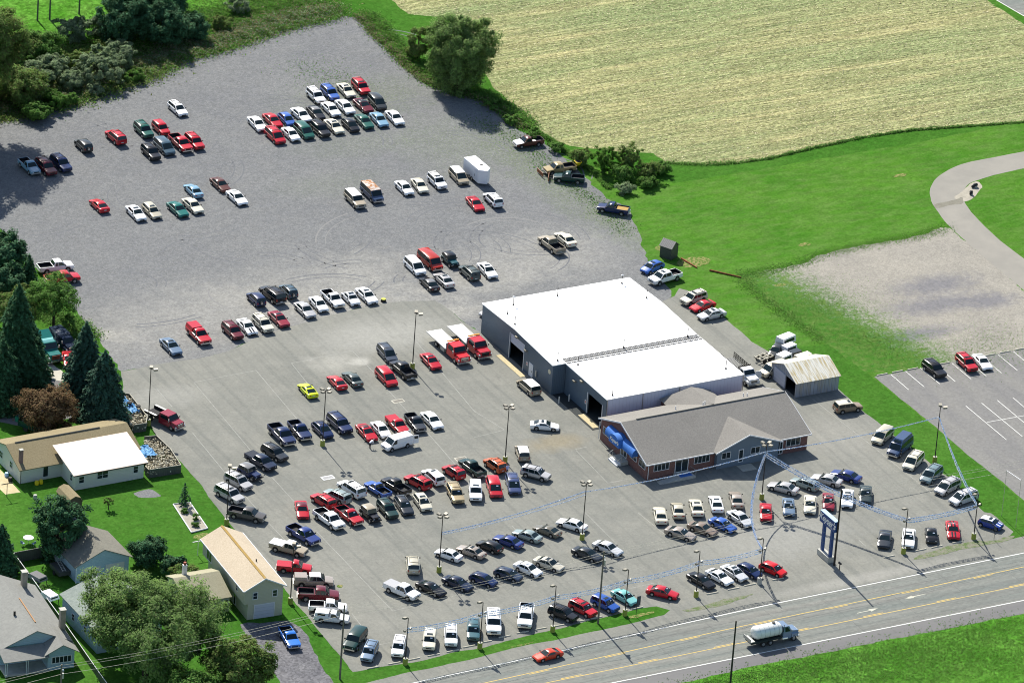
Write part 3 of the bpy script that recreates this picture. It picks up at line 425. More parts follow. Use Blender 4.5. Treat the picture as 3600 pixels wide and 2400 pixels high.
('sedan','cream','sticker',14.99,-63.61,-121.3,1.019,'cream sedan in the head on row left of the maroon red one'),
('sedans','bluegrey','sunroof,sticker',11.64,-63.13,-118.1,1.029,'blue grey sedan in the head on row between red and cream cars'),
('sedans','red','sticker',7.66,-63.35,-119.2,1.032,'red sedan at the left end of the head on row, under a light pole'),
('coupe','darkslate','',19.73,-76.77,-125.9,1.031,'dark slate coupe at the left of four display cars near the road'),
('sedan','white','sunroof,sticker',23.12,-77.86,-123.6,1.04,'white sedan with a sunroof behind a light pole among the display cars'),
('beetle','black','sticker',26.79,-78.17,-118.2,0.995,'black rounded beetle shaped car near the road'),
('coupe','red','stripe',30.53,-78.05,-117.2,1.046,'red coupe with twin black racing stripes'),
('mini','minblue','sunroof',36.89,-78.29,-56.5,0.987,'small blue car with a white roof and white hood stripes'),
('hatch','brightred','sticker',-0.22,-78.84,-65.7,0.96,'bright red hatchback at the road end right of the navy wagon'),
('sedan','white','',-20.72,-56.39,123.7,0.959,'white sedan at the top right of the row of six facing left'),
('coupe','olive','',-24.88,-56.62,117.7,0.93,'olive brown coupe next to the white sedan, facing left'),
('sedan','silvergreen','',-28.36,-56.96,120.7,0.93,'silver green sedan facing left, between olive and blue cars'),
('sedan','navyblue','',-31.76,-57.52,118.7,0.95,'navy blue sedan facing left, between the dark hatchback and silver green sedan'),
('hatch','black','',-35.03,-57.94,114.9,0.933,'black hatchback facing left in the row of six'),
('sedan','tansilver','sunroof',-38.2,-58.32,117.9,0.93,'tan silver sedan with a sunroof facing left beside a white sedan'),
('sedans','white','',-41.69,-58.01,120.2,0.933,'small white sedan facing left at the low end of its row, behind a light pole'),
('minivan','champagne','rack',-47.87,-58.87,65.2,0.972,'champagne minivan facing away, standing alone above the white pickup'),
('pickupx','white','tonneaugrey',-53.01,-65.32,-66.1,0.999,'white extended cab pickup with a grey bed cover at the left end of its row'),
('coupe','black','sticker',-48.71,-66.05,-67.5,1.005,'black coupe right of the white pickup with the grey cover'),
('sedan','darknavy','sticker',-44.48,-66.08,-64.4,0.974,'dark navy sedan second right of the white pickup with the grey cover'),
('hatch','navy','',-40.59,-66.51,-59.4,0.958,'navy hatchback third right of the white pickup with the grey cover'),
('hatch','bluegreydark','sticker',-36.55,-66.44,-57.7,0.961,'dark blue grey hatchback fourth right of the white pickup with the grey cover'),
('sedans','white','',-33.11,-65.97,-66.5,0.988,'white sedan just left of the beige sedan with a sunroof'),
('sedan','beige','sunroof',-29.6,-65.75,-60.7,0.97,'beige sedan with a sunroof at the right end of its row'),
('sedan','darkslate','',-23.02,-65.14,-63.1,0.967,'dark slate sedan behind the utility pole'),
('sedan','palesilver','',-19.34,-64.62,-65.2,0.972,'pale silver sedan right of the dark slate sedan behind the utility pole'),
('coupe','tansilver','sticker',-7.24,-64.49,-56.6,1.01,'tan silver coupe at the left end of the row below the cream sedans'),
('coupe','tanbrown','',-3.52,-64.4,-61.1,0.984,'brown coupe second from left in the row below the cream sedans'),
('sedans','blue','sticker',-0.19,-64.38,-68.5,0.982,'vivid blue sedan third from left in the row below the cream sedans'),
('bigsuv','darkgreen','chrome',-65.72,-75.66,-138.2,1.009,'dark green long utility vehicle at the bottom left corner of the lot'),
('suv','iceblue','rack,sticker',-65.41,-79.44,-130.7,0.971,'ice blue utility vehicle beside the dark green long one'),
('suv','white','rack,lowtan,sticker',-61,-79.7,-123.8,0.979,'white over tan utility vehicle at the base of the leftmost roadside pole'),
('suv','cream','sunroof,sticker',-56.08,-79.51,-120.7,0.979,'cream utility vehicle second in the roadside row'),
('suv','white','rack,sticker',-52.77,-79.62,-117.1,0.987,'white utility vehicle third in the roadside row'),
('suv','tealblue','rack,sticker',-49.05,-79.33,-118.9,0.976,'teal blue utility vehicle fourth in the roadside row'),
('bigsuv','white','lowtan,rack',-45.42,-78.49,-117,1.061,'large white over tan utility vehicle fifth in the roadside row'),
('pickupc','white','',-40.2,-78.33,-122.1,1.048,'white crew cab pickup seen head on in the roadside row'),
('suv','black','rack',-34.86,-79.55,-61.3,0.935,'black utility vehicle in the roadside row at the base of a light pole'),
('suv','red','rack,sunroof,sticker',-31.55,-79.29,-70.5,0.936,'red utility vehicle in the roadside row left of the utility pole'),
('suv','royalblue','sunroof,sticker',-27.9,-79.22,-68.9,0.931,'royal blue utility vehicle behind the utility pole base'),
('sedans','aqua','sticker',-24.25,-78.3,-75.6,0.977,'aqua sedan at the right end of the roadside row'),
('sedan','red','sticker',-18.5,-79.04,-47.4,0.962,'red sedan alone by the driveway entrance'),
('sedan','black','sticker',-11.57,-77.96,-76.2,0.966,'black sedan at the base of a light pole right of the entrance'),
('coupe','white','sticker',-8.54,-77.97,-75.3,0.986,'white coupe next to the black sedan right of the entrance'),
('sedan','palesilver','sunroof,sticker',-5.95,-77.7,-78,0.963,'pale silver sedan with a sunroof left of the navy wagon'),
('hatch','navy','sticker',-3.62,-77.92,-72.1,0.932,'navy wagon like hatchback left of the bright red hatchback'),
('coupe','redorange','',-42.47,-88.97,-175.3,0.942,'red orange coupe driving on the road'),
('pickupx','navyblue','chrome,sticker',-58.55,-45.48,-75.1,1.026,'navy blue pickup with a bright grille at the top of the left hand truck column'),
('pickupx','tan','tonneauwhite,roofsunlit',-62.27,-48.23,-51.9,0.996,'tan pickup with a white bed cover beside the tan garage house'),
('pickup','red','tonneaured',-64.07,-53.59,-31.4,0.979,'bright red pickup with a red bed cover near the tan garage house'),
('pickupc','tansilver','caplow,roofsunlit',-63.38,-58.23,-24.5,0.977,'tan silver crew cab pickup with a low bed cap'),
('pickupx','maroon','',-64.61,-62.16,-26.5,1.053,'maroon pickup with an open bed in the left hand truck column'),
('pickupx','white','',-64.92,-65.75,-28,0.96,'white pickup with an open black bed above the capped white one'),
('pickup','white','cap',-65.73,-68.61,-34,0.95,'small white pickup with a windowed white cap'),
('pickup','brightblue','chrome',-73.94,-71.74,-99.5,1.02,'bright blue pickup parked on the dark gravel driveway'),
('sedan','red','',-72.44,14.61,-113.8,1.017,'red car nose showing beside the big dark spruce'),
('coupe','red','',-66.22,17.17,-109.5,0.985,'red car mostly hidden under the spruces beside the teal truck'),
('cargovan','champagne','',32.1,-23.95,-169.3,0.945,'pale champagne van nosing out from behind the barn'),
('hatch','darkgrey','',36.04,-18.07,-139.5,0.93,'dark grey hatchback in the pile of vehicles behind the barn'),
]
# ------------------------------------------------------------ ground, roads, pavements
sheet('ground',[(-6000,-6000),(6000,-6000),(6000,6000),(-6000,6000)],0,'grass_ground')
PL=POLYS
sheet('lawn',[(44,-3),(41.5,10),(36,22),(40,39),(60,41),(95,42),(150,41),(200,30),(200,-60),(110,-110),(44,-86.0),(50.6,-60),(44,-36),(40,-20),(46,-30.2),(44,-12)],.002,'lawn_grass') if 0 else None
sheet('gravel_lot',smoothpoly(PL['gravel_lot'],1.0,.5,1),.004,'gravel')
sheet('asphalt_lot',smoothpoly(PL['asphalt_lot'],1.0,.12,2,0),.008,'asphalt')
sheet('corn_field',smoothpoly(PL['corn_field'],1.2,.4,3,0),.003,'corn_stubble')
sheet('far_road',PL['far_road'],.006,'road_asphalt')
sheet('access_road',smoothpoly(PL['access_road'],1.0,.06,4,2),.010,'path_asphalt')
sheet('boulder_bed',smoothpoly(PL['boulder_bed'],.6,.15,5),.013,'boulder_gravel')
sheet('wet_patch',smoothpoly(PL['wet_patch'],.6,.15,6),.016,'damp_asphalt')
sheet('gravel_patch',smoothpoly(PL['gravel_patch'],.7,1.3,7),.005,'weedy_gravel')
sheet('neighbour_lot',smoothpoly(PL['neighbour_lot'],1.0,.12,8,0),.009,'neighbour_asphalt')
sheet('driveway',smoothpoly(PL['driveway'],.8,.3,9),.006,'driveway_gravel')
sheet('paved_yard',smoothpoly(PL['paved_strip'],.8,.1,10),.005,'shoulder_asphalt')
sheet('concrete_lane',smoothpoly(PL['concrete_lane'],.8,.2,11),.009,'concrete')
sheet('patio',smoothpoly(PL['patio'],.8,.08,12,0),.006,'concrete_tan')
sheet('gravel_heap',smoothpoly(PL['gravel_heap'],.4,.2,13),.008,'gravel')
sheet('shed_drive',smoothpoly(PL['shed_drive'],.6,.2,14),.006,'driveway_gravel')
sheet('weed_verge',smoothpoly(PL['weed_sliver'],.5,.2,15),.022,'thin_weeds'); sheet('weed_verge',smoothpoly(PL['weed_sliver2'],.5,.25,16),.022,'thin_weeds')
sheet('meadow',smoothpoly([(-160,60),(-60,66),(-20,100),(8,122),(60,150),(60,260),(-200,260)],2,.6,17),.002,'rough_meadow')
sheet('verge',smoothpoly([(-90,-102.6),(-30,-101.9),(-14,-101.6),(27,-102.6),(70,-103.5),(70,-150),(-60,-150),(-90,-130)],1.0,.25,18),.013,'rough_meadow')
# lawn on the right of the dealership
sheet('lawn',smoothpoly([(36.5,60),(37,34),(33,22),(33.5,17),(27,9.5),(27,-5),(30,-16),(46,-18),(46,-84),(36.5,-84.6),(39.2,-83.2),(41,-85.3),(85,-86),(170,-60),(190,50),(150,45),(100,41),(75,41),(52,41),(46,45),(42,52),(38,62)],1.5,.2,19,0),.0015,'lawn_grass')
# road with lane markings
nw=[(-160,-90.6),(-110,-89.6),(-63,-88.3),(-47,-88.0),(-20,-87.2),(-5,-86.85),(60,-86.9),(160,-86.9)]
y1=[(-160,-93.4),(-110,-92.8),(-50,-91.85),(-15,-90.95),(35,-90.5),(160,-90.2)]; y2=[(-160,-94.6),(-110,-94.8),(-46,-95.04),(32,-95.14),(160,-95.2)]; w2=[(-160,-97.2),(-110,-97.6),(-38,-98.4),(30,-99.1),(160,-99.6)]
def off(l,d): return [(x,y+d) for x,y in l]
sheet('road',off(nw,.35)+off(w2,-.1)[::-1],.012,'road_asphalt')
sheet('road_shoulder',off(w2,-.1)+[(160,-102.9),(60,-103.0),(27,-102.5),(-14,-101.8),(-38,-101.9),(-110,-100.5),(-160,-100.3)],.011,'shoulder_asphalt')
mb=MB()
for l in (nw,w2): ribbon(l,.16,.017,mb)
structure('edge_lines',mb,'white_road_paint')
mb=MB(); 
for l in (y1,y2): ribbon(l,.12,.017,mb)
def yl(l,x): 
    for a,b in zip(l[:-1],l[1:]):
        if a[0]<=x<=b[0]: return a[1]+(b[1]-a[1])*(x-a[0])/(b[0]-a[0])
for l,sg,x0 in ((y1,-1,-108),(y2,1,-104.5)):
    for i in range(22):
        xa=x0+i*12.2; ribbon([(xa,yl(l,xa)+sg*.28),(xa+3.2,yl(l,xa+3.2)+sg*.28)],.12,.017,mb)
structure('centre_lines',mb,'yellow_road_paint')
def arrow(cx,cy,d):
    pts=[(-2.0,-.08),(.1,-.08),(.2,-.34),(1.6,.18),(.1,.42),(.1,.12),(-.6,.10),(-2.0,.06)]
    q=[(cx+d*a,cy+d*b) for a,b in pts]; return q
mb=MB(); mb.poly([(x,y,.017) for x,y in arrow(7.0,-93.6,1)]); mb.poly([(x,y,.017) for x,y in arrow(15.2,-92.3,-1)]); structure('turn_arrows',mb,'arrow_paint')
mb=MB(); ribbon([(141.6,87.3),(142.5,79.3),(145,60)],.15,.012,mb); structure('far_road_line',mb,'white_road_paint')
mb=MB()
for a,b in STL: ribbon([a,b],.11,.014,mb)
structure('stall_lines',mb,'stall_paint')
mb=MB()
for a,b in LL: ribbon([a,b],.09,.0125,mb)
structure('faded_lot_lines',mb,'worn_line_paint')
# wheel arcs scuffed into the gravel, and paler ones on the turning route
rr=random.Random(3)
def arcs(n,x0,x1,y0,y1_,seed):
    mb=MB(); rr=random.Random(seed)
    for i in range(n):
        cx,cy=rr.uniform(x0,x1),rr.uniform(y0,y1_); rad=rr.uniform(5,13); a0=rr.uniform(0,6.28); da=rr.uniform(.5,1.8); ec=rr.uniform(.6,1)
        for o in (0,1.5):
            ribbon([(cx+(rad+o)*math.cos(a0+da*j/16),cy+(rad+o)*ec*math.sin(a0+da*j/16)) for j in range(17)],rr.uniform(.12,.26),.0065,mb)
    return mb
structure('wheel_tracks',arcs(60,-50,30,20,105,5),'gravel_track')
structure('pale_wheel_tracks',arcs(12,-30,22,22,42,8),'gravel_track_pale')
# pads and steps of ground around the buildings
mb=MB(); mb.box(-4.6,-3.75,-11.2,-3.4,.008,.06); structure('workshop_apron',mb,'concrete_tan')
mb=MB(); mb.box(-2.5,-1.3,-29.9,-25.3,.008,.07); structure('bay_ramp',mb,'concrete_tan')
mb=MB(); mb.box(11.6,14.0,-50.1,-48.2,.009,.05); structure('door_pad',mb,'concrete')
mb=MB(); mb.box(-2.0,1.3,-49.2,-48.2,.009,.03); structure('entry_walk',mb,'concrete')
mb=MB(); mb.prism([(-1.6,-49.3,.009),(1.4,-49.3,.009),(1.4,-48.0,.009),(-1.6,-48.0,.009)],[(-1.6,-49.3,.02),(1.4,-49.3,.35),(1.4,-48.0,.35),(-1.6,-48.0,.02)]); 
mb=MB()
for l,d in ((nw,-.75),(y1,1.6),(y2,-1.7),(w2,.5)): ribbon(off(l,d),.05,.0145,mb)
for i in range(16): x=-104+i*9.7; ribbon([(x,yl(nw,x)-.2),(x+.5,yl(w2,x)+.2)],.045,.0146,mb)
structure('road_seams',mb,'seam_sealer')
for k_,(x,y,a,b) in enumerate(((40.3,14.5,3.0,1.8),(38.2,20.5,1.4,1.2),(-71.6,-39.5,1.4,.9),(60,14,1.2,.7),(88,31,1.5,.6),(-60,-60,.5,.5),(49,2.5,1.2,.5),(-44,-84.3,2.0,.25),(-24,-82.9,2.2,.4),(-66,-76,.4,1.6),(-72,16.5,1.5,1.0))):
    sheet('dry_grass_patch',smoothpoly([(x+a*math.cos(t*.7854),y+b*math.sin(t*.7854)) for t in range(8)],.4,.45,40+k_),.0235,'dry_grass')
# ------------------------------------------------------------ buildings
def fb(mb,face,c,a0,a1,z0,z1,d0,d1,mi=0):
    """box on a wall plane: face x-/x+/y-/y+, plane coordinate c, from depth d0 to d1 outward"""
    s=-1 if face[1]=='-' else 1; lo,hi=sorted((c+s*d0,c+s*d1))
    if face[0]=='x': mb.box(lo,hi,a0,a1,z0,z1,mi)
    else: mb.box(a0,a1,lo,hi,z0,z1,mi)
    return mb
def window(r,org,face,c,a0,a1,z0,z1,n=2,frame='trim_white',rows=1,fw=.07,name='window'):
    mb=MB(); fb(mb,face,c,a0,a1,z0,z0+fw,.0,.06); fb(mb,face,c,a0,a1,z1-fw,z1,.0,.06); fb(mb,face,c,a0,a0+fw,z0+fw,z1-fw,.0,.06); fb(mb,face,c,a1-fw,a1,z0+fw,z1-fw,.0,.06)
    for i in range(1,n): m=a0+(a1-a0)*i/n; fb(mb,face,c,m-fw*.4,m+fw*.4,z0+fw,z1-fw,.0,.055)
    for i in range(1,rows): m=z0+(z1-z0)*i/rows; fb(mb,face,c,a0+fw,a1-fw,m-.02,m+.02,.0,.05)
    o=mb.build(name,frame,r,org); mb=MB(); fb(mb,face,c,a0+fw*.6,a1-fw*.6,z0+fw*.6,z1-fw*.6,-.01,.03); mb.build('pane','window_glass',o,org); return o
def gable_roof(r,org,x0,x1,ya,za,yr,zr,yb,zb,mat,th=.12,axis='x',name='roof'):
    """two slabs meeting on a ridge; axis = ridge direction"""
    mb=MB()
    def P(a,b,z): return (a,b,z) if axis=='x' else (b,a,z)
    for (p,zp) in ((ya,za),(yb,zb)):
        t=[P(x0,p,zp),P(x1,p,zp),P(x1,yr,zr),P(x0,yr,zr)]; mb.prism([(a,b,c-th) for a,b,c in t],t)
    return mb.build(name,mat,r,org)
def fix(o):
    bm=bmesh.new(); bm.from_mesh(o.data); bmesh.ops.recalc_face_normals(bm,faces=bm.faces[:]); bm.to_mesh(o.data); bm.free(); return o
# --- service workshop
O=(9.6,-13,0); W_=root('service_workshop',O,'large blue metal workshop with a white flat looking roof and open bay doors','workshop')
mb=MB(); T2=.2; H=4.86
def wy(x,y0,y1,z0,z1): mb.box(x,x+T2,y0,y1,z0,z1)
for a,b,z0,z1 in ((-18.0,-10.95-1.25,0,H),(-12.2,-9.1,0,H),(-9.1,-4.7,4.25,H),(-4.7,4.3,0,H)): wy(-3.1,a,b,z0,z1)
for a,b,z0,z1 in ((-30.7,-29.6,0,H),(-29.6,-25.2,3.4,H),(-25.2,-18.2,0,H)): wy(-.95,a,b,z0,z1)
mb.build('wall','blue_siding',W_,O)
mb=MB(); mb.prof([(-17.7,H),(4.1,H),(4.1,H+.02),(-6,5.27),(-17.7,H+.02)],-3.09,-2.92,0,'x'); mb.build('gable_wall','blue_siding',W_,O)
mb=MB(); mb.box(-2.9,-.75,-18.0,-17.8,0,H); mb.build('step_wall','blue_siding_x',W_,O)
mb=MB(); mb.box(-.75,22.4,-30.7,-30.5,0,H); mb.build('front_wall','white_metal_siding',W_,O)
mb=MB(); mb.box(22.2,22.4,-30.5,4.3,0,H); mb.box(-2.9,22.2,4.1,4.3,0,H); mb.build('back_wall','blue_siding',W_,O)
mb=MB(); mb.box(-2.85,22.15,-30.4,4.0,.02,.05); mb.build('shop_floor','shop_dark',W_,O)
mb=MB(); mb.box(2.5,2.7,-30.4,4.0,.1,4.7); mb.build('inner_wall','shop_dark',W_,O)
gable_roof(W_,O,-3.22,22.55,-18.05,4.98,-6.0,5.42,4.45,4.98,'white_membrane')
mb=MB(); mb.prism([(-1.07,-30.85,4.86),(22.55,-30.85,4.86),(22.55,-18.05,4.88),(-1.07,-18.05,4.88)],[(-1.07,-30.85,4.97),(22.55,-30.85,4.97),(22.55,-18.05,5.04),(-1.07,-18.05,5.04)]); mb.build('lower_roof','white_membrane',W_,O)
mb=MB()
for y in (-18.3,-17.5,-16.9): mb.box(-.9,22.4,y-.035,y+.035,5.03+(y+18)*.03+.0,5.12+(y+18)*.03)
for i in range(78): x=-.8+i*.3; mb.box(x-.025,x+.025,-18.25,-16.95,5.085,5.135)
mb.build('roof_grating','steel_dark',W_,O)
mb=MB(); fb(mb,'x-',-3.1,-9.1,-4.7,2.75,4.25,-.12,-.08); mb.build('overhead_door','garage_door_panel',W_,O)
for a in (-9.22,-4.7): fb(MB(),'x-',-3.1,a,a+.12,0,4.3,0,.06).build('bay_trim','trim_white',W_,O)
for a in (-29.72,-25.2): fb(MB(),'x-',-.95,a,a+.14,0,3.5,0,.08).build('bay_trim','trim_white',W_,O)
mb=MB(); fb(mb,'x-',-3.1,-12.2,-10.95,.1,2.25,0,.05); d=mb.build('door','trim_white',W_,O); mb=MB(); fb(mb,'x-',-3.1,-12.0,-11.85,1.0,1.15,.05,.1); mb.build('handle','steel_dark',d,O)
mb=MB(); fb(mb,'x-',-3.1,-13.5,-13.15,.9,1.9,0,.2); mb.build('meter_box','galvanised',W_,O)
for face,c,y,z in (('x-',-3.1,-6.9,4.55),('x-',-3.1,-9.9,3.7),('x-',-.95,-21.2,3.5),('x-',-.95,-23.3,4.45)):
    mb=MB(); fb(mb,face,c,y-.28,y+.28,z-.12,z+.12,0,.4); mb.build('wall_lamp','lamp_box',W_,O)
mb=MB(); mb.tube((-3.1,-17.1,3.5),(-3.16,-17.1,3.5),.38,None,12); mb.build('round_emblem',flat('emblem_cream',(.55,.5,.36)),W_,O)
for c,y in ((-3.1,-10.3),(-.95,-24.6)):
    mb=MB(); fb(mb,'x-',c,y-.22,y+.22,1.35,1.95,0,.03); n=mb.build('notice_sign',flat('notice_white',(.6,.58,.56)),W_,O); mb=MB(); fb(mb,'x-',c,y-.14,y+.14,1.5,1.8,.03,.035); mb.build('notice_panel',flat('notice_red',(.45,.12,.1)),n,O)
for i,(x,y,z) in enumerate(((.9,2.0,5.15),(8.8,2.4,5.14),(20.3,2.8,5.12),(21.1,-3.5,5.38),(-2.3,-4.4,5.4),(20.7,-16.9,5.2),(-1.8,-17.0,5.1),(.4,-19.3,5.1),(.4,-29.9,5.05),(9.7,-16.7,5.15),(20.8,-28.3,5.05),(-1.5,-.6,5.25))):
    h=1.35 if i not in (11,) else .8; mb=MB(); mb.tube((x,y,z-.1),(x,y,z+h),.055,None,8); mb.tube((x,y,z-.15),(x,y,z+.1),.14,None,8); v=mb.build('roof_vent','steel_dark',W_,O)
    if i in (0,2): mb=MB(); mb.tube((x,y,z+h),(x,y,z+h+.12),.22,.05,10); mb.build('vent_cap','trim_white',v,O)
for x in (-.85,5.2,11.5,22.45): MB().tube((x,-30.78,.1),(x,-30.78,4.8),.06,None,8).build('downspout','galvanised',W_,O)
for x,y,l in ((-3.33,-20.89,'white bollard post outside the recessed corner of the workshop'),(-1.56,-20.79,'white bollard post close against the workshop wall')):
    mb=MB(); mb.tube((0,0,0),(0,0,1.15),.1,None,10); o=mb.build('bollard',flat('bollard_white',(.5,.5,.47))); o.location=(x,y,.01); tag(o,l,'bollard','bollards by the workshop')
# --- showroom
O=(10.4,-40,0); S_=root('showroom',O,'brick showroom with a grey shingle gable roof and a blue awning on its left end','building')
mb=MB(); mb.box(-3.25,24.1,-47.3,-33.4,0,2.85); mb.build('wall','brick',S_,O)
mb=MB(); mb.prof([(-47.3,2.85),(-39.5,5.7),(-33.4,3.55),(-33.4,2.85)],-3.24,24.09,0,'x'); fix(mb.build('gable_wall','brick',S_,O))
gable_roof(S_,O,-3.6,24.45,-47.75,2.76,-39.5,5.86,-33.1,3.55,'showroom_shingle')
for x in (-3.68,24.46):
    mb=MB(); mb.prism([(x,-47.75,2.56),(x+.07,-47.75,2.56),(x+.07,-39.5,5.66),(x,-39.5,5.66)],[(x,-47.75,2.79),(x+.07,-47.75,2.79),(x+.07,-39.5,5.89),(x,-39.5,5.89)]); mb.prism([(x,-33.1,3.35),(x+.07,-33.1,3.35),(x+.07,-39.5,5.66),(x,-39.5,5.66)],[(x,-33.1,3.58),(x+.07,-33.1,3.58),(x+.07,-39.5,5.89),(x,-39.5,5.89)]); fix(mb.build('gable_trim','trim_white',S_,O))
[MB().box(a,b,-47.84,-47.76,2.62,2.78).build('fascia','trim_white',S_,O) for a,b in ((-3.6,8.1),(18.7,24.4))]
mb=MB(); mb.box(-1,24.4,-39.58,-39.42,5.86,5.93); mb.build('ridge_vent','shop_dark',S_,O)
# cross gable to the road
mb=MB(); mb.box(8.2,18.7,-48.0,-47.31,0,2.9); mb.prof([(8.2,2.9),(13.3,4.72),(18.7,2.9)],-48.0,-47.4); fix(mb.build('front_gable_wall','trim_blue',S_,O))
gable_roof(S_,O,-48.35,-41.0,7.75,2.82,13.3,4.95,19.15,2.82,'showroom_shingle',.12,'y','front_gable_roof')
mb=MB()
for xa in (7.75,19.15): mb.prism([(xa,-48.42,2.66),(13.3,-48.42,4.79),(13.3,-48.35,4.79),(xa,-48.35,2.66)],[(xa,-48.42,2.86),(13.3,-48.42,4.99),(13.3,-48.35,4.99),(xa,-48.35,2.86)])
fix(mb.build('front_gable_trim','trim_white',S_,O))
# rear link roof toward the workshop
mb=MB(); a=[(7.9,-34.6,3.5),(16.7,-34.6,3.5),(16.7,-31.0,3.5),(7.9,-31.0,3.5)]; ap=(12.4,-32.4,5.45); bk=(12.4,-39.0,5.75)
mb.poly([a[0],bk,ap,a[3]]); mb.poly([a[1],a[2],ap,bk]); mb.poly([a[2],a[3],ap]); mb.poly([a[0],a[3],a[2],a[1]]); mb.poly([a[1],bk,a[0]]); fix(mb.build('link_roof','showroom_shingle',S_,O))
mb=MB(); mb.box(8.3,16.3,-33.39,-31.0,0,3.5); mb.build('link_wall','brick',S_,O)
for x,y,z in ((6.8,-37.6,5.2),(11.1,-38.2,5.35),(11.6,-37.9,5.3),(18.5,-37.4,5.1),(19.1,-37.5,5.1)):
    mb=MB(); mb.tube((x,y,z-.2),(x,y,z+.55),.07,None,8); mb.tube((x,y,z-.2),(x,y,z+.12),.14,.1,8); mb.build('roof_vent','trim_white',S_,O)
for a0,a1,z0,z1,n in ((-2.1,.5,1.2,2.55,4),(4.7,7.35,1.2,2.55,4),(20.4,22.85,1.15,2.45,3)): window(S_,O,'y-',-47.3,a0,a1,z0,z1,n)
for a0,a1 in ((8.95,10.5),(13.9,15.5)): window(S_,O,'y-',-48.0,a0,a1,1.5,2.6,2)
window(S_,O,'y-',-47.3,1.5,3.75,.35,2.45,2,fw=.1,name='entrance_door')
window(S_,O,'y-',-48.0,11.85,12.7,.5,2.6,1,fw=.1,name='office_door')
window(S_,O,'y-',-47.3,18.85,19.9,.15,2.4,2,fw=.1,name='side_door')
for a0,a1 in ((-36.1,-34.15),(-44.25,-42.3),(-46.85,-44.95)): window(S_,O,'x-',-3.25,a0,a1,1.45,2.65,2)
window(S_,O,'x-',-3.25,-41.35,-39.5,.62,2.5,2,fw=.1,name='side_entrance')
mb=MB(); mb.box(1.35,4.0,-49.3,-47.31,.012,.34); mb.prism([(-1.5,-49.3,.012),(1.35,-49.3,.012),(1.35,-48.1,.012),(-1.5,-48.1,.012)],[(-1.5,-49.3,.03),(1.35,-49.3,.34),(1.35,-48.1,.34),(-1.5,-48.1,.03)]); mb.build('entrance_ramp','concrete_plain',S_,O)
mb=MB(); mb.box(1.7,3.7,-48.9,-47.9,.342,.36); mb.build('door_mat','awning_blue',S_,O)
mb=MB(); mb.path([(4.0,-49.25,.34),(4.0,-49.25,1.2),(4.0,-47.5,1.2)],.03); mb.build('ramp_rail','galvanised',S_,O)
for x,y in ((-3.42,-33.3),(-3.1,-47.5)): mb=MB(); mb.path([(x,y,2.9),(x,y,.2)],.05); mb.build('downspout','trim_white',S_,O)
# awning on the left end: a rounded centre between two half barrels
def barrel(y0,y1,x,zc,rx,rz,closed=True,n=9):
    mb=MB(); pr=[(x,zc+rz)]+[(x-rx*math.sin(math.pi/2*i/n),zc+rz*math.cos(math.pi/2*i/n)) for i in range(1,n+1)]+[(x-rx,zc-.25),(x,zc-.25)]
    mb.prism([(a,y0,z) for a,z in pr],[(a,y1,z) for a,z in pr]); return mb
A_=fix(barrel(-44.5,-36.3,-3.26,2.85,1.0,1.0).build('awning','awning_blue',S_,O,smooth=50))
mb=MB(); pr=[(-38.35-1.5*(1-math.cos(math.pi*i/16)),3.0+1.15*math.sin(math.pi*i/16)) for i in range(17)]; pr=[(-38.35,2.55)]+pr+[(-41.35,2.55)]
mb.prism([(-4.75,y,z) for y,z in pr],[(-3.27,y,z) for y,z in pr]); fix(mb.build('awning_hood','awning_blue',A_,O,smooth=50))
def lettering(txt,size,mat,org,face_normal,up,right,pos,parent,name,shear=.35,ext=.01,ofs=.02):
    cu=bpy.data.curves.new(name,'FONT'); cu.body=txt; cu.size=size; cu.shear=shear; cu.extrude=ext; cu.offset=ofs; cu.align_x='CENTER'; cu.align_y='CENTER'; cu.space_character=.92
    tmp=bpy.data.objects.new(name,cu); COL.objects.link(tmp); dg=bpy.context.evaluated_depsgraph_get(); me=bpy.data.meshes.new_from_object(tmp.evaluated_get(dg)); bpy.data.objects.remove(tmp)
    M=Matrix((( right[0],up[0],face_normal[0],pos[0]-org[0]),(right[1],up[1],face_normal[1],pos[1]-org[1]),(right[2],up[2],face_normal[2],pos[2]-org[2]),(0,0,0,1)))
    me.transform(M); me.materials.clear(); me.materials.append(MATS[mat]); o=bpy.data.objects.new(name,me); COL.objects.link(o); o.parent=parent; return o
lettering("Keyser's",.8,'sign_letter',O,(-1,0,0),(0,0,1),(0,-1,0),(-4.77,-39.9,3.25),A_,'awning_lettering')
# entrance steps with rails
O2=(-4.1,-41,0); st=root('entrance_steps',O2,'small stepped landing with rails at the left showroom door','steps')
mb=MB(); mb.box(-4.55,-3.27,-42.0,-39.4,.01,.55); mb.build('landing','concrete_plain',st,O2)
for i in range(2): mb=MB(); mb.box(-4.95-.3*i+.0,-4.56-.3*i,-42.0,-39.4,.02+.0,.37-.17*i); mb.build('step','trim_white',st,O2)
for y in (-42.0,-39.4): mb=MB(); mb.path([(-5.2,y,.1),(-5.2,y,.95),(-4.5,y,1.45),(-3.4,y,1.45)],.035); mb.path([(-4.5,y,.55),(-4.5,y,1.45)],.03); mb.build('handrail','galvanised',st,O2)
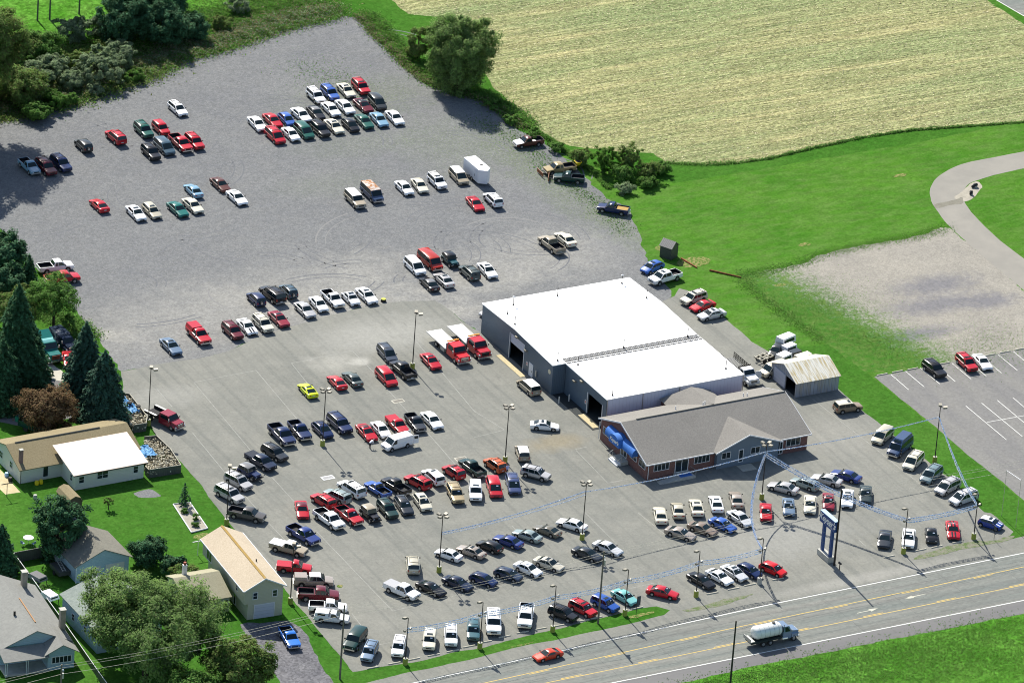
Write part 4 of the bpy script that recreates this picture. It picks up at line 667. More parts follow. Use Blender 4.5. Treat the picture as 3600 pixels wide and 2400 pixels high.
# --- roadside sign
O=(9.1,-78,0); G_=root('roadside_sign',O,'blue roadside sign board on two blue posts over a concrete base','sign')
mb=MB(); mb.box(8.7,9.75,-79.3,-76.2,.009,.9); fix(mb.build('base','concrete_plain',G_,O))
for y in (-76.75,-78.95):
    mb=MB(); mb.box(9.0,9.4,y-.22,y+.22,.901,5.3); p=mb.build('post','sign_blue',G_,O); [MB().box(8.985,9.415,y-.235,y+.235,z-.03,z+.03).build('post_band','trim_blue',p,O) for z in (2.3,3.9)]
mb=MB(); mb.box(8.8,9.5,-80.0,-75.9,5.302,7.0); B_=mb.build('sign_board','sign_blue',G_,O); mb=MB(); mb.box(8.78,9.52,-80.02,-75.88,7.003,7.05); mb.build('board_cap',flat('cap_lightblue',(.35,.5,.62)),B_,O)
lettering("Keyser's",1.42,'sign_letter',O,(-1,0,0),(0,0,1),(0,-1,0),(8.785,-77.95,6.25),B_,'board_lettering'); 
mb=MB(); mb.prism([(8.785,-78.0,5.75),(8.785,-79.5,5.55),(8.785,-79.5,5.62),(8.785,-78.0,5.84)],[(8.77,-78.0,5.75),(8.77,-79.5,5.55),(8.77,-79.5,5.62),(8.77,-78.0,5.84)]); fix(mb.build('board_underline','sign_letter',B_,O))
lettering("Keyser's",1.42,'sign_letter',O,(1,0,0),(0,0,1),(0,1,0),(9.515,-77.95,6.25),B_,'board_lettering')
# --- barn
O=(35,-28.3,0); N_=root('barn',O,'small grey metal barn with a rust streaked roof and one open doorway','barn')
[fix(MB().box(31.35,38.65,a,b,0,2.5).build('side_wall','barn_siding',N_,O)) for a,b in ((-31.95,-31.83),(-24.7,-24.6))]
mb=MB(); mb.box(38.66,38.76,-31.95,-24.6,0,2.5); mb.box(31.25,31.34,-28.9,-24.6,0,2.5); mb.box(31.25,31.34,-31.95,-31.7,0,2.5); mb.box(31.25,31.34,-31.7,-28.9,2.3,2.5)
for x in (31.25,38.66): mb.prism([(x,-31.95,2.5),(x,-24.6,2.5),(x,-28.3,3.95)],[(x+.09,-31.95,2.5),(x+.09,-24.6,2.5),(x+.09,-28.3,3.95)])
fix(mb.build('end_wall','barn_siding_y',N_,O)); fix(gable_roof(N_,O,31.0,38.95,-32.2,2.45,-28.3,4.05,-24.4,2.45,'barn_roof',.06))
mb=MB(); mb.box(31.15,31.24,-28.8,-25.6,.1,2.35); mb.build('sliding_door','garage_door_panel',N_,O)
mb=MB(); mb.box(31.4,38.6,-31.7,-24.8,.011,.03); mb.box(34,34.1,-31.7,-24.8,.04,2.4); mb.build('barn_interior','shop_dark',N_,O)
# --- weathered hut
O=(0,0,0); K_=root('weathered_hut',(37.5,17.75,0),'small black weathered wooden hut leaning on the grass edge','shed',None,R(28))
mb=MB(); mb.box(-1.0,1.0,-1.05,1.05,0,2.0); mb.prof([(-1.0,2.0),(0,2.75),(1.0,2.0)],-1.05,1.05); fix(mb.build('wall','weathered_wood',K_))
mb=MB()
for s in (-1,1): mb.prism([(s*1.12,-1.2,1.9),(0,-1.2,2.78),(0,1.2,2.78),(s*1.12,1.2,1.9)],[(s*1.15,-1.2,1.97),(0,-1.2,2.87),(0,1.2,2.87),(s*1.15,1.2,1.97)])
fix(mb.build('roof','dark_shed_roof',K_))
# --- neighbour house with the metal roofed wing
O=(-80,-15,0); H1=root('house_with_metal_wing',O,'white sided ranch house with a brown shingle roof and a pale pink metal roofed wing','house')
mb=MB(); mb.box(-89.2,-70.4,-15.5,-7.2,0,2.45); mb.prof([(-15.5,2.45),(-10.9,4.0),(-7.2,2.9),(-7.2,2.45)],-89.19,-70.41,0,'x'); fix(mb.build('wall','house_siding',H1,O))
fix(gable_roof(H1,O,-89.5,-70.1,-15.95,2.38,-10.9,4.22,-6.9,2.95,'tan_shingle',.12))
mb=MB(); mb.box(-88,-74.5,-11.0,-10.8,4.22,4.29); mb.build('ridge_vent','shop_dark',H1,O)
mb=MB(); mb.box(-82.6,-71.7,-20.2,-15.51,0,2.6); mb.prof([(-20.2,2.6),(-15.51,2.6),(-13.4,3.8),(-15.51,3.35)],-82.6,-71.7,0,'x'); fix(mb.build('wing_wall','house_siding',H1,O))
mb=MB(); mb.prism([(-83.1,-20.6,2.55),(-71.2,-20.6,2.55),(-71.2,-13.2,3.93),(-83.1,-13.2,3.93)],[(-83.1,-20.6,2.63),(-71.2,-20.6,2.63),(-71.2,-13.2,4.03),(-83.1,-13.2,4.03)]); w_=fix(mb.build('wing_roof','pink_metal_roof',H1,O))
mb=MB(); mb.box(-83.1,-71.2,-20.68,-20.61,2.47,2.6); mb.build('gutter','steel_dark',w_,O)
for a0,a1,z0,n in ((-82.1,-81.2,1.0,1),(-79.2,-77.4,1.15,2),(-73.4,-72.6,1.05,1)): window(H1,O,'y-',-20.2,a0,a1,z0,z0+1.15,n,rows=2)
window(H1,O,'x-',-82.6,-19.2,-18.5,.9,2.0,1,rows=2)
for a0,a1 in ((-9.6,-8.4),(-13.0,-12.0)): window(H1,O,'x-',-89.2,a0,a1,1.1,2.2,2,rows=2)
window(H1,O,'y-',-15.5,-85.6,-84.7,.4,2.3,1,name='door')
mb=MB(); mb.box(-88.9,-88.4,-14.7,-14.2,2.3,4.9); c_=mb.build('chimney',flat('chimney_pink',(.28,.17,.16),.9,0,.2,0,.3),H1,O); mb=MB(); mb.box(-88.95,-88.35,-14.75,-14.15,4.9,4.98); mb.build('chimney_cap','concrete_plain',c_,O)
mb=MB(); mb.path([(-89.25,-15.9,2.35),(-89.25,-15.9,.1)],.045); mb.build('downspout','steel_dark',H1,O)
# gambrel garden shed
K2=root('garden_shed',(-85.6,-24.6,0),'brown garden shed with a tan shingle gambrel roof beside the white house','shed')
mb=MB(); mb.box(-1.1,1.1,-1.9,1.9,0,1.7); g_=[(-1.1,1.7),(-.75,2.35),(0,2.7),(.75,2.35),(1.1,1.7)]; mb.prof(g_,-1.9,1.9); fix(mb.build('wall','brown_clapboard',K2))
mb=MB(); 
for (a,b) in zip(g_[:-1],g_[1:]):
    mb.prism([(a[0],-2.05,a[1]+.005),(b[0],-2.05,b[1]+.005),(b[0],2.05,b[1]+.005),(a[0],2.05,a[1]+.005)],[(a[0]*1.08,-2.05,a[1]+.09),(b[0]*1.08,-2.05,b[1]+.09),(b[0]*1.08,2.05,b[1]+.09),(a[0]*1.08,2.05,a[1]+.09)])
fix(mb.build('roof','tan_shingle',K2))
# --- tan garage house
H5=root('tan_garage_house',(-73.7,-56.3,0),'tall narrow tan sided garage house with a beige shingle roof and one garage door','house',None,R(-4.2))
mb=MB(); mb.box(-2.9,2.9,-7.8,7.8,2.5,4.85); mb.box(-2.35,2.9,-7.8,6.8,0,2.5); mb.prof([(-2.9,4.85),(0,6.3),(2.9,4.85)],-7.8,7.8); fix(mb.build('wall','tan_siding',H5))
fix(gable_roof(H5,None,-8.15,8.15,-3.2,4.78,0,6.42,3.2,4.78,'beige_shingle',.12,'y'))
mb=MB(); mb.prism([(-.22,-8.15,6.34),(.22,-8.15,6.34),(.22,8.15,6.34),(-.22,8.15,6.34)],[(-.2,-8.15,6.4),(0,-8.15,6.47),(0,8.15,6.47),(-.2,8.15,6.4)]); mb.build('ridge_cap',flat('ridge_tan',(.36,.24,.08),.9,0,.1,0,.2),H5)
[MB().box(a,b,-8.15,8.15,4.62,4.8).build('fascia','trim_white',H5) for a,b in ((-3.3,-3.21),(3.21,3.3))]
mb=MB()
for s in (-1,1): mb.prism([(s*3.2,-8.24,4.62),(0,-8.24,6.26),(0,-8.16,6.26),(s*3.2,-8.16,4.62)],[(s*3.2,-8.24,4.8),(0,-8.24,6.45),(0,-8.16,6.45),(s*3.2,-8.16,4.8)])
fix(mb.build('gable_trim','trim_white',H5))
window(H5,None,'y-',-7.8,-1.7,-.9,3.1,4.25,1,rows=2,fw=.1); window(H5,None,'y-',-7.8,1.25,2.05,3.1,4.25,1,rows=2,fw=.1)
mb=MB(); mb.box(-1.3,1.6,-7.86,-7.81,.02,2.15); mb.build('garage_door','garage_door_panel',H5)
mb=MB(); mb.box(-1.42,-1.31,-7.88,-7.81,.02,2.27); mb.box(1.61,1.72,-7.88,-7.81,.02,2.27); mb.box(-1.31,1.61,-7.88,-7.81,2.16,2.27); mb.build('garage_door_trim','trim_white',H5)
window(H5,None,'x-',-2.9,-5.4,-4.7,3.3,4.3,1,rows=2); window(H5,None,'x-',-2.9,4.3,6.3,2.7,4.5,2,name='balcony_door'); window(H5,None,'x-',-2.35,-3.6,-2.8,.1,2.1,1,name='door')
mb=MB(); mb.box(.9,1.05,-2.4,-2.25,5.85,6.3); mb.build('vent_pipe','steel_dark',H5)
Wg=root('brick_wing_house',(-80.6,-58.3,0),'low house wing with a tan grey shingle roof joined to the tan garage house','house',None,R(-3))
mb=MB(); mb.box(-3.6,2.9,-2.2,4.6,0,2.5); mb.prof([(-2.2,2.5),(2.2,3.95),(4.6,3.0),(4.6,2.5)],-3.6,2.9,0,'x'); fix(mb.build('wall','tan_siding',Wg)); fix(gable_roof(Wg,None,-3.9,3.1,-2.6,2.45,2.2,4.1,4.9,3.1,'wing_shingle',.12))
window(Wg,None,'y-',-2.2,1.9,2.7,.9,2.0,1)
mb=MB(); mb.box(-1.9,-1.35,3.2,3.75,2.4,5.2); c_=mb.build('chimney','trim_white',Wg); mb=MB(); mb.tube((-1.62,3.47,5.2),(-1.62,3.47,5.6),.2,None,10); mb.build('chimney_pot',flat('clay',(.3,.08,.05)),c_)
# --- blue two car garage
O=(-90.2,-41.6,0); H2=root('blue_garage',O,'pale blue two door garage with a grey brown hipped looking gable roof','garage')
mb=MB(); mb.box(-94.3,-86.2,-45.6,-38.0,0,2.85); mb.prof([(-94.3,2.85),(-90.2,4.6),(-86.2,2.85)],-45.6,-38.0); fix(mb.build('wall','blue_clapboard',H2,O)); fix(gable_roof(H2,O,-45.95,-37.6,-94.75,2.72,-90.2,4.75,-85.75,2.72,'brown_grey_shingle',.12,'y'))
for a in (-93.5,-89.8): mb=MB(); mb.box(a,a+2.9,-45.66,-45.61,.05,2.1); mb.build('garage_door',flat('door_cream',(.55,.54,.5),.6),H2,O)
mb=MB(); mb.path([(-94.4,-45.7,2.8),(-94.4,-45.7,.1)],.05); mb.build('downspout','trim_white',H2,O)
# --- grey roofed house in the lower left corner
H3=root('grey_roof_bungalow',(-108.2,-56.2,0),'pale blue bungalow with a wide grey roof and two chimneys in the lower left corner','house',None,R(-6.5))
mb=MB(); mb.box(-5.3,4.7,-8.0,8.0,0,2.75); mb.prof([(-5.3,2.75),(0,4.95),(4.7,2.95),(4.7,2.75)],-8.0,8.0); fix(mb.build('wall','blue_clapboard',H3)); fix(gable_roof(H3,None,-8.3,8.3,-5.9,2.6,0,5.12,5.2,2.8,'grey_shingle',.12,'y'))
mb=MB(); mb.box(.9,4.7,-10.6,-8.01,0,2.7); mb.prof([(.9,2.7),(2.9,3.75),(4.7,2.7)],-10.6,-7.2); fix(mb.build('bay_wall','blue_clapboard',H3)); fix(gable_roof(H3,None,-11.0,-4.6,.3,2.62,2.9,3.95,5.3,2.55,'grey_shingle',.12,'y','bay_roof'))
window(H3,None,'y-',-10.6,1.4,4.3,1.0,2.1,5,fw=.1)
mb=MB(); mb.prism([(-5.6,-11.2,2.35),(.9,-11.2,2.35),(.9,-8.31,3.0),(-5.6,-8.31,3.0)],[(-5.6,-11.2,2.45),(.9,-11.2,2.45),(.9,-8.31,3.1),(-5.6,-8.31,3.1)]); fix(mb.build('porch_roof','grey_shingle',H3))
for x in (-5.3,-2.3): mb=MB(); [mb.tube((x+d,-11.0,0),(x+d,-11.0,2.35),.04,None,6) for d in (0,.25)]; mb.build('porch_post','trim_white',H3)
mb=MB(); mb.box(-5.3,.9,-11.0,-8.01,.1,.35); mb.build('porch_floor','concrete_plain',H3)
for x,y,z in ((3.0,6.6,6.1),(4.75,-4.9,6.0)):
    mb=MB(); mb.box(x-.38,x+.38,y-.38,y+.38,(2.4 if x<4 else 0.01),z); c_=mb.build('chimney',flat('chimney_buff',(.36,.33,.27),.9,0,.1,0,.3),H3); mb=MB(); mb.box(x-.45,x+.45,y-.45,y+.45,z,z+.1); mb.build('chimney_cap','concrete_plain',c_)
mb=MB(); mb.tube((-1.3,-2.3,4.3),(-1.3,-2.3,5.2),.16,None,10); mb.build('vent_pipe','steel_dark',H3)
mb=MB(); mb.prism([(.55,-5.5,4.93),(.75,-5.5,4.85),(.75,1.6,4.85),(.55,1.6,4.93)],[(.55,-5.5,5.0),(.75,-5.5,4.92),(.75,1.6,4.92),(.55,1.6,5.0)]); mb.build('roof_plank',flat('plank_orange',(.4,.22,.1)),H3)
# --- house behind the big tree
O=(-95.3,-59,0); H4=root('house_behind_tree',O,'white walled house with a green grey roof mostly hidden behind the big tree','house')
mb=MB(); mb.box(-100.2,-90.4,-65.0,-53.6,0,3.5); mb.prof([(-100.2,3.5),(-95.3,5.2),(-90.4,3.5)],-65.0,-53.6); fix(mb.build('wall','blue_clapboard',H4,O)); fix(gable_roof(H4,O,-65.3,-53.3,-100.6,3.5,-95.3,5.4,-90.0,3.5,'green_grey_shingle',.12,'y'))
for a in (-57.6,-61.5): window(H4,O,'x-',-100.2,a,a+.8,1.2,2.3,1,rows=2)
# ------------------------------------------------------------ poles, strings, wires
P4=[(-42.76,-20.5,'four headed light pole beside the small navy retro wagon'),(-19.96,-34.75,'four headed light pole by the orange crossover'),(-21.0,-60.01,'four headed light pole at the nose of the topmost white sedan facing left'),(-44.92,-61.26,'four headed light pole by the small white sedan at the low end of its row'),(9.74,-58.66,'four headed light pole just in front of the showroom holding most garlands')]
P2=[(-63.83,-5.4,'two headed light pole beside the maroon flatbed pickup and the firewood pen'),(-18.59,-2.8,'two headed light pole behind the black pickup near the tow trucks'),(-68.81,-61.85,'two headed light pole right beside the tan garage house wall'),(-66.83,-37.54,'two headed light pole beside the silver utility vehicles of the curved row'),(40.01,-57.75,'two headed light pole on the grass strip beside the minivans')]
PF=[(-38.14,-82.51,'roadside spotlight pole between the white crew cab and the black utility vehicle'),(-26.29,-82.07,'roadside spotlight pole in front of the aqua sedan'),(-14.11,-81.0,'roadside spotlight pole in front of the black sedan'),(-3.65,-80.93,'roadside spotlight pole by the bright red hatchback'),(-61.79,-83.24,'leftmost roadside spotlight pole, at the corner of the lot'),(-50.0,-83.06,'roadside spotlight pole by the teal blue utility vehicle'),(20.6,-80.63,'roadside spotlight pole in front of the white display sedan'),(32.6,-80.54,'rightmost roadside spotlight pole, near the small blue car')]
def head(r,p,dx,dy,sz=.55,tilt=.15,name='lamp_head'):
    mb=MB(); a=math.atan2(dy,dx); c,s=math.cos(a),math.sin(a); L0,L1,h=.42,.42+sz,.26; w=sz*.42
    def q(u,v,z): return (p[0]+c*u-s*v,p[1]+s*u+c*v,p[2]+z+u*tilt)
    mb.prism([q(L0,-w,-h),q(L1,-w,-h),q(L1,w,-h),q(L0,w,-h)],[q(L0,-w,0),q(L1,-w,0),q(L1,w,0),q(L0,w,0)]); o=mb.build(name,'lamp_box',r,r.location)
    mb=MB(); mb.prism([q(L0+.04,-w+.04,-h-.03),q(L1-.04,-w+.04,-h-.03),q(L1-.04,w-.04,-h-.03),q(L0+.04,w-.04,-h-.03)],[q(L0+.04,-w+.04,-h-.002),q(L1-.04,-w+.04,-h-.002),q(L1-.04,w-.04,-h-.002),q(L0+.04,w-.04,-h-.002)]); mb.build('lamp_lens','lamp_lens',o,r.location)
    mb=MB(); mb.tube(p,q(L0,0,-h/2),.035,None,6); mb.build('lamp_arm','steel_dark',o,r.location)
def light_pole(x,y,lab,kind):
    r=root('light_pole',(x,y,0),lab,'light pole','light poles around the car lot'); r0=Vector((x,y,0))
    bc='yellow_concrete' if lab.find('bright red hatch')<0 else 'concrete_plain'
    mb=MB(); mb.tube((0,0,0),(0,0,.95),.36,.34,16); mb.build('base',bc,r); mb=MB(); mb.tube((0,0,.951),(0,0,.98),.3,None,16); mb.build('base_cap','concrete_plain',r)
    top_={'4':9.1,'2':9.2,'F':7.3}[kind]; mb=MB(); mb.tube((0,0,.98),(0,0,top_),.085,.055,10); mb.build('pole','dark_pole',r)
    if kind=='4':
        for a in (25,115,205,295): head(r,(x,y,top_),math.cos(R(a)),math.sin(R(a)))
    elif kind=='2':
        for a in (60,-30): head(r,(x,y,top_),math.cos(R(a)),math.sin(R(a)),.6)
    else:
        head(r,(x,y,top_),-.2,1,.6,-.3,)
        for a in (20,200): head(r,(x,y,top_-1.9),math.cos(R(a)),math.sin(R(a)),.32,.3,'spotlight')
for l,k in ((P4,'4'),(P2,'2'),(PF,'F')):
    for x,y,lab in l: light_pole(x,y,lab,k)
def upole(x,y,h,lab,mat='wood_pole',r=.15,arm=True):
    o=root('utility_pole',(x,y,0),lab,'utility pole','utility poles along the road'); mb=MB(); mb.tube((0,0,0),(0,0,h),r,r*.72,12); mb.build('pole',mat,o)
    if arm:
        mb=MB(); mb.tube((.1,.15,h-.9),(.55,.7,h-1.3),.05,None,8); mb.tube((.55,.7,h-1.45),(.55,.7,h-1.25),.18,.08,10); mb.build('street_light','trim_white',o)
        mb=MB(); mb.tube((.22,0,h-2.2),(.22,0,h-1.4),.16,None,10); mb.build('pole_hardware','galvanised',o)
UP=[(-114.9,-84.2,11.4),(-72.12,-83.61,11.55),(-31.0,-82.78,11.5),(9.28,-80.12,12.3),(60,-79.5,11.5)]
UPB=(-160,-85,11.5)
upole(*UP[0],'grey utility pole in front of the grey roofed bungalow'); upole(*UP[1],'brown utility pole at the lot corner beside the dark green long vehicle',arm=False); upole(*UP[2],'grey utility pole standing before the royal blue utility vehicle'); upole(*UP[3],'black utility pole right beside the blue roadside sign','dark_pole',.16,False)
upole(-23.3,-106.4,11.0,'black pole rising from the bottom edge of the view beside the road','dark_pole',.15,False)
def span(a,b,sag,n=24): return [tuple(a[i]+(b[i]-a[i])*t-(4*sag*t*(1-t) if i==2 else 0) for i in range(3)) for t in [j/n for j in range(n+1)]]
pts_=[UPB]+UP
for k,(dz,dx,rad) in enumerate(((-.15,0,.016),(-.55,.0,.016),(-1.5,0,.02))):
    mb=MB()
    for a,b in zip(pts_[:-1],pts_[1:]): mb.path(span((a[0],a[1],a[2]+dz),(b[0],b[1],b[2]+dz),.7,16),rad,5)
    o=mb.build('power_line','wire_metal'); tag(o,('topmost','middle','lowest')[k]+' of the three power lines strung between the utility poles','power line','power lines along the road')
foil_b=flat('foil_blue',(.32,.50,.78),.4,.1,.6); foil_w=flat('foil_silver',(.82,.82,.84),.4,.1,.6)
def garland(a,b,sag,lab,cols=(0,1),dens=22,wid=.07,blow=0):
    mb=MB(); L=math.dist(a,b); n=int(L*dens); rr=random.Random(int(L*100)+len(lab))
    pts=[(p[0]-.88*blow*4*i/20*(1-i/20),p[1]+.47*blow*4*i/20*(1-i/20),p[2]) for i,p in enumerate(span(a,b,sag,20))]; mb.path(pts,.012,4,0)
    for i in range(n):
        t=(i+rr.random())/n; q=t*20; j=min(int(q),19); f=q-j; p=[pts[j][k]+(pts[j+1][k]-pts[j][k])*f for k in range(3)]
        mi=cols[(i//3)%2] if rr.random()<.5 else 1; an=rr.random()*6.28; ti=rr.uniform(-.5,.5); l=rr.uniform(.08,.16); w=wid
        ux,uy=math.cos(an)*w,math.sin(an)*w; q0=(p[0]+rr.gauss(0,.02),p[1]+rr.gauss(0,.02),p[2]+.02)
        mb.poly([(q0[0]-ux,q0[1]-uy,q0[2]),(q0[0]+ux,q0[1]+uy,q0[2]),(q0[0]+ux+ti*l,q0[1]+uy+ti*l,q0[2]-l),(q0[0]-ux+ti*l,q0[1]-uy+ti*l,q0[2]-l)],mi)
    o=mb.build('foil_garland',[foil_b,foil_w]); tag(o,lab,'garland','blue and silver foil garlands')
def PT(l,i,z,d=0): return (l[i][0]+d*.0,l[i][1],z)
E_=(9.74,-58.66); C_=(-21.0,-60.01); D_=(-44.92,-61.26); R1=(40.01,-57.75); R2=(32.6,-80.54); R3=(20.6,-80.63)
def at3(p,z): return (p[0],p[1],z)
garland(at3(D_,6.4),at3(C_,7.9),.5,'blue garland between the two middle light poles, upper one',(0,0)); garland(at3(D_,6.1),at3(C_,7.3),.5,'silver garland just below the blue one between the two middle light poles',(1,1))
garland(at3(C_,7.8),at3(E_,7.9),.6,'blue and silver garland crossing low in front of the showroom wall')
garland(at3(E_,7.9),at3(R1,7.6),.5,'garland from the pole before the showroom to the pole on the grass strip')
for k,(c_,l) in enumerate((((0,0),'blue'),((1,1),'silver'))): garland((E_[0]+.2*k-.1,E_[1],7.7-.15*k),(-3.65+.25*k,-80.93,5.6-.2*k),1.5,l+' garland from the pole before the showroom down to the driveway pole',c_,26,.08,1.75)
FP=[PF[4],PF[5],PF[0],PF[1],PF[2],PF[3]]
for k,(c_,l) in enumerate((((0,0),'upper blue'),((1,1),'middle silver'),((0,0),'lower blue'))):
    for (a,b,nm) in ((FP[0],FP[1],'at the lot corner'),(FP[1],FP[2],'over the head on utility vehicles'),(FP[2],FP[3],'above the red utility vehicle'),(FP[3],FP[4],'over the driveway entrance'),(FP[4],FP[5],'over the black sedan')):
        garland((a[0],a[1],5.75-.32*k),(b[0],b[1],5.75-.32*k),.35,l+' garland of the roadside strings '+nm,c_,14)
for k,(c_,l) in enumerate((((0,0),'blue'),((1,1),'silver'),((0,0),'second blue'))): garland((E_[0]+.1,E_[1],7.75-.35*k),(R3[0],R3[1],5.7-.25*k),.9,l+' garland from the showroom pole to the display car pole',c_)
for k,(c_,l) in enumerate((((0,0),'blue'),((1,1),'silver'),((0,0),'second blue'))): garland((R3[0],R3[1],5.7-.3*k),(R2[0],R2[1],5.7-.3*k),.3,l+' garland above the four display cars',c_)
for k,(c_,l) in enumerate((((0,0),'blue'),((1,1),'silver'))): garland((R1[0],R1[1],7.5),(R2[0],R2[1],5.7-.3*k),1.1 if k else .8,l+' garland from the grass strip pole to the rightmost roadside pole',c_,16)
# ------------------------------------------------------------ small things on the lot
wl=['in front of the ice blue utility vehicle at the lot corner','below the leftmost roadside pole','right of the leftmost roadside pole','in front of the cream utility vehicle','in front of the third head on utility vehicle','left of the teal blue vehicle pole base','right of the teal blue vehicle pole base','at the grass end of the big white over tan vehicle','under the nose of the white crew cab','right of the white crew cab','between the crew cab pole and the black vehicle','in front of the black utility vehicle','in front of the red utility vehicle near the utility pole','in front of the aqua sedan','in front of the black sedan right of the entrance','in front of the white coupe right of the entrance','in front of the pale silver sedan right of the entrance','under the bright red hatchback nose','in front of the dark slate display coupe','in front of the white display sedan','in front of the black rounded car','in front of the racing striped coupe']
mb=MB(); mb.prism([(-.95,-.1,0),(.95,-.1,0),(.95,.1,0),(-.95,.1,0)],[(-.93,-.06,.13),(.93,-.06,.13),(.93,.06,.13),(-.93,.06,.13)]); ws_me=mb.build('wheel_stop','stop_concrete',link=False)
for (x,y),l in zip(WS,wl):
    o=bpy.data.objects.new('wheel_stop',ws_me); COL.objects.link(o); o.location=(x,y,.01); o.rotation_euler=(0,0,random.uniform(-.02,.02)); tag(o,'concrete wheel stop '+l,'wheel stop','wheel stops along the roadside edge')
rwl=['leftmost, at the corner of the lot','second from the left','left of the black utility vehicle','between the black and red utility vehicles','right of the white coupe','third from the right edge','second from the right edge','at the right edge of view']
for (x,y),l in zip(RW,rwl):
    o=bpy.data.objects.new('wheel_stop',ws_me); COL.objects.link(o); o.location=(x,y+.25,.01); tag(o,'pale wheel stop in the neighbouring lot, '+l,'wheel stop','wheel stops in the neighbouring lot')
for (x,y,f,l) in ((-25.6,-11.6,'concrete','rectangular drain grate on the pavement below the black pickup'),(-46.58,-29.77,'trim_white','white framed drain grate left of the four headed pole shadow'),(-25.53,-31.48,'concrete','drain grate above the dark green pickup')):
    r=root('drain_grate',(x,y,.01),l,'drain','drain grates in the pavement'); mb=MB(); mb.box(-.95,.95,-.55,.55,0,.012); mb.build('frame',f,r); mb=MB(); [mb.box(-.72+i*.145,-.65+i*.145,-.36,.36,.013,.03) for i in range(11)]; mb.build('grate','steel_dark',r)
r=root('mailbox',(9.26,-81.59,.01),'dark mailbox on a post beside the black utility pole','mailbox'); mb=MB(); mb.box(-.05,.05,-.05,.05,0,1.0); mb.build('post','dark_pole',r); mb=MB(); mb.prof([(-.14,1.0),(.14,1.0),(.14,1.16),(.08,1.25),(-.08,1.25),(-.14,1.16)],-.28,.28); fix(mb.build('box','car_trim',r))
r=root('banner_sign',(-24.97,-82.92,0),'narrow dark banner on a pole in the roadside grass','sign'); mb=MB(); mb.tube((0,0,0),(0,0,3.2),.04,None,8); mb.build('pole','dark_pole',r); mb=MB(); mb.box(.04,.55,-.04,.04,1.7,3.2); mb.build('panel',flat('banner_grey',(.06,.07,.08)),r)
r=root('road_marker_sign',(35.23,-81.92,0),'small dark sign on a thin pole near the small blue car','sign'); mb=MB(); mb.tube((0,0,0),(0,0,2.2),.03,None,8); mb.build('pole','dark_pole',r); mb=MB(); mb.box(-.02,.02,-.3,.3,1.6,2.3); mb.build('panel',flat('banner_grey',(.06,.07,.08)),r)
r=root('broken_footing',(-12.1,19.2,0),'low dark footing with a yellow top at the pavement edge','footing'); mb=MB(); mb.tube((0,0,0),(0,0,.4),.45,.4,12); mb.build('base','steel_dark',r); mb=MB(); mb.tube((0,0,.401),(0,0,.46),.38,None,12); mb.build('top',flat('footing_yellow',(.4,.42,.05)),r)
for i,(x,y,l) in enumerate(((97.2,22.8,'larger black and white boulder beside the curved road'),(95.2,20.6,'smaller upright black and white boulder beside the curved road'))):
    bm=bmesh.new(); bmesh.ops.create_icosphere(bm,subdivisions=3,radius=1); rr=random.Random(i)
    for v in bm.verts: d=v.co.copy(); v.co*=1+.25*math.sin(3*d.x+i)+.15*math.cos(5*d.y+2*d.z); v.co.x*=.95 if i==0 else .55; v.co.y*=.6; v.co.z=v.co.z*.7+.5
    me=bpy.data.meshes.new('boulder'); bm.to_mesh(me); bm.free(); 
    if 'rock' not in MATS: s=NT('rock',.8,.3); n=s.noise(1.2,5); s.col(s.mix(s.ramp(n,.5,.6),(.025,.027,.03),(.4,.4,.38)))
    me.materials.append(MATS['rock']); me.transform(Matrix.Scale(.58,4)); o=bpy.data.objects.new('boulder',me); COL.objects.link(o); o.location=(x,y,0); tag(o,l,'boulder','boulders beside the curved road')
# two thin posts with a cross wire on the grass strip
r=root('thin_post_pair',(40.3,-77.9,0),'pair of thin pale posts joined by a bar on the grass strip','posts')
for y,h in ((1.95,7.6),(-1.9,7.9)): mb=MB(); mb.tube((0,y,0),(0,y,h),.035,.03,8); mb.build('post','wire_metal',r)
mb=MB(); mb.tube((0,1.95,7.5),(0,-1.9,7.8),.05,None,8); mb.build('bar','trim_white',r)
# fallen logs beside the hut
for x0,y0,x1,y1,l in ((41.0,10.9,44.4,7.0,'long fallen log on the lawn behind the white crew cab pickup'),(38.9,16.2,39.6,12.4,'short rusty log beside the weathered hut')):
    mb=MB(); mb.tube((x0-x0,0,.14),(x1-x0,y1-y0,.12),.15,.1,8); o=mb.build('fallen_log',flat('log_rust',(.28,.11,.05),.9,0,.1,0,.4)); o.location=(x0,y0,0); tag(o,l,'log','logs near the hut')
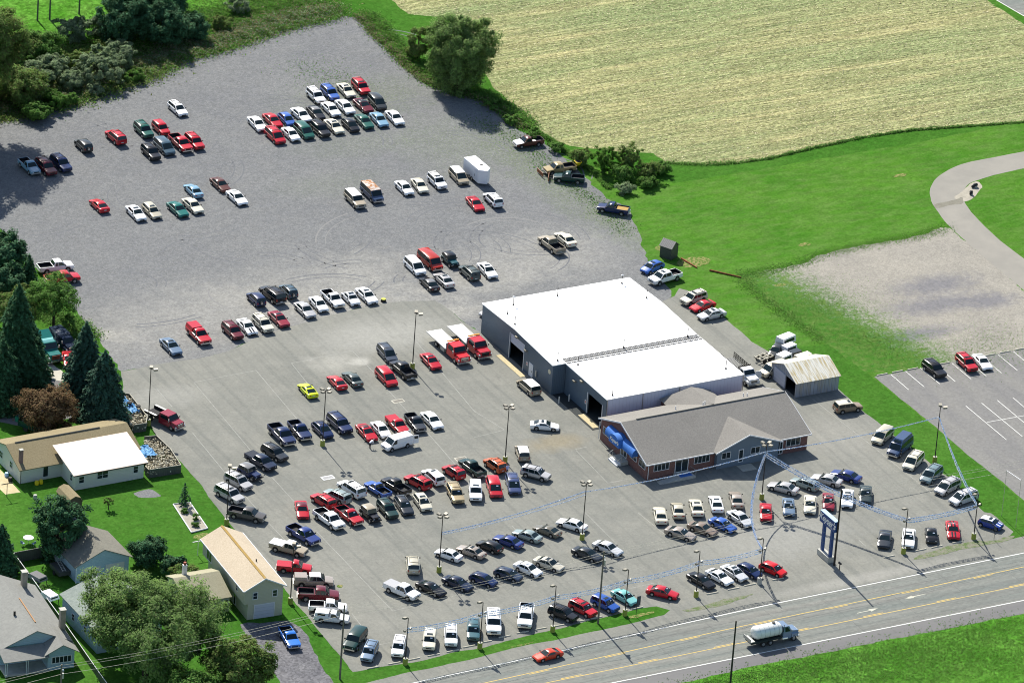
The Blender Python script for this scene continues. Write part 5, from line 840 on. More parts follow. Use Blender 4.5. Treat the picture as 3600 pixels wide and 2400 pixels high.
# ------------------------------------------------------------ firewood pens
if 'firewood' not in MATS:
    s=NT('firewood',.95,.1); g=s.n('ShaderNodeNewGeometry'); k=s.mix(g.outputs['Random Per Island'],(.22,.19,.13),(.62,.58,.45)); s.col(k)
def pen(poly,h,lab,seed,tarp):
    cx=sum(p[0] for p in poly)/len(poly); cy=sum(p[1] for p in poly)/len(poly); r=root('firewood_pen',(cx,cy,0),lab,'pen','firewood pens beside the paved lot')
    mb=MB()
    n=len(poly)
    for i in range(n-1):
        a=Vector(poly[i]);b=Vector(poly[i+1]); d=(b-a).normalized(); nn=Vector((-d.y,d.x))*.05; mb.prism([(*(a-nn),0),(*(b-nn),0),(*(b+nn),0),(*(a+nn),0)],[(*(a-nn),h),(*(b-nn),h),(*(b+nn),h),(*(a+nn),h)])
    fix(mb.build('board_fence','wood_fence',r,(cx,cy,0)))
    mb=MB()
    for i in range(n-1): a,b=poly[i],poly[i+1]; mb.tube((a[0],a[1],h+.03),(b[0],b[1],h+.03),.05,None,5)
    mb.build('fence_rail','stop_concrete',r,(cx,cy,0))
    rr=random.Random(seed); xs=[p[0] for p in poly]; ys=[p[1] for p in poly]
    def inside(x,y):
        c=False
        for i in range(n):
            x0,y0=poly[i];x1,y1=poly[(i+1)%n]
            if (y0>y)!=(y1>y) and x<(x1-x0)*(y-y0)/(y1-y0)+x0: c=not c
        return c
    mb=MB(); c=0
    while c<900:
        x,y=rr.uniform(min(xs),max(xs)),rr.uniform(min(ys),max(ys))
        if not inside(x,y): continue
        c+=1; an=rr.random()*6.28; el=rr.uniform(-.5,.7); z=rr.uniform(.3,h*.85); l=rr.uniform(.2,.42); p=Vector((x,y,z)); d=Vector((math.cos(an)*math.cos(el),math.sin(an)*math.cos(el),math.sin(el)))*l/2; mb.tube(p-d,p+d,rr.uniform(.07,.14),None,5)
    o=mb.build('firewood_pile','firewood',None,(cx,cy,0)); o.location=(cx,cy,0); tag(o,'loose split firewood filling the '+lab.split(' filled')[0][0:60],'firewood',None,'stuff')
    tx,ty,tw,td=tarp; mb=MB(); N=12
    g=[[(tx+tw*(i/N-.5)+rr.gauss(0,.05),ty+td*(j/N-.5)+rr.gauss(0,.05),h*.95+.12*math.sin(i*1.7+j)+rr.uniform(-.1,.12)) for j in range(N+1)] for i in range(N+1)]
    for i in range(N):
        for j in range(N): mb.poly([g[i][j],g[i+1][j],g[i+1][j+1],g[i][j+1]])
    o=mb.build('blue_tarp',flat('tarp_blue',(.14,.36,.62),.6,0,.3,0,.3),None,(tx,ty,0)); o.location=(tx,ty,0); tag(o,'crumpled blue tarp over the wood in the '+('nearer' if seed==1 else 'farther')+' firewood pen','tarp','tarps on the firewood')
    for k in range(3 if seed==2 else 0):
        mb=MB(); mb.tube((0,0,0),(0,0,.2),.36,None,14); o=mb.build('old_tyre','tyre_rubber'); o.location=(tx+(-.5,.2,.9)[k],ty+(1.6,-.3,-1.8)[k],h+.22); tag(o,'old tyre weighing down the tarp, '+('far one','middle one','near one')[k],'tyre','tyres on the tarp')
pen([(-71.0,-19.3),(-71.0,-20.5),(-66.0,-20.8),(-65.2,-15.6),(-65.3,-11.1),(-67.1,-10.8)],1.3,'nearer wooden pen filled with split firewood beside the paved lot',1,(-68.9,-14.8,2.4,3.4))
pen([(-67.0,-6.9),(-65.0,-7.0),(-63.9,-5.0),(-63.2,2.4),(-64.1,3.2),(-67.0,1.5)],1.3,'farther wooden pen filled with split firewood by the spruces',2,(-64.9,-.4,1.7,5.2))
mb=MB(); mb.box(-.7,.7,-.04,.04,0,1.3); o=mb.build('fence_panel','wood_fence'); o.location=(-69.6,-11.2,0); tag(o,'loose dark fence panel beside the nearer firewood pen','fence')
# ------------------------------------------------------------ yards
def fence(name,pts,h,mat,lab,th=.06,cap=None):
    a=pts[0]; r=root(name,(a[0],a[1],0),lab,'fence'); mb=MB()
    for p,q in zip(pts[:-1],pts[1:]):
        p=Vector(p);q=Vector(q); d=(q-p).normalized(); nn=Vector((-d.y,d.x))*th/2; mb.prism([(*(p-nn),0),(*(q-nn),0),(*(q+nn),0),(*(p+nn),0)],[(*(p-nn),h),(*(q-nn),h),(*(q+nn),h),(*(p+nn),h)])
    fix(mb.build('panel',mat,r,(a[0],a[1],0)))
    if cap: mb=MB(); [mb.tube((*p,h+.04),(*q,h+.04),.05,None,6) for p,q in zip(pts[:-1],pts[1:])]; mb.build('top_rail',cap,r,(a[0],a[1],0))
fence('wire_fence',[(-99.6,-36.2),(-101.3,-55.3),(-103.0,-71.5),(-103.6,-78)],1.1,'weathered_wood','long low fence with a pale top rail between the bungalow and its neighbour',.05,'trim_white')
fence('board_fence',[(-99.9,-37.0),(-95.4,-37.0)],1.7,'wood_fence','dark board fence across the yard behind the blue garage')
r=root('patio_table',(-95.6,-32.4,0),'round white patio table with chairs on the lawn','table'); mb=MB(); mb.tube((0,0,.9),(0,0,.96),.75,None,20); mb.build('tabletop','trim_white',r); mb=MB(); mb.tube((0,0,0),(0,0,.9),.04,None,8); mb.build('leg','trim_white',r)
for i,a in enumerate((200,290)):
    c_=root('patio_chair',(-95.6+1.1*math.cos(R(a)),-32.4+1.1*math.sin(R(a)),0),('left','right')[i]+' patio chair beside the round white table','chair','patio chairs',R(a+90)); mb=MB(); mb.box(-.22,.22,-.22,.22,.4,.44); mb.build('seat',flat('chair_blue',(.16,.22,.36)),c_); mb=MB(); mb.box(-.22,.22,-.26,-.22,.44,.85); mb.build('backrest','chair_blue' if 'chair_blue' in MATS else 'trim_white',c_); mb=MB(); [mb.box(a0,a0+.03,b0,b0+.03,0,.4) for a0 in(-.2,.17) for b0 in (-.2,.17)]; mb.build('leg_frame','galvanised',c_)
def tpost(x,y,h,lab,mat):
    r=root('clothesline_post',(x,y,0),lab,'clothesline post','clothesline posts in the yards'); mb=MB(); mb.tube((0,0,0),(0,0,h),.05,None,8); mb.build('post',mat,r); mb=MB(); mb.box(-.9,.9,-.05,.05,h-.1,h); mb.build('crossbar',mat,r)
tpost(-74.7,-44.3,2.3,'white clothesline post beside the tan garage house','trim_white'); tpost(-92.6,-18.5,2.2,'dark clothesline post by the white house patio','dark_pole')
# raised garden bed with its shrubs
r=root('garden_bed',(-70.6,-33.8,0),'narrow garden bed framed in white boards between lawn and lot','garden bed'); mb=MB()
for a,b in (((-71.3,-29.3),(-72.6,-38.0)),((-72.6,-38.0),(-69.9,-37.7)),((-69.9,-37.7),(-68.8,-29.7)),((-68.8,-29.7),(-71.3,-29.3))): mb.tube((*a,.12),(*b,.12),.09,None,6)
mb.build('border','trim_white',r,(-70.6,-33.8,0)); mb=MB(); mb.prism([(-71.3,-29.3,.01),(-72.6,-38,.01),(-69.9,-37.7,.01),(-68.8,-29.7,.01)],[(-71.3,-29.3,.08),(-72.6,-38,.08),(-69.9,-37.7,.08),(-68.8,-29.7,.08)]); fix(mb.build('soil','boulder_gravel',r,(-70.6,-33.8,0)))
for x,y,rz,l,c_ in ((-99.4,-43.8,.3,'grey truck bed cap standing by the low fence','grey'),(-100.1,-49.3,.2,'white truck bed cap standing by the low fence','white')):
    mb=MB(); mb.prism([(-.85,-1.2,.9),(.85,-1.2,.9),(.85,1.2,.9),(-.85,1.2,.9)],[(-.7,-1.05,1.5),(.7,-1.05,1.5),(.7,1.05,1.5),(-.7,1.05,1.5)]); o=root('truck_cap',(x,y,0),l,'truck cap','truck bed caps in the yard',rz); mb.build('shell',paint(c_),o); mb=MB(); mb.box(-.6,.6,-1.14,-1.1,1.0,1.35); mb.build('cap_window','window_glass',o); mb=MB(); [mb.box(a,a+.08,b,b+.08,0,.9) for a in (-.8,.7) for b in (-1.1,1.0)]; mb.build('stand','weathered_wood',o)
r=root('junk_trailer',(-95.2,-42.2,0),'dark trailer of junk with ladders behind the blue garage','trailer'); mb=MB(); mb.box(-.9,.9,-1.6,1.6,.5,1.1); mb.build('box','weathered_wood',r); mb=MB(); [mb.tube((x,-1.6,1.2),(x+.2,1.9,1.9),.04,None,6) for x in (-.3,.15)]; [mb.tube((-.25+.03*i,-1.3+.35*i,1.25+.07*i),(.22+.03*i,-1.3+.35*i,1.25+.07*i),.025,None,5) for i in range(9)]; mb.build('ladder','galvanised',r); mb=MB(); [mb.tube((s*.95-.08,0,.33),(s*.95+.08,0,.33),.33,None,14) for s in(-1,1)]; mb.build('wheel','tyre_rubber',r)
r=root('green_tipper_bed',(-80.4,-1.4,0),'dark green truck bed with a teal corner beside the brown leaved tree','trailer',None,R(-62)); mb=MB(); mb.box(-2.3,2.3,-1,1,.7,.85); mb.box(-2.3,2.3,-1.0,-.93,.85,1.6); mb.box(-2.3,2.3,.93,1.0,.85,1.6); mb.box(2.23,2.3,-.93,.93,.85,1.6); mb.build('bed',paint('darkgreen'),r); mb=MB(); mb.box(-2.9,-2.31,-.9,.9,1.1,1.9); mb.build('headboard',paint('teal'),r); mb=MB(); [mb.tube((x,s*.75-.12,.4),(x,s*.75+.12,.4),.4,None,14) for x in(-1,1.2) for s in (-1,1)]; mb.build('wheel','tyre_rubber',r)
for x,y,l,m in ((-87.0,-16.6,'left yellow plastic crate against the white house','spreader_yellow'),(-86.3,-16.5,'right yellow plastic crate against the white house','spreader_yellow'),(-90.1,-14.2,'black bin bag heap beside the white house end wall','car_trim'),(-90.0,-12.7,'blue plastic tub beside the white house end wall','foil_blue'),(-89.0,-20.4,'stone pedestal planter on the lawn below the white house','concrete_plain')):
    mb=MB(); mb.tube((0,0,0),(0,0,.25),.3,.34,8); mb.tube((0,0,.25),(0,0,.6),.34,.26,8); o=mb.build('yard_tub',m); o.location=(x,y,0); tag(o,l,'tub')
# ------------------------------------------------------------ trucks and trailers
def wheels(r,axles,y,rad,dual=(),wd=.26):
    for x in axles:
        for s in (1,-1):
            mb=MB(); mb.tube((0,-wd/2,0),(0,wd/2,0),rad,None,20); w=mb.build('wheel','tyre_rubber',r,smooth=40); w.location=(x,s*(y if x not in dual else y-.05),rad); mb=MB(); mb.tube((0,s*wd*.3,0),(0,s*(wd/2+.012),0),rad*.58,rad*.5,14); mb.build('rim','rim_alloy',w)
def truck_cab(r,xf,w,col,zb=.6,hood=1.25,hz=1.55,roof=2.35,cab=1.7,grille='chrome',sleeper=0):
    """conventional cab: xf = nose x; hood, then cab"""
    P=paint(col); h=w/2; x1=xf-hood; x2=x1-.55; x3=x1-cab
    mb=MB(); mb.prof([(xf,zb+.1),(xf,hz-.18),(xf-.1,hz-.06),(x1,hz+.06),(x1,zb),(xf-.35,zb-.05)],-h*.78,h*.78); 
    for s in (1,-1): mb.prism([(xf-.05,s*h*.79,zb+.1),(x1+.05,s*h*.79,zb),(x1+.05,s*h,zb),(xf-.12,s*h,zb+.1)],[(xf-.15,s*h*.79,hz-.35),(x1+.05,s*h*.79,hz-.2),(x1+.05,s*h,hz-.42),(xf-.3,s*h*.98,hz-.45)])
    fix(mb.build('hood',P,r,smooth=30)); k=h*.95
    mb=MB(); mb.prism([(x1,-k,zb-.1),(x1,k,zb-.1),(x3,k,zb-.1),(x3,-k,zb-.1)],[(x1,-k,hz+.06),(x1,k,hz+.06),(x3,k,hz+.06),(x3,-k,hz+.06)]); mb.prism([(x1,-k,hz+.06),(x1,k,hz+.06),(x3,k,hz+.06),(x3,-k,hz+.06)],[(x2+.05,-k*.86,roof),(x2+.05,k*.86,roof),(x3+.03,k*.88,roof),(x3+.03,-k*.88,roof)]); c=fix(mb.build('cab',P,r))
    mb=MB(); f=lambda t,o:(x1+(x2+.05-x1)*t+.012+o,hz+.06+(roof-hz-.06)*t+.012); a,za=f(.1,0); b,zb2=f(.88,0); mb.prism([(a-.03,-k*.9,za),(a-.03,k*.9,za),(b-.03,k*.8,zb2),(b-.03,-k*.8,zb2)],[(a+.02,-k*.9,za+.01),(a+.02,k*.9,za+.01),(b+.02,k*.8,zb2+.01),(b+.02,-k*.8,zb2+.01)]); fix(mb.build('windshield','car_glass',r))
    for s in (1,-1):
        z0,z1=hz+.1,roof-.14; y0=k-(z0-hz-.06)/(roof-hz)*k*.13; y1=k-(z1-hz-.06)/(roof-hz)*k*.13; xa,xb,xc=x1-.25,x3+.35,x2-.02
        mb=MB(); mb.prism([(xa,s*(y0-.03),z0),(xb,s*(y0-.03),z0),(xb,s*(y1-.03),z1),(xc-.15,s*(y1-.03),z1)],[(xa,s*(y0+.015),z0),(xb,s*(y0+.015),z0),(xb,s*(y1+.015),z1),(xc-.15,s*(y1+.015),z1)]); fix(mb.build('side_window','car_glass',r))
        mb=MB(); mb.box(x1-.15,x1-.05,s*(h+.12)-.08,s*(h+.12)+.08,hz+.1,hz+.5); mb.box(x1-.13,x1-.08,min(s*k,s*(h+.1)),max(s*k,s*(h+.1)),hz+.2,hz+.25); mb.build('mirror','galvanised',r)
        mb=MB(); mb.box(xf-.13,xf+.02,s*h*.86-.12,s*h*.86+.12,hz-.62,hz-.4); mb.build('headlight','headlamp',r)
    mb=MB(); mb.box(xf-.02,xf+.05,-h*.52,h*.52,zb+.2,hz-.15); g=mb.build('grille',grille,r); mb=MB(); [mb.box(xf+.051,xf+.065,-h*.48,h*.48,zb+.27+i*.17,zb+.35+i*.17) for i in range(int((hz-.4-zb)/.17))]; mb.build('grille_slats','car_trim',g)
    mb=MB(); mb.box(xf-.15,xf+.14,-h*.98,h*.98,zb-.22,zb+.08); mb.build('front_bumper','chrome',r)
    return x3
for (cx,yf,yr,g,lab) in ((-10.75,-4.85,5.35,'chrome','red flatbed tow truck with a bright chrome grille, left of the pair'),(-6.95,-4.4,5.6,'car_trim','red flatbed tow truck with a dark grille, nearer the workshop wall')):
    r=root('tow_truck',(cx,yf+5.1,.009),lab,'tow truck','flatbed tow trucks beside the workshop',R(-90)); x3=truck_cab(r,5.0,2.3,'brightred' if g=='chrome' else 'red',.62,1.45,1.5,2.35,2.35,g); xr=-5.2
    mb=MB(); mb.box(xr,x3-.25,-1.25,1.25,1.12,1.22); bd=mb.build('flatbed',flat('bed_white',(.82,.82,.8),.5),r); mb=MB(); [mb.box(xr,x3-.25,s*1.25-.05,s*1.25+.05,1.221,1.32) for s in (1,-1)]; mb.build('side_rail','galvanised',bd)
    mb=MB(); mb.box(x3-.22,x3-.14,-1.2,1.2,1.15,2.2); mb.build('headboard','trim_white',r); mb=MB(); mb.box(x3-.3,x3-.05,-.95,.95,2.36,2.52); mb.build('light_bar','amber',r)
    mb=MB(); [mb.box(-4.8,x3-.2,s*.42-.08,s*.42+.08,.72,1.0) for s in (1,-1)]; mb.build('chassis','car_trim',r)
    for s in (1,-1): mb=MB(); mb.box(x3-1.7,x3-.6,s*1.05-.2,s*1.05+.2,.5,1.05); mb.build('tool_box','galvanised',r)
    wheels(r,(3.85,-2.2),1.0,.45,(-2.2,),.3)
# stake bed truck
r=root('stake_truck',(27.0,-22.6,.009),'white truck with a black stake bed and an open door behind the showroom','truck',None,R(-90)); x3=truck_cab(r,4.2,2.1,'white',.6,1.35,1.45,2.2,1.6,'galvanised')
mb=MB(); mb.box(-4.0,x3-.15,-1.15,1.15,1.0,1.1); mb.build('bed_floor','weathered_wood',r)
for s in (1,-1):
    mb=MB(); [mb.box(-4.0,x3-.15,s*1.13-.02,s*1.13+.02,z,z+.12) for z in (1.3,1.6,1.9)]; [mb.box(x-.04,x+.04,s*1.1-.03,s*1.1+.03,1.1,2.05) for x in [-3.9+i*.62 for i in range(9)]]; mb.build('stake_rack','dark_pole',r)
mb=MB(); [mb.box(x3-.2,x3-.15,-1.1,1.1,z,z+.14) for z in (1.25,1.5,1.75,2.0,2.2)]; mb.build('front_rack','dark_pole',r)
mb=MB(); mb.prism([(x3+1.5,1.0,.7),(x3+1.6,2.0,.7),(x3+1.66,2.0,.7),(x3+1.56,1.0,.7)],[(x3+1.5,1.0,1.9),(x3+1.6,2.0,1.9),(x3+1.66,2.0,1.9),(x3+1.56,1.0,1.9)]); mb.build('open_door','trim_white',r); wheels(r,(3.2,-2.0),.92,.42)
# tank truck on the road
r=root('tank_truck',(-10.45,-96.35,.018),'grey blue tank truck with a white ribbed tank driving on the road','tank truck',None,R(.6)); x3=truck_cab(r,4.25,2.35,'iceblue',.75,1.5,1.75,2.7,1.6,'galvanised')
mb=MB(); n=20; ring=[(math.cos(2*math.pi*i/n)*1.2,math.sin(2*math.pi*i/n)*1.02+2.15) for i in range(n)]
st=[(-4.1,.55),(-3.95,.82),(-3.6,1),(x3-.5,1),(x3-.2,.85),(x3-.1,.5)]; rs=[]
for x,f in st: rs.append(len(mb.v)); mb.v+=[(x,y*f,(z-2.15)*f+2.15) for y,z in ring]
for a,b in zip(rs[:-1],rs[1:]):
    for i in range(n): mb.f.append((a+i,b+i,b+(i+1)%n,a+(i+1)%n)); mb.mi.append(0)
mb.f.append(tuple(range(rs[0],rs[0]+n))); mb.mi.append(0); mb.f.append(tuple(reversed(range(rs[-1],rs[-1]+n)))); mb.mi.append(0)
tk=fix(mb.build('tank',flat('tank_white',(.75,.76,.72),.35,0,.5,0,.1),r,smooth=35))
mb=MB()
for x in (-3.3,-2.4,-1.5,-.6,.3): 
    q=[(x,y*1.012,(z-2.15)*1.012+2.15) for y,z in ring]; [mb.tube(q[i],q[(i+1)%n],.02,None,4) for i in range(n)]
mb.build('tank_band','galvanised',tk); mb=MB(); mb.tube((-.2,0,3.15),(-.2,0,3.28),.28,None,14); mb.build('hatch','steel_dark',tk)
mb=MB(); mb.box(-4.9,x3,-.95,.95,.75,1.12); mb.box(-4.5,-.2,-1.2,1.2,1.0,1.15); mb.build('chassis',flat('chassis_dark',(.02,.03,.03)),r); mb=MB(); mb.box(-5.2,-4.3,-1.1,1.1,1.16,1.3); mb.box(-5.2,-5.12,-1.1,1.1,1.3,1.75); mb.build('rear_rack','galvanised',r)
mb=MB(); mb.tube((1.0,-1.0,.75),(2.0,-1.0,.75),.28,None,14); mb.build('fuel_tank','chrome',r); mb=MB(); mb.tube((x3+.05,-1.05,1.2),(x3+.05,-1.05,3.1),.06,None,8); mb.build('exhaust_stack','steel_dark',r); wheels(r,(3.3,-1.2,-2.6),1.02,.5,(-1.2,-2.6),.3); r.scale=(.84,.9,.93)
# teal tractor unit
r=root('tractor_unit',(-68.35,20.6,.009),'teal semi truck tractor parked on the concrete lane beside the spruce','truck',None,R(-90)); x3=truck_cab(r,3.4,2.4,'teal',.75,1.7,1.75,2.75,1.6,flat('grille_red',(.22,.05,.02)))
mb=MB(); mb.prism([(x3-.01,-1.15,.7),(x3-1.9,-1.15,.7),(x3-1.9,1.15,.7),(x3-.01,1.15,.7)],[(x3-.01,-1.1,2.8),(x3-1.9,-1.1,3.5),(x3-1.9,1.1,3.5),(x3-.01,1.1,2.8)]); fix(mb.build('sleeper',paint('teal'),r)); mb=MB(); mb.prism([(x3+.9,-.9,2.76),(x3,-1.0,2.76),(x3,1.0,2.76),(x3+.9,.9,2.76)],[(x3+.5,-.8,2.95),(x3-.01,-.95,3.0),(x3-.01,.95,3.0),(x3+.5,.8,2.95)]); fix(mb.build('roof_fairing',paint('aqua'),r))
mb=MB(); mb.box(-4.6,x3,-.5,.5,.7,1.0); mb.build('chassis','car_trim',r); mb=MB(); [mb.tube((x3+.3,s*1.15,.6),(x3+1.4,s*1.15,.6),.28,None,12) for s in (1,-1)]; mb.build('fuel_tank','chrome',r); wheels(r,(2.3,-2.4,-3.7),1.0,.5,(-2.4,-3.7),.3)
# covered flat truck behind it
r=root('loaded_box_truck',(-64.6,22.6,.009),'dark blue truck with a mottled load cover behind the teal tractor','truck',None,R(-88)); truck_cab(r,2.9,2.0,'darknavy',.55,1.1,1.3,2.0,1.5,'galvanised'); s=NT('mottled_cover',.8,.3); n=s.noise(1.8,5,.7); s.col(s.mix(s.ramp(n,.48,.56),(.03,.035,.06),(.35,.34,.33)))
mb=MB(); mb.box(-2.9,.2,-1,1,.7,2.1); mb.build('covered_load','mottled_cover',r); wheels(r,(2.0,-1.8),.9,.4)
# flatbed crew cab
r=root('flatbed_pickup',(-61.35,-5.9,.009),'maroon crew cab truck with a dark dump bed beside a light pole','truck','dump bed trucks',math.atan2(-4.48,1.63)); 
x3=truck_cab(r,3.1,2.1,'maroonred',.55,1.2,1.3,2.05,2.3,'chrome'); mb=MB(); y=1.05; mb.box(-3.3,x3-.1,-y,y,.95,1.02); mb.box(-3.3,x3-.1,-y,-y+.06,1.02,1.5); mb.box(-3.3,x3-.1,y-.06,y,1.02,1.5); mb.box(x3-.16,x3-.1,-y+.06,y-.06,1.02,1.7); mb.build('dump_bed','bed_black',r); mb=MB(); [mb.box(-3.2,x3-.3,s*(y+.12)-.18,s*(y+.12)+.18,1.505,1.53) for s in (1,-1)]; mb.build('side_box_lid','galvanised',r); wheels(r,(2.2,-2.1),.92,.42,(-2.1,))
# box trailer
r=root('box_trailer',(22.5,53.2,.005),'white enclosed box trailer with a pointed nose on the gravel lot','trailer'); mb=MB(); pl=[(-.95,3.2),(1.0,3.2),(1.0,-1.9),(.05,-2.85),(-.95,-2.0)]; pl=[(-1.05,3.1),(1.05,3.1),(1.05,-1.9),(.1,-2.85),(-1.05,-2.05)][::-1]
fix(mb.prism([(x,y,.45) for x,y in pl],[(x,y,2.7) for x,y in pl]).build('body',flat('trailer_white',(.66,.68,.72),.4,.1),r)); mb=MB(); fix(mb.prism([(x*1.02,y*1.01,2.702) for x,y in pl],[(x*1.0,y*1.0,2.76) for x,y in pl]).build('roof',paint('white'),r)); mb=MB(); mb.box(.05,.45,-.6,-.2,2.762,2.82); mb.build('roof_vent','steel_dark',r)
mb=MB(); mb.box(-1.075,-1.052,-1.6,-.7,.6,2.4); d=mb.build('side_door',flat('trailer_door',(.6,.62,.66),.4),r); mb=MB(); mb.box(-1.1,-1.076,-.85,-.78,1.2,1.6); mb.build('latch','car_trim',d)
mb=MB(); mb.path([(.1,-2.8,.4),(.1,-3.9,.4)],.05); mb.build('hitch','steel_dark',r)
for y in (.9,.1):
    for s in (-1,1): mb=MB(); mb.tube((s*1.0-.1,y,.34),(s*1.0+.1,y,.34),.33,None,18); w=mb.build('wheel','tyre_rubber',r,smooth=40); mb=MB(); mb.tube((s*1.0+s*.08,y,.34),(s*1.0+s*.112,y,.34),.2,None,12); mb.build('rim','rim_alloy',w)
# stored truck caps, chassis and boxes behind the barn
def capbox(x,y,rz,L,W,z0,z1,c,lab,tw=.85):
    r=root('truck_cap',(x,y,0),lab,'truck cap','truck caps and boxes stored behind the barn',R(rz)); mb=MB(); mb.prism([(-L/2,-W/2,z0),(L/2,-W/2,z0),(L/2,W/2,z0),(-L/2,W/2,z0)],[(-L/2*.96,-W/2*tw,z1),(L/2*.96,-W/2*tw,z1),(L/2*.96,W/2*tw,z1),(-L/2*.96,W/2*tw,z1)]); mb.build('shell',paint(c),r)
    for s in (1,-1):
        y0,y1=W/2*(1-(1-tw)*.25),W/2*(1-(1-tw)*.75); za,zb=z0+(z1-z0)*.25,z0+(z1-z0)*.75; mb=MB(); mb.prism([(-L*.38,s*(y0-.02),za),(L*.38,s*(y0-.02),za),(L*.38,s*(y1-.02),zb),(-L*.38,s*(y1-.02),zb)],[(-L*.38,s*(y0+.02),za),(L*.38,s*(y0+.02),za),(L*.38,s*(y1+.02),zb),(-L*.38,s*(y1+.02),zb)]); mb.build('side_window','window_glass',r)
    mb=MB(); [mb.box(a,a+.1,b,b+.1,0,z0) for a in (-L*.42,L*.4) for b in (-W*.4,W*.35)]; mb.build('stand','weathered_wood',r)
capbox(38.6,-16.4,16,2.9,1.7,.9,1.9,'white','tall white truck cap, farthest of the caps behind the barn'); capbox(37.9,-18.6,16,2.3,1.4,.7,1.5,'white','middle white truck cap behind the barn'); capbox(38.0,-20.2,8,1.9,1.3,.6,1.25,'darkgrey','grey truck cap between two white ones behind the barn'); capbox(38.6,-21.7,10,2.8,1.4,.3,1.2,'cream','cream truck cap nearest the barn roof'); capbox(35.2,-21.6,20,2.2,1.7,1.0,1.85,'white','white box cap right behind the pale van')
r=root('flat_chassis',(33.0,-19.4,0),'small bare frame trailer with pale rails behind the barn','trailer',None,R(15)); mb=MB(); [mb.box(-1.4,1.4,y-.06,y+.06,.6,.75) for y in (-.7,0,.7)]; [mb.box(x-.06,x+.06,-.8,.8,.76,.86) for x in (-1.3,-.4,.5,1.3)]; mb.build('frame','stop_concrete',r); mb=MB(); [mb.tube((x,s*.8-.1,.36),(x,s*.8+.1,.36),.36,None,14) for x in (-.5,.6) for s in (-1,1)]; mb.build('wheel','tyre_rubber',r)
# ------------------------------------------------------------ people
def skin_body(name,verts,edges,rad,mat,parent):
    me=bpy.data.meshes.new(name); me.from_pydata(verts,edges,[]); o=bpy.data.objects.new(name,me); COL.objects.link(o); m=o.modifiers.new('s','SKIN'); 
    for i,sv in enumerate(me.skin_vertices[0].data): sv.radius=(rad[i],rad[i]*.85); sv.use_root=(i==0)
    m2=o.modifiers.new('u','SUBSURF'); m2.levels=1; m2.render_levels=1; dg=bpy.context.evaluated_depsgraph_get(); me2=bpy.data.meshes.new_from_object(o.evaluated_get(dg)); bpy.data.objects.remove(o)
    me2.materials.clear()
    for k in mat: me2.materials.append(MATS[k])
    me2.polygons.foreach_set('use_smooth',[True]*len(me2.polygons)); o=bpy.data.objects.new(name,me2); COL.objects.link(o); o.parent=parent; return o
flat('skin',(.42,.24,.17),.6); flat('shirt_white',(.70,.70,.74),.8); flat('shirt_blue',(.42,.47,.72),.8); flat('trousers_dark',(.018,.02,.025),.8); flat('hair_dark',(.02,.015,.012),.8); flat('hair_grey',(.35,.34,.33),.8)
def person(x,y,rz,lab,bend,shirt,hair):
    r=root('person',(x,y,.01),lab,'person',None,R(rz)); b=R(bend); sn,cs=math.sin(b),math.cos(b)
    def up(d,w=0,f=0): return (sn*d+cs*f,w,.93+cs*d-sn*f)   # torso frame, forward is +x
    V=[(0,0,.93),up(.25),up(.45),up(.56),up(.70,0,.02),up(.80,0,.03)]; E=[(0,1),(1,2),(2,3),(3,4),(4,5)]; Rd=[.15,.15,.17,.07,.085,.08]
    for s in (1,-1):
        n=len(V); V+=[(.0,s*.10,.86),(.04,s*.11,.48),(-.02,s*.12,.08),(.14,s*.13,.04)]; Rd+=[.10,.07,.05,.045]; E+=[(0,n),(n,n+1),(n+1,n+2),(n+2,n+3)]
        n=len(V); V+=[up(.48,s*.20),(up(.22,s*.26,.03) if bend<20 else up(.40,s*.26,.26)),(up(.0,s*.24,.12) if bend<20 else up(.42,s*.20,.5)),(up(-.09,s*.24,.15) if bend<20 else up(.42,s*.18,.6))]; Rd+=[.065,.05,.038,.035]; E+=[(2,n),(n,n+1),(n+1,n+2),(n+2,n+3)]
    o=skin_body('body',V,E,Rd,['skin',shirt,'trousers_dark'],r)
    # clothing zones by height along the torso and along the arms
    c0=Vector((0,0,.93)); ax=Vector((sn,0,cs))
    for p in o.data.polygons:
        d=(p.center-c0).dot(ax); lat=abs(p.center.y)
        p.material_index=2 if (p.center.z<.92 and d<.05 and not(bend<20 and lat>.2)) else (1 if d<.55 and (lat<.24 or d>.2) else 0)
        if p.center.z<.1: p.material_index=2
    hc=up(.78,0,.0); mb=MB(); mb.tube(Vector(hc)-ax*.0-Vector((.03*cs,0,0)),Vector(hc)+ax*.10-Vector((.03*cs,0,0)),.1,.05,10); mb.build('hair',hair,r,smooth=60)
    for s in (1,-1):
        h=Vector(V[9 if s>0 else 17]) if len(V)>17 else Vector(V[9]); mb=MB(); d=(Vector(V[13])-Vector(V[12])).normalized() if s>0 else (Vector(V[21])-Vector(V[20])).normalized(); base=Vector(V[13 if s>0 else 21]); a=d.orthogonal().normalized()
        for i in range(4): p0=base+a*(i-1.5)*.018; mb.tube(p0,p0+d*(.085-.01*abs(i-1.5)),.009,.007,6)
        mb.tube(base-d*.03+a*.03,base+d*.03+a*.06,.011,.008,6); mb.build('hand_fingers','skin',r)
person(-36.6,-23.7,10,'person in a white shirt bending over the nose of the red coupe',62,'shirt_white','hair_grey')
person(-21.6,-38.4,-80,'person in a pale blue shirt and dark trousers standing behind the slate blue minivan',3,'shirt_blue','hair_dark')
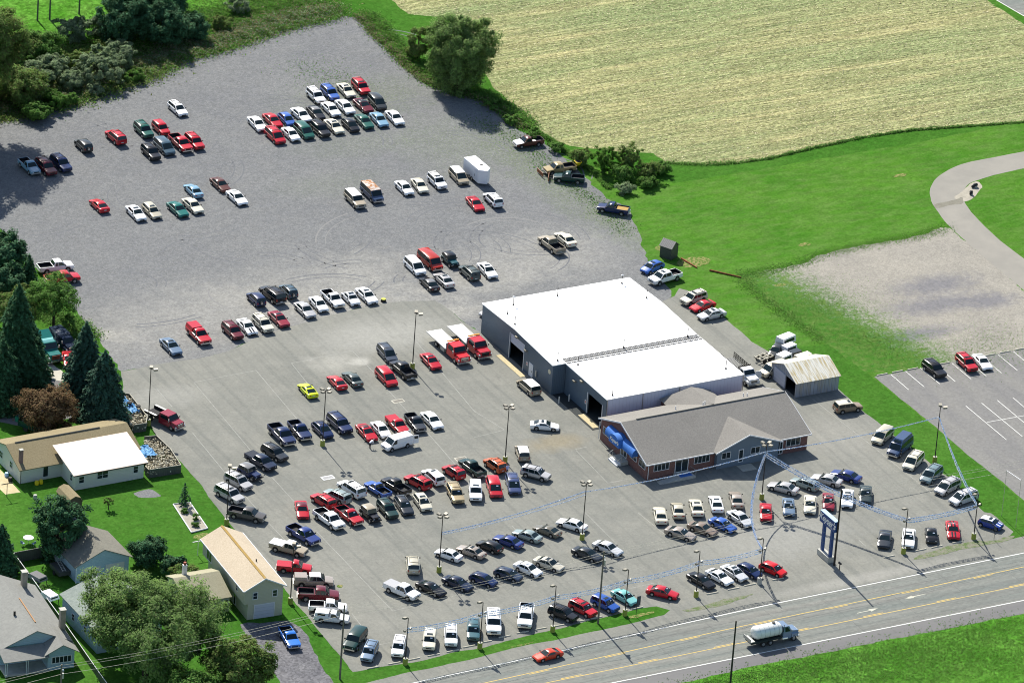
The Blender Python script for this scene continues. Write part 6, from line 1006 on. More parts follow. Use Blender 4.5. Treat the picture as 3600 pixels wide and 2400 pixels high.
# ------------------------------------------------------------ vehicles
# type: L W H, wheel radius, front/rear axle x, sill z, deck (hood..trunk) profile, greenhouse profile, windshield/rear glass spans, pillars, belt
T={}
def T_(n,**k): T[n]=k
T_('sedan',L=4.8,W=1.8,H=1.42,r=.32,fa=1.45,ra=-1.35,zb=.2,deck=[(2.4,.52),(2.28,.68),(1.1,.9),(.9,.93),(-1.55,.95),(-2.2,.93),(-2.36,.84),(-2.4,.6)],gh=[(1.08,.9),(.32,1.35),(-.1,1.42),(-.65,1.40),(-1.0,1.34),(-1.72,.95)],ws=(0,1),rw=(4,5),pil=[.95,-.12,-1.35],belt=.92)
T_('sedans',L=4.45,W=1.72,H=1.42,r=.3,fa=1.38,ra=-1.22,zb=.2,deck=[(2.22,.52),(2.1,.68),(1.1,.9),(.9,.93),(-1.4,.96),(-2.0,.95),(-2.17,.86),(-2.22,.6)],gh=[(1.08,.9),(.35,1.35),(-.1,1.42),(-.6,1.40),(-.95,1.33),(-1.55,.97)],ws=(0,1),rw=(4,5),pil=[.95,-.1,-1.2],belt=.92)
T_('coupe',L=4.6,W=1.8,H=1.32,r=.33,fa=1.4,ra=-1.25,zb=.19,deck=[(2.3,.46),(2.15,.62),(1.0,.85),(.8,.88),(-1.6,.92),(-2.1,.93),(-2.27,.82),(-2.3,.55)],gh=[(.95,.86),(.15,1.26),(-.2,1.32),(-.6,1.29),(-.9,1.23),(-1.75,.93)],ws=(0,1),rw=(4,5),pil=[.8,-.85],belt=.88)
T_('hatch',L=4.3,W=1.75,H=1.5,r=.31,fa=1.35,ra=-1.25,zb=.2,deck=[(2.15,.54),(2.03,.7),(1.2,.92),(1.0,.95),(-1.6,.98),(-2.05,.98),(-2.12,.86),(-2.15,.6)],gh=[(1.2,.93),(.42,1.42),(0,1.5),(-.9,1.47),(-1.45,1.38),(-1.98,1.0)],ws=(0,1),rw=(4,5),pil=[1.0,-.05,-1.15,-1.75],belt=.95)
T_('wagon',L=4.75,W=1.78,H=1.5,r=.32,fa=1.42,ra=-1.3,zb=.2,deck=[(2.37,.52),(2.25,.68),(1.2,.9),(1.0,.93),(-1.6,.96),(-2.25,.96),(-2.33,.86),(-2.37,.6)],gh=[(1.15,.9),(.4,1.42),(0,1.49),(-1.3,1.49),(-1.85,1.42),(-2.22,1.0)],ws=(0,1),rw=(4,5),pil=[1.0,0,-1.0,-1.95],belt=.94)
T_('suv',L=4.65,W=1.84,H=1.75,r=.37,fa=1.4,ra=-1.32,zb=.32,deck=[(2.32,.65),(2.24,.9),(1.2,1.06),(1.0,1.08),(-1.7,1.1),(-2.25,1.1),(-2.29,.95),(-2.32,.65)],gh=[(1.15,1.06),(.55,1.66),(.2,1.75),(-1.6,1.75),(-2.02,1.68),(-2.24,1.12)],ws=(0,1),rw=(4,5),pil=[1.0,.05,-.95,-1.98],belt=1.08)
T_('suvs',L=4.15,W=1.74,H=1.7,r=.34,fa=1.25,ra=-1.2,zb=.3,deck=[(2.07,.62),(1.98,.86),(1.1,1.02),(.9,1.04),(-1.5,1.06),(-2.0,1.06),(-2.05,.92),(-2.07,.62)],gh=[(1.08,1.02),(.5,1.6),(.15,1.69),(-1.35,1.7),(-1.75,1.62),(-1.98,1.08)],ws=(0,1),rw=(4,5),pil=[.95,.0,-.95,-1.72],belt=1.04)
T_('bigsuv',L=5.25,W=2.0,H=1.9,r=.39,fa=1.62,ra=-1.5,zb=.36,deck=[(2.62,.7),(2.54,1.0),(1.4,1.16),(1.2,1.18),(-1.9,1.2),(-2.55,1.2),(-2.59,1.05),(-2.62,.7)],gh=[(1.35,1.16),(.75,1.8),(.4,1.89),(-1.95,1.9),(-2.3,1.83),(-2.53,1.22)],ws=(0,1),rw=(4,5),pil=[1.2,.15,-.95,-2.28],belt=1.18)
T_('minivan',L=4.9,W=1.94,H=1.75,r=.33,fa=1.55,ra=-1.45,zb=.22,deck=[(2.45,.55),(2.34,.75),(1.6,.96),(1.4,1.0),(-1.9,1.04),(-2.35,1.04),(-2.42,.9),(-2.45,.6)],gh=[(1.62,.96),(.65,1.64),(.25,1.74),(-1.75,1.75),(-2.1,1.68),(-2.36,1.06)],ws=(0,1),rw=(4,5),pil=[1.35,.25,-.95,-2.05],belt=1.0)
T_('van',L=5.5,W=2.0,H=2.1,r=.37,fa=1.75,ra=-1.6,zb=.34,deck=[(2.75,.7),(2.68,.95),(2.1,1.15),(1.9,1.2),(-2.2,1.25),(-2.66,1.25),(-2.72,1.1),(-2.75,.7)],gh=[(2.1,1.16),(1.45,1.98),(1.1,2.09),(-2.25,2.1),(-2.5,2.03),(-2.66,1.27)],ws=(0,1),rw=(4,5),pil=[1.9,.85,-.45,-1.5,-2.45],belt=1.2)
T_('cargovan',L=5.0,W=1.96,H=2.0,r=.35,fa=1.55,ra=-1.4,zb=.32,deck=[(2.5,.7),(2.42,.92),(1.7,1.12),(1.5,1.16),(-2.0,1.2),(-2.42,1.2),(-2.47,1.1),(-2.5,.7)],gh=[(1.7,1.12),(1.05,1.9),(.75,1.99),(-2.1,2.0),(-2.36,1.97),(-2.43,1.22)],ws=(0,1),rw=None,pil=[1.5,.55],belt=1.16)
T_('pickup',L=5.1,W=1.86,H=1.72,r=.36,fa=1.6,ra=-1.5,zb=.36,deck=[(2.55,.66),(2.47,.92),(1.25,1.06),(1.05,1.08),(-.38,1.1),(-2.48,1.12),(-2.55,1.1)],gh=[(1.2,1.06),(.6,1.62),(.3,1.7),(.05,1.72),(-.15,1.68),(-.34,1.1)],ws=(0,1),rw=(4,5),pil=[1.05,-.2],belt=1.08,bed=(-.42,1.12,.62))
T_('pickupx',L=5.55,W=1.94,H=1.82,r=.39,fa=1.75,ra=-1.65,zb=.4,deck=[(2.77,.72),(2.7,1.0),(1.55,1.14),(1.35,1.16),(-.5,1.18),(-2.7,1.2),(-2.77,1.18)],gh=[(1.5,1.14),(.9,1.73),(.6,1.81),(-.05,1.82),(-.3,1.77),(-.48,1.18)],ws=(0,1),rw=(4,5),pil=[1.35,.25,-.33],belt=1.16,bed=(-.6,1.2,.68))
T_('pickupc',L=5.75,W=2.0,H=1.86,r=.4,fa=1.8,ra=-1.75,zb=.4,deck=[(2.87,.72),(2.8,1.02),(1.7,1.16),(1.5,1.18),(-.8,1.2),(-2.8,1.22),(-2.87,1.2)],gh=[(1.65,1.16),(1.0,1.77),(.7,1.85),(-.35,1.86),(-.62,1.8),(-.82,1.2)],ws=(0,1),rw=(4,5),pil=[1.5,.4,-.62],belt=1.18,bed=(-.95,1.22,.7))
T_('jeep',L=3.9,W=1.7,H=1.78,r=.38,fa=1.2,ra=-1.2,zb=.42,deck=[(1.75,.8),(1.72,1.02),(.55,1.1),(.5,1.1),(-1.5,1.1),(-1.75,1.1),(-1.8,.7)],gh=[(.52,1.1),(.32,1.7),(.15,1.77),(-1.0,1.78),(-1.45,1.72),(-1.72,1.1)],ws=(0,1),rw=(4,5),pil=[.4,-.35,-1.5],belt=1.1,boxy=1)
T_('beetle',L=4.1,W=1.72,H=1.5,r=.33,fa=1.28,ra=-1.22,zb=.2,deck=[(2.05,.5),(1.95,.66),(1.5,.85),(1.0,.98),(.8,1.0),(-1.3,1.0),(-1.75,.85),(-2.0,.66),(-2.05,.5)],gh=[(1.05,.96),(.45,1.36),(0,1.5),(-.45,1.47),(-.85,1.34),(-1.15,1.16),(-1.4,.95)],ws=(0,1),rw=(4,6),pil=[.85,-.75],belt=.98)
T_('mini',L=3.65,W=1.69,H=1.42,r=.31,fa=1.2,ra=-1.25,zb=.19,deck=[(1.82,.55),(1.74,.76),(1.0,.92),(.8,.94),(-1.4,.97),(-1.7,.97),(-1.78,.85),(-1.82,.55)],gh=[(.98,.92),(.45,1.35),(.15,1.41),(-1.15,1.42),(-1.4,1.36),(-1.68,.99)],ws=(0,1),rw=(4,5),pil=[.8,-.3,-1.35],belt=.94)
def lerp(pts,x):   # pts sorted by falling x
    if x>=pts[0][0]: return pts[0][1]
    for (a,za),(b,zb) in zip(pts[:-1],pts[1:]):
        if x>=b: return za+(zb-za)*(a-x)/(a-b) if a>b else zb
    return pts[-1][1]
CACHE={}
def body_mesh(t):
    k=T[t]; L,W,H=k['L'],k['W'],k['H']; w=W/2; ra=k['r']+.06; bed=k.get('bed'); bx=k.get('boxy')
    xs=set(round(x,3) for x,_ in k['deck'])
    for c in (k['fa'],k['ra']):
        for a in (-1,-.92,-.7,-.35,0,.35,.7,.92,1): xs.add(round(c+a*ra,3))
        xs|={round(c+ra+.02,3),round(c-ra-.02,3)}
    xs|={round(L/2-.3,3),round(-L/2+.3,3)}
    if bed: xs|={bed[0],bed[0]+.012,-L/2+.09,-L/2+.075}
    xs=sorted(xs,reverse=True); mb=MB(); rings=[]
    for x in xs:
        e=min(L/2-x,x+L/2); wf=1 if bx else (.86+.14*min(1,(e/.45))**.5 if x>0 else .91+.09*min(1,(e/.35))**.5)
        if bx and x>.55: wf=.72
        ww=w*wf; zb=k['zb']
        if e<.06: zb+=.12
        for c in (k['fa'],k['ra']):
            if abs(x-c)<ra: zb=max(zb,k['r']+math.sqrt(max(0,ra*ra-(x-c)**2)))
        zd=lerp(k['deck'],x); zs=zd-(.05 if not bed else .03); inb=bed and -L/2+.08<x<bed[0]+.006
        z1=max(zb+.02,min(zb+.14,zd-.1)); z2=max(z1+.01,min(.62,zd-.08))
        if inb:
            rl,fl=bed[1],bed[2]; h=[(0,k['zb']+.05),(ww*.88,min(zb,fl+.1)),(ww*.985,z1),(ww,z2),(ww,rl),(ww-.09,rl),(ww-.095,fl),(0,fl)]
            h[0]=(0,k['zb'])
        else: h=[(0,zb),(ww*.88,zb),(ww*.985,z1),(ww,z2),(ww*.975,max(zs,z2+.01)),(ww*.87,zd),(ww*.5,zd+.025*wf),(0,zd+.03)]
        n=len(mb.v); mb.v+= [(x,y,z) for y,z in h]+[(x,-y,z) for y,z in h[1:-1]][::-1]; rings.append((n,x,inb))
    m=14
    for (a,xa,ia),(b,xb,ib) in zip(rings[:-1],rings[1:]):
        for i in range(m):
            j=(i+1)%m; q=i if i<7 else 13-i; xm=(xa+xb)/2
            mi=0
            if q==0: mi=2
            elif q in (1,): mi=1
            elif q>=5 and ia and ib: mi=2
            elif q>=4 and xm>k['gh'][0][0]-.05: mi=4
            if q==2 and t in('suv','bigsuv','suvs'): mi=1
            mb.f.append((a+i,b+i,b+j,a+j)); mb.mi.append(mi)
    mb.f.append(tuple(range(rings[0][0],rings[0][0]+m))); mb.mi.append(0); mb.f.append(tuple(reversed(range(rings[-1][0],rings[-1][0]+m)))); mb.mi.append(0)
    # greenhouse
    g=k['gh']; R0=[]
    yb=w*(.93 if not bx else .9)
    for (x,z) in g:
        n=len(mb.v); h=gring(t,x,z); mb.v+= [(x,y,zz) for y,zz in h]+[(x,-y,zz) for y,zz in h[:-1]][::-1]; R0.append(n)
    for i,(a,b) in enumerate(zip(R0[:-1],R0[1:])):
        for j in range(6):
            q=j if j<3 else 5-j
            mi=3 if (q>=1 and 1<=i<len(g)-2) or bx else 0
            mb.f.append((a+j,b+j,b+j+1,a+j+1)); mb.mi.append(mi)
    me=mb.build('body',[paint('white'),paint('white'),'car_trim',paint('white'),paint('white')],link=False,smooth=32)
    bm=bmesh.new(); bm.from_mesh(me); bmesh.ops.recalc_face_normals(bm,faces=bm.faces[:]); bm.to_mesh(me); bm.free()
    return me
def gring(t,x,z):
    k=T[t]; zb=k['belt']; f=max(0,min(1,(z-zb)/(k['H']-zb))); w=k['W']/2; yb=w*(.93 if not k.get('boxy') else .88); yt=w*(.90 if t in('van','cargovan','jeep') else .84 if t in('suv','bigsuv','minivan','suvs') else .74)
    y=yb+(yt-yb)*f; return [(yb,min(z,zb)-.06),(y,z-.05*f),(y-.10,z+.0),(0,z+.035*f)]
def sidept(t,x,z):
    k=T[t]; zb=k['belt']-.06; f=(z-zb)/(k['H']-.05-zb); w=k['W']/2; yb=w*(.93 if not k.get('boxy') else .88); yt=w*(.90 if t in('van','cargovan','jeep') else .84 if t in('suv','bigsuv','minivan','suvs') else .74)
    return yb+(yt-yb)*max(0,f)
def glass_mesh(t,a,b,name):
    k=T[t]; mb=MB(); rows=[]
    pts=k['gh'][a:b+1]; n=[]
    for u in ((.07,.93) if b-a==1 else (.04,.5,.96)):
        q=u*(len(pts)-1); i=min(int(q),len(pts)-2); fr=q-i; x=pts[i][0]+(pts[i+1][0]-pts[i][0])*fr; z=pts[i][1]+(pts[i+1][1]-pts[i][1])*fr
        ra,rb=gring(t,*pts[i]),gring(t,*pts[i+1]); ring=[(ra[j][0]+(rb[j][0]-ra[j][0])*fr,ra[j][1]+(rb[j][1]-ra[j][1])*fr) for j in range(4)]
        dx,dz=pts[i+1][0]-pts[i][0],pts[i+1][1]-pts[i][1]; l=math.hypot(dx,dz); nx,nz=(-dz/l,dx/l)
        if nz<0: nx,nz=-nx,-nz
        yy=ring[2][0]*.97+.02; row=[]
        for y in (-yy,-yy*.5,0,yy*.5,yy):
            zz=ring[2][1]+(ring[3][1]-ring[2][1])*(1-abs(y)/max(ring[2][0],.01)) if abs(y)<ring[2][0] else ring[2][1]
            row.append((x+nx*.022,y,zz+nz*.022))
        rows.append((row,[(p[0]-nx*.03,p[1],p[2]-nz*.03) for p in row]))
    for (r1,l1),(r2,l2) in zip(rows[:-1],rows[1:]):
        for i in range(4): mb.poly([r1[i],r1[i+1],r2[i+1],r2[i]]); mb.poly([l1[i+1],l1[i],l2[i],l2[i+1]])
        mb.poly([r1[0],r2[0],l2[0],l1[0]]); mb.poly([r1[4],l1[4],l2[4],r2[4]])
    r,l=rows[0]; [mb.poly([r[i],l[i],l[i+1],r[i+1]]) for i in range(4)]; r,l=rows[-1]; [mb.poly([r[i+1],l[i+1],l[i],r[i]]) for i in range(4)]
    return mb.build(name,'car_glass',link=False)
def side_windows(t):
    k=T[t]; g=k['gh']; out=[]; zb=k['belt']+.04
    ztop=k['H']-.13; fr=g[:k['ws'][1]+1]
    def xf(z): return lerp_z(fr,z)
    rr=g[-3:] if not k.get('rw') or k['rw']==(4,5) else g[4:]
    rr=[rr[-1],rr[-2]]
    def xr(z): return lerp_z(rr,z)
    P=k['pil']
    for s in (1,-1):
        for i in range(len(P)-1):
            a,b=P[i]-(.0 if i==0 else .04),P[i+1]+.04
            pl=[]
            for z,ends in ((zb,1),(ztop,0)):
                xa=min(a if i else 9,xf(z)-.14); xb=max(b,xr(z)+.14) if i==len(P)-2 else b
                if i==0: xa=min(xf(z)-.14,P[0]+.05)
                if xa<xb+.05: xa=xb+.05
                pl.append((xa,xb,z))
            (a0,b0,z0),(a1,b1,z1)=pl
            pts=[(a0,sidept(t,a0,z0),z0),(b0,sidept(t,b0,z0),z0),(b1,sidept(t,b1,z1),z1),(a1,sidept(t,a1,z1),z1)]
            mb=MB(); mb.prism([(x,s*(y-.02),z) for x,y,z in pts],[(x,s*(y+.014),z) for x,y,z in pts]); out.append(mb.build('side_window','car_glass',link=False))
    return out
def lerp_z(p,z):
    (x0,z0),(x1,z1)=p[0],p[-1] if len(p)==2 else p[1]
    if abs(z1-z0)<1e-4: return x0
    f=max(0,min(1.1,(z-z0)/(z1-z0))); return x0+(x1-x0)*f
def parts(t):
    if t in CACHE: return CACHE[t]
    k=T[t]; L,W,H=k['L'],k['W'],k['H']; w=W/2; c={}
    c['body']=body_mesh(t); c['windshield']=glass_mesh(t,*k['ws'],'windshield')
    if k.get('rw'): c['rear_window']=glass_mesh(t,*k['rw'],'rear_window')
    c['side']=side_windows(t)
    r=k['r']; mb=MB(); mb.tube((0,-.11,0),(0,.11,0),r,None,20); c['tyre']=mb.build('wheel','tyre_rubber',link=False,smooth=40)
    mb=MB(); mb.tube((0,.07,0),(0,.122,0),r*.62,r*.58,14); mb.tube((0,.12,0),(0,.135,0),r*.2,None,8); c['rim']=mb.build('rim','rim_alloy',link=False)
    zh=lerp(k['deck'],L/2-.06)-.06; tr=t.startswith('pickup') or t in('van','jeep','bigsuv')
    fx=L/2-.005 if tr else L/2-.03; nw=.86 if t!='jeep' else .5
    for s in (1,-1):
        mb=MB(); a,b=w*nw-.32,w*nw-.02; h0,h1=zh-.14,zh+.01
        if t in('beetle','jeep'): mb.tube((L/2-.2 if t=='beetle' else 1.7,s*(w*.66 if t=='beetle' else .42),zh+.02),(L/2-.06 if t=='beetle' else 1.78,s*(w*.66 if t=='beetle' else .42),zh),.12,None,12)
        else: mb.prism([(fx-.10,s*a,h0),(fx-.22,s*(b+.05),h0),(fx-.22,s*(b+.05),h1),(fx-.10,s*a,h1)],[(fx+.03,s*a,h0),(fx-.10,s*(b+.05),h0),(fx-.12,s*(b+.05),h1),(fx-.0,s*a,h1)])
        c['headlight%d'%s]=mb.build('headlight','headlamp',link=False)
        zt=lerp(k['deck'],-L/2+.1); mb=MB(); tall=t in('suv','bigsuv','minivan','suvs','van','cargovan','wagon','jeep') or t.startswith('pickup')
        y0,y1=(w*.72,w*.915) if tall else (w*.45,w*.89); z0,z1=(zt-.38,zt-.05) if tall else (zt-.2,zt-.05); rx=-L/2
        mb.prism([(rx+.02,s*y0,z0),(rx+.12,s*y1,z0),(rx+.14,s*y1,z1),(rx+.06,s*y0,z1)],[(rx-.012,s*y0,z0),(rx+.03,s*(y1+.015),z0),(rx+.05,s*(y1+.015),z1),(rx-.008,s*y0,z1)])
        c['taillight%d'%s]=mb.build('taillight','taillamp',link=False)
        mx=k['pil'][0]-.05; mb=MB(); mb.box(mx-.06,mx+.08,s*(w-.02)-.01,s*(w+.18),k['belt']+.02,k['belt']+(.2 if tr else .15)); c['mirror%d'%s]=mb.build('mirror','car_trim',link=False)
    mb=MB(); gx=L/2-.01 if t!='jeep' else 1.74; mb.box(gx-.04,gx+.018,-w*.45,w*.45,zh-.2,zh-.03); c['grille']=mb.build('grille','car_trim',link=False)
    mb=MB(); mb.box(L/2-.14,L/2+.06,-w*.9,w*.9,k['zb']+.08,k['zb']+.26); c['front_bumper']=mb.build('front_bumper','chrome',link=False)
    mb=MB(); mb.box(-L/2-.1,-L/2+.05,-w*.92,w*.92,k['zb']+.08,k['zb']+.25); c['rear_bumper']=mb.build('rear_bumper','chrome',link=False)
    mb=MB(); mb.box(-L/2-.02,-L/2+.0,-.2,.2,.62,.74); c['plate']=mb.build('license_plate','plate',link=False)
    g=k['gh']; xr0,xr1=g[1][0]-.25,g[-2][0]+.25; mb=MB(); yt=sidept(t,0,H-.05)-.16
    for s in(1,-1): mb.box(xr1,xr0,s*yt-.025,s*yt+.025,H+.03,H+.075); [mb.box(x-.04,x+.04,s*yt-.025,s*yt+.025,H-.02,H+.04) for x in (xr0-.05,xr1+.05)]
    for x in (xr0-.35,xr1+.35): mb.box(x-.03,x+.03,-yt,yt,H+.05,H+.085)
    c['roof_rack']=mb.build('roof_rack','steel_dark',link=False)
    mb=MB(); x0=g[1][0]-.28; mb.box(x0-.45,x0,-.42,.42,H-.02,H+.042); c['sunroof']=mb.build('sunroof','car_glass',link=False)
    # price tag behind the top of the windshield
    (xa,za),(xb,zb)=g[0],g[1]; px,pz=xa+(xb-xa)*.72,za+(zb-za)*.72; dx,dz=xb-xa,zb-za; l=math.hypot(dx,dz); nx,nz=abs(dz)/l,abs(dx)/l; ux,uz=dx/l,dz/l; mb=MB()
    P0=[(px-ux*.07+nx*o,y,pz-uz*.07+nz*o) for o in (.04,) for y in (.12,.42)]+[(px+ux*.07+nx*.04,y,pz+uz*.07+nz*.04) for y in (.42,.12)]
    mb.prism(P0,[(p[0]+nx*.008,p[1],p[2]+nz*.008) for p in P0]); c['sticker']=mb.build('price_tag','sticker_white',link=False)
    mb=MB(); mb.tube((-L/2-.24,.1,.95),(-L/2-.02,.1,.95),r*.95,None,18); c['spare']=mb.build('spare_wheel','tyre_rubber',link=False); mb=MB(); mb.tube((-L/2-.262,.1,.95),(-L/2-.245,.1,.95),r*.6,None,14); c['spare_hub']=mb.build('spare_hub','rim_alloy',link=False)
    if 'bed' in k:
        b0,rl,fl=k['bed']; mb=MB(); x0,x1,y=-L/2+.1,b0-.01,w-.1
        mb.box(x0,x1,-y,y,fl+.004,fl+.03); mb.box(x0,x1,-y-.0,-y+.02,fl+.03,rl-.02); mb.box(x0,x1,y-.02,y,fl+.03,rl-.02); mb.box(x1-.02,x1,-y+.02,y-.02,fl+.03,rl-.02); mb.box(x0,x0+.02,-y+.02,y-.02,fl+.03,rl-.02); c['bed_liner']=mb.build('bed_liner','bed_black',link=False)
        mb=MB(); mb.box(-L/2-.012,-L/2+.05,-w*.86,w*.86,fl,rl-.02); c['tailgate']=mb.build('tailgate',paint('white'),link=False)
        mb=MB(); mb.box(-L/2-.5,-L/2,-w*.86,w*.86,fl-.04,fl+.02); c['tailgate_open']=mb.build('tailgate',paint('white'),link=False)
        mb=MB(); mb.box(-L/2+.02,b0-.03,-w*.96,w*.96,rl+.003,rl+.06); c['bed_cover']=mb.build('bed_cover',paint('white'),link=False)
        mb=MB(); zt=H-.06; yy=w*.93; yt=w*.8; mb.prism([(-L/2+.03,-yy,rl+.004),(b0-.04,-yy,rl+.004),(b0-.04,yy,rl+.004),(-L/2+.03,yy,rl+.004)],[(-L/2+.12,-yt,zt),(b0-.05,-yt,zt),(b0-.05,yt,zt),(-L/2+.12,yt,zt)]); c['bed_cap']=mb.build('bed_cap',paint('white'),link=False)
        mb=MB(); xm=(b0-L/2)/2; 
        for s in(1,-1): mb.prism([(xm-.6,s*(yy-.06),rl+.12),(xm+.55,s*(yy-.06),rl+.12),(xm+.55,s*(yt),zt-.12),(xm-.6,s*(yt),zt-.12)],[(xm-.6,s*(yy+.0),rl+.12),(xm+.55,s*(yy+.0),rl+.12),(xm+.55,s*(yt+.05),zt-.12),(xm-.6,s*(yt+.05),zt-.12)])
        c['cap_window']=mb.build('cap_window','car_glass',link=False)
    CACHE[t]=c; return c
def over(o,slot,m): o.material_slots[slot].link='OBJECT'; o.material_slots[slot].material=m
CATS=dict(sedan='sedan',sedans='sedan',coupe='coupe',hatch='hatchback',wagon='station wagon',suv='suv',suvs='suv',bigsuv='suv',minivan='minivan',van='van',cargovan='van',pickup='pickup truck',pickupx='pickup truck',pickupc='pickup truck',jeep='jeep',beetle='car',mini='car')
KN=dict(sedan='parked_sedan',sedans='parked_sedan',coupe='parked_coupe',hatch='parked_hatchback',wagon='station_wagon',suv='parked_suv',suvs='parked_suv',bigsuv='parked_suv',minivan='parked_minivan',van='passenger_van',cargovan='cargo_van',pickup='pickup_truck',pickupx='pickup_truck',pickupc='pickup_truck',jeep='open_jeep',beetle='rounded_car',mini='small_car')
def car(t,col,ops,x,y,rz,s,label,grp):
    c=parts(t); k=T[t]; L,W,H=k['L'],k['W'],k['H']; w=W/2; ops=set(ops.split(',')) if ops else set()
    r=root(KN[t],(x,y,.009),label,CATS[t],grp,R(rz)); r.scale=(s,s,s)
    P=paint(col); b=put('body',c['body'],r)
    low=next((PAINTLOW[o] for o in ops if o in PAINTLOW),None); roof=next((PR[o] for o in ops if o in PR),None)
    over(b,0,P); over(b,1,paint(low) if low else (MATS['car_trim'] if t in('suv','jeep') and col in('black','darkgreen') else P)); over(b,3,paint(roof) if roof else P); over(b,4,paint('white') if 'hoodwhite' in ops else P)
    if t=='mini': over(b,3,paint('white'))
    put('windshield',c['windshield'],r)
    if 'rear_window' in c: put('rear_window',c['rear_window'],r)
    for m in c['side']: put('side_window',m,r)
    if t=='cargovan' and 'doors' not in ops: pass
    tr=w-.12
    for ax in (k['fa'],k['ra']):
        for sg in (1,-1):
            wh=put('wheel',c['tyre'],r,(ax,sg*tr,k['r']),0 if sg>0 else math.pi); put('rim',c['rim'],wh)
    for sg in (1,-1):
        put('headlight',c['headlight%d'%sg],r)
        if not(t.startswith('pickup') and 'tailopen' in ops and 0): put('taillight',c['taillight%d'%sg],r)
        m=put('mirror',c['mirror%d'%sg],r)
    put('grille',c['grille'],r)
    if t.startswith('pickup') or t in('van','bigsuv','jeep') or 'chrome' in ops:
        fb=put('front_bumper',c['front_bumper'],r); rb=put('rear_bumper',c['rear_bumper'],r)
        if 'chrome' not in ops and t!='van' and col not in('white',): over(fb,0,MATS['car_trim' if t=='jeep' or col in('black','navy','darknavy') else 'galvanised']); over(rb,0,MATS['galvanised'])
    put('license_plate',c['plate'],r)
    if 'rack' in ops: put('roof_rack',c['roof_rack'],r)
    if 'sunroof' in ops: put('sunroof',c['sunroof'],r)
    if 'sticker' in ops: put('price_tag',c['sticker'],r)
    if 'spare' in ops: sp=put('spare_wheel',c['spare'],r); put('spare_hub',c['spare_hub'],sp)
    if 'bed' in k:
        if 'bed_cap' and ('cap' in ops or 'caplow' in ops):
            cp=put('bed_cap',c['bed_cap'],r); over(cp,0,paint('tansilver') if 'caplow' in ops else P)
            if 'cap' in ops and col=='white': put('cap_window',c['cap_window'],cp)
            if 'caplow' in ops: cp.scale=(1,1,.93)
        elif any(o.startswith('tonneau') for o in ops):
            cv=put('bed_cover',c['bed_cover'],r); over(cv,0,paint({'tonneauwhite':'white','tonneaured':col,'tonneaublack':'black','tonneaugrey':'silver'}[next(o for o in ops if o.startswith('tonneau'))]))
        else: put('bed_liner',c['bed_liner'],r)
        tg=put('tailgate',c['tailgate_open' if 'tailopen' in ops else 'tailgate'],r); over(tg,0,P)
        b0,rl,fl=k['bed']
        if 'plywood' in ops: mb=MB(); mb.box(-L/2+.2,b0-.15,-w*.72,w*.72,fl+.32,fl+.36); mb.build('plywood_sheet','plywood',r)
        if 'tyre' in ops: mb=MB(); mb.tube((-.9,.2,fl+.05),(-.9,.2,fl+.3),.36,None,14); mb.build('loose_tyre','galvanised',r)
        if 'plow' in ops:
            mb=MB(); cx=L/2+.75; pr=[(cx,.15),(cx+.12,.2),(cx+.04,.5),(cx+.14,.85),(cx+.06,.86),(cx-.05,.5)]; mb.prof(pr,-1.15,1.15); pl=mb.build('plow_blade','plow_orange',r)
            mb=MB(); mb.box(L/2,cx,-.5,-.42,.4,.5); mb.box(L/2,cx,.42,.5,.4,.5); mb.build('plow_frame','steel_dark',r)
    if 'plow' in ops and col=='gold':
        mb=MB(); x0=-L/2-.6; mb.prism([(x0-.2,-.2,.85),(x0+.2,-.2,.85),(x0+.2,.2,.85),(x0-.2,.2,.85)],[(x0-.5,-.6,1.6),(x0+.5,-.6,1.6),(x0+.5,.6,1.6),(x0-.5,.6,1.6)]); sp=mb.build('salt_spreader','spreader_yellow',r); mb=MB(); mb.box(x0-.4,x0+.4,-.5,.5,1.601,1.62); mb.build('hopper_opening','bed_black',sp)
    if 'bullbar' in ops: mb=MB(); mb.path([(L/2+.12,-.5,.45),(L/2+.12,-.45,1.0),(L/2+.12,.45,1.0),(L/2+.12,.5,.45)],.035); mb.build('bull_bar','car_trim',r)
    if 'stripe' in ops or 'hoodstripe' in ops:
        # stripes wrap the hood, roof and trunk a few millimetres above the paint
        st=MB()
        for yy in (-.22,.22):
            xs=[L/2-.15,1.9,1.6,1.3,1.05]; pp=[(x,lerp(k['deck'],x)+.042) for x in xs]; segs=[pp]
            if 'stripe' in ops: segs+=[[(x,z+.05) for x,z in k['gh'][1:5]],[(x,lerp(k['deck'],x)+.042) for x in (-1.85,-2.05,-2.2)]]
            for sgm in segs:
                for (xa,za),(xb,zb) in zip(sgm[:-1],sgm[1:]): st.prism([(xa,yy-.12,za-.02),(xb,yy-.12,zb-.02),(xb,yy+.12,zb-.02),(xa,yy+.12,za-.02)],[(xa,yy-.12,za),(xb,yy-.12,zb),(xb,yy+.12,zb),(xa,yy+.12,za)])
        st.build('racing_stripe',paint('black'),r)
    if t=='mini':
        st=MB()
        for yy in (-.35,.35):
            pp=[(x,lerp(k['deck'],x)+.04) for x in (L/2-.12,1.4,1.02)]
            for (xa,za),(xb,zb) in zip(pp[:-1],pp[1:]): st.prism([(xa,yy-.09,za-.02),(xb,yy-.09,zb-.02),(xb,yy+.09,zb-.02),(xa,yy+.09,za-.02)],[(xa,yy-.09,za),(xb,yy-.09,zb),(xb,yy+.09,zb),(xa,yy+.09,za)])
        st.build('hood_stripe',paint('white'),r)
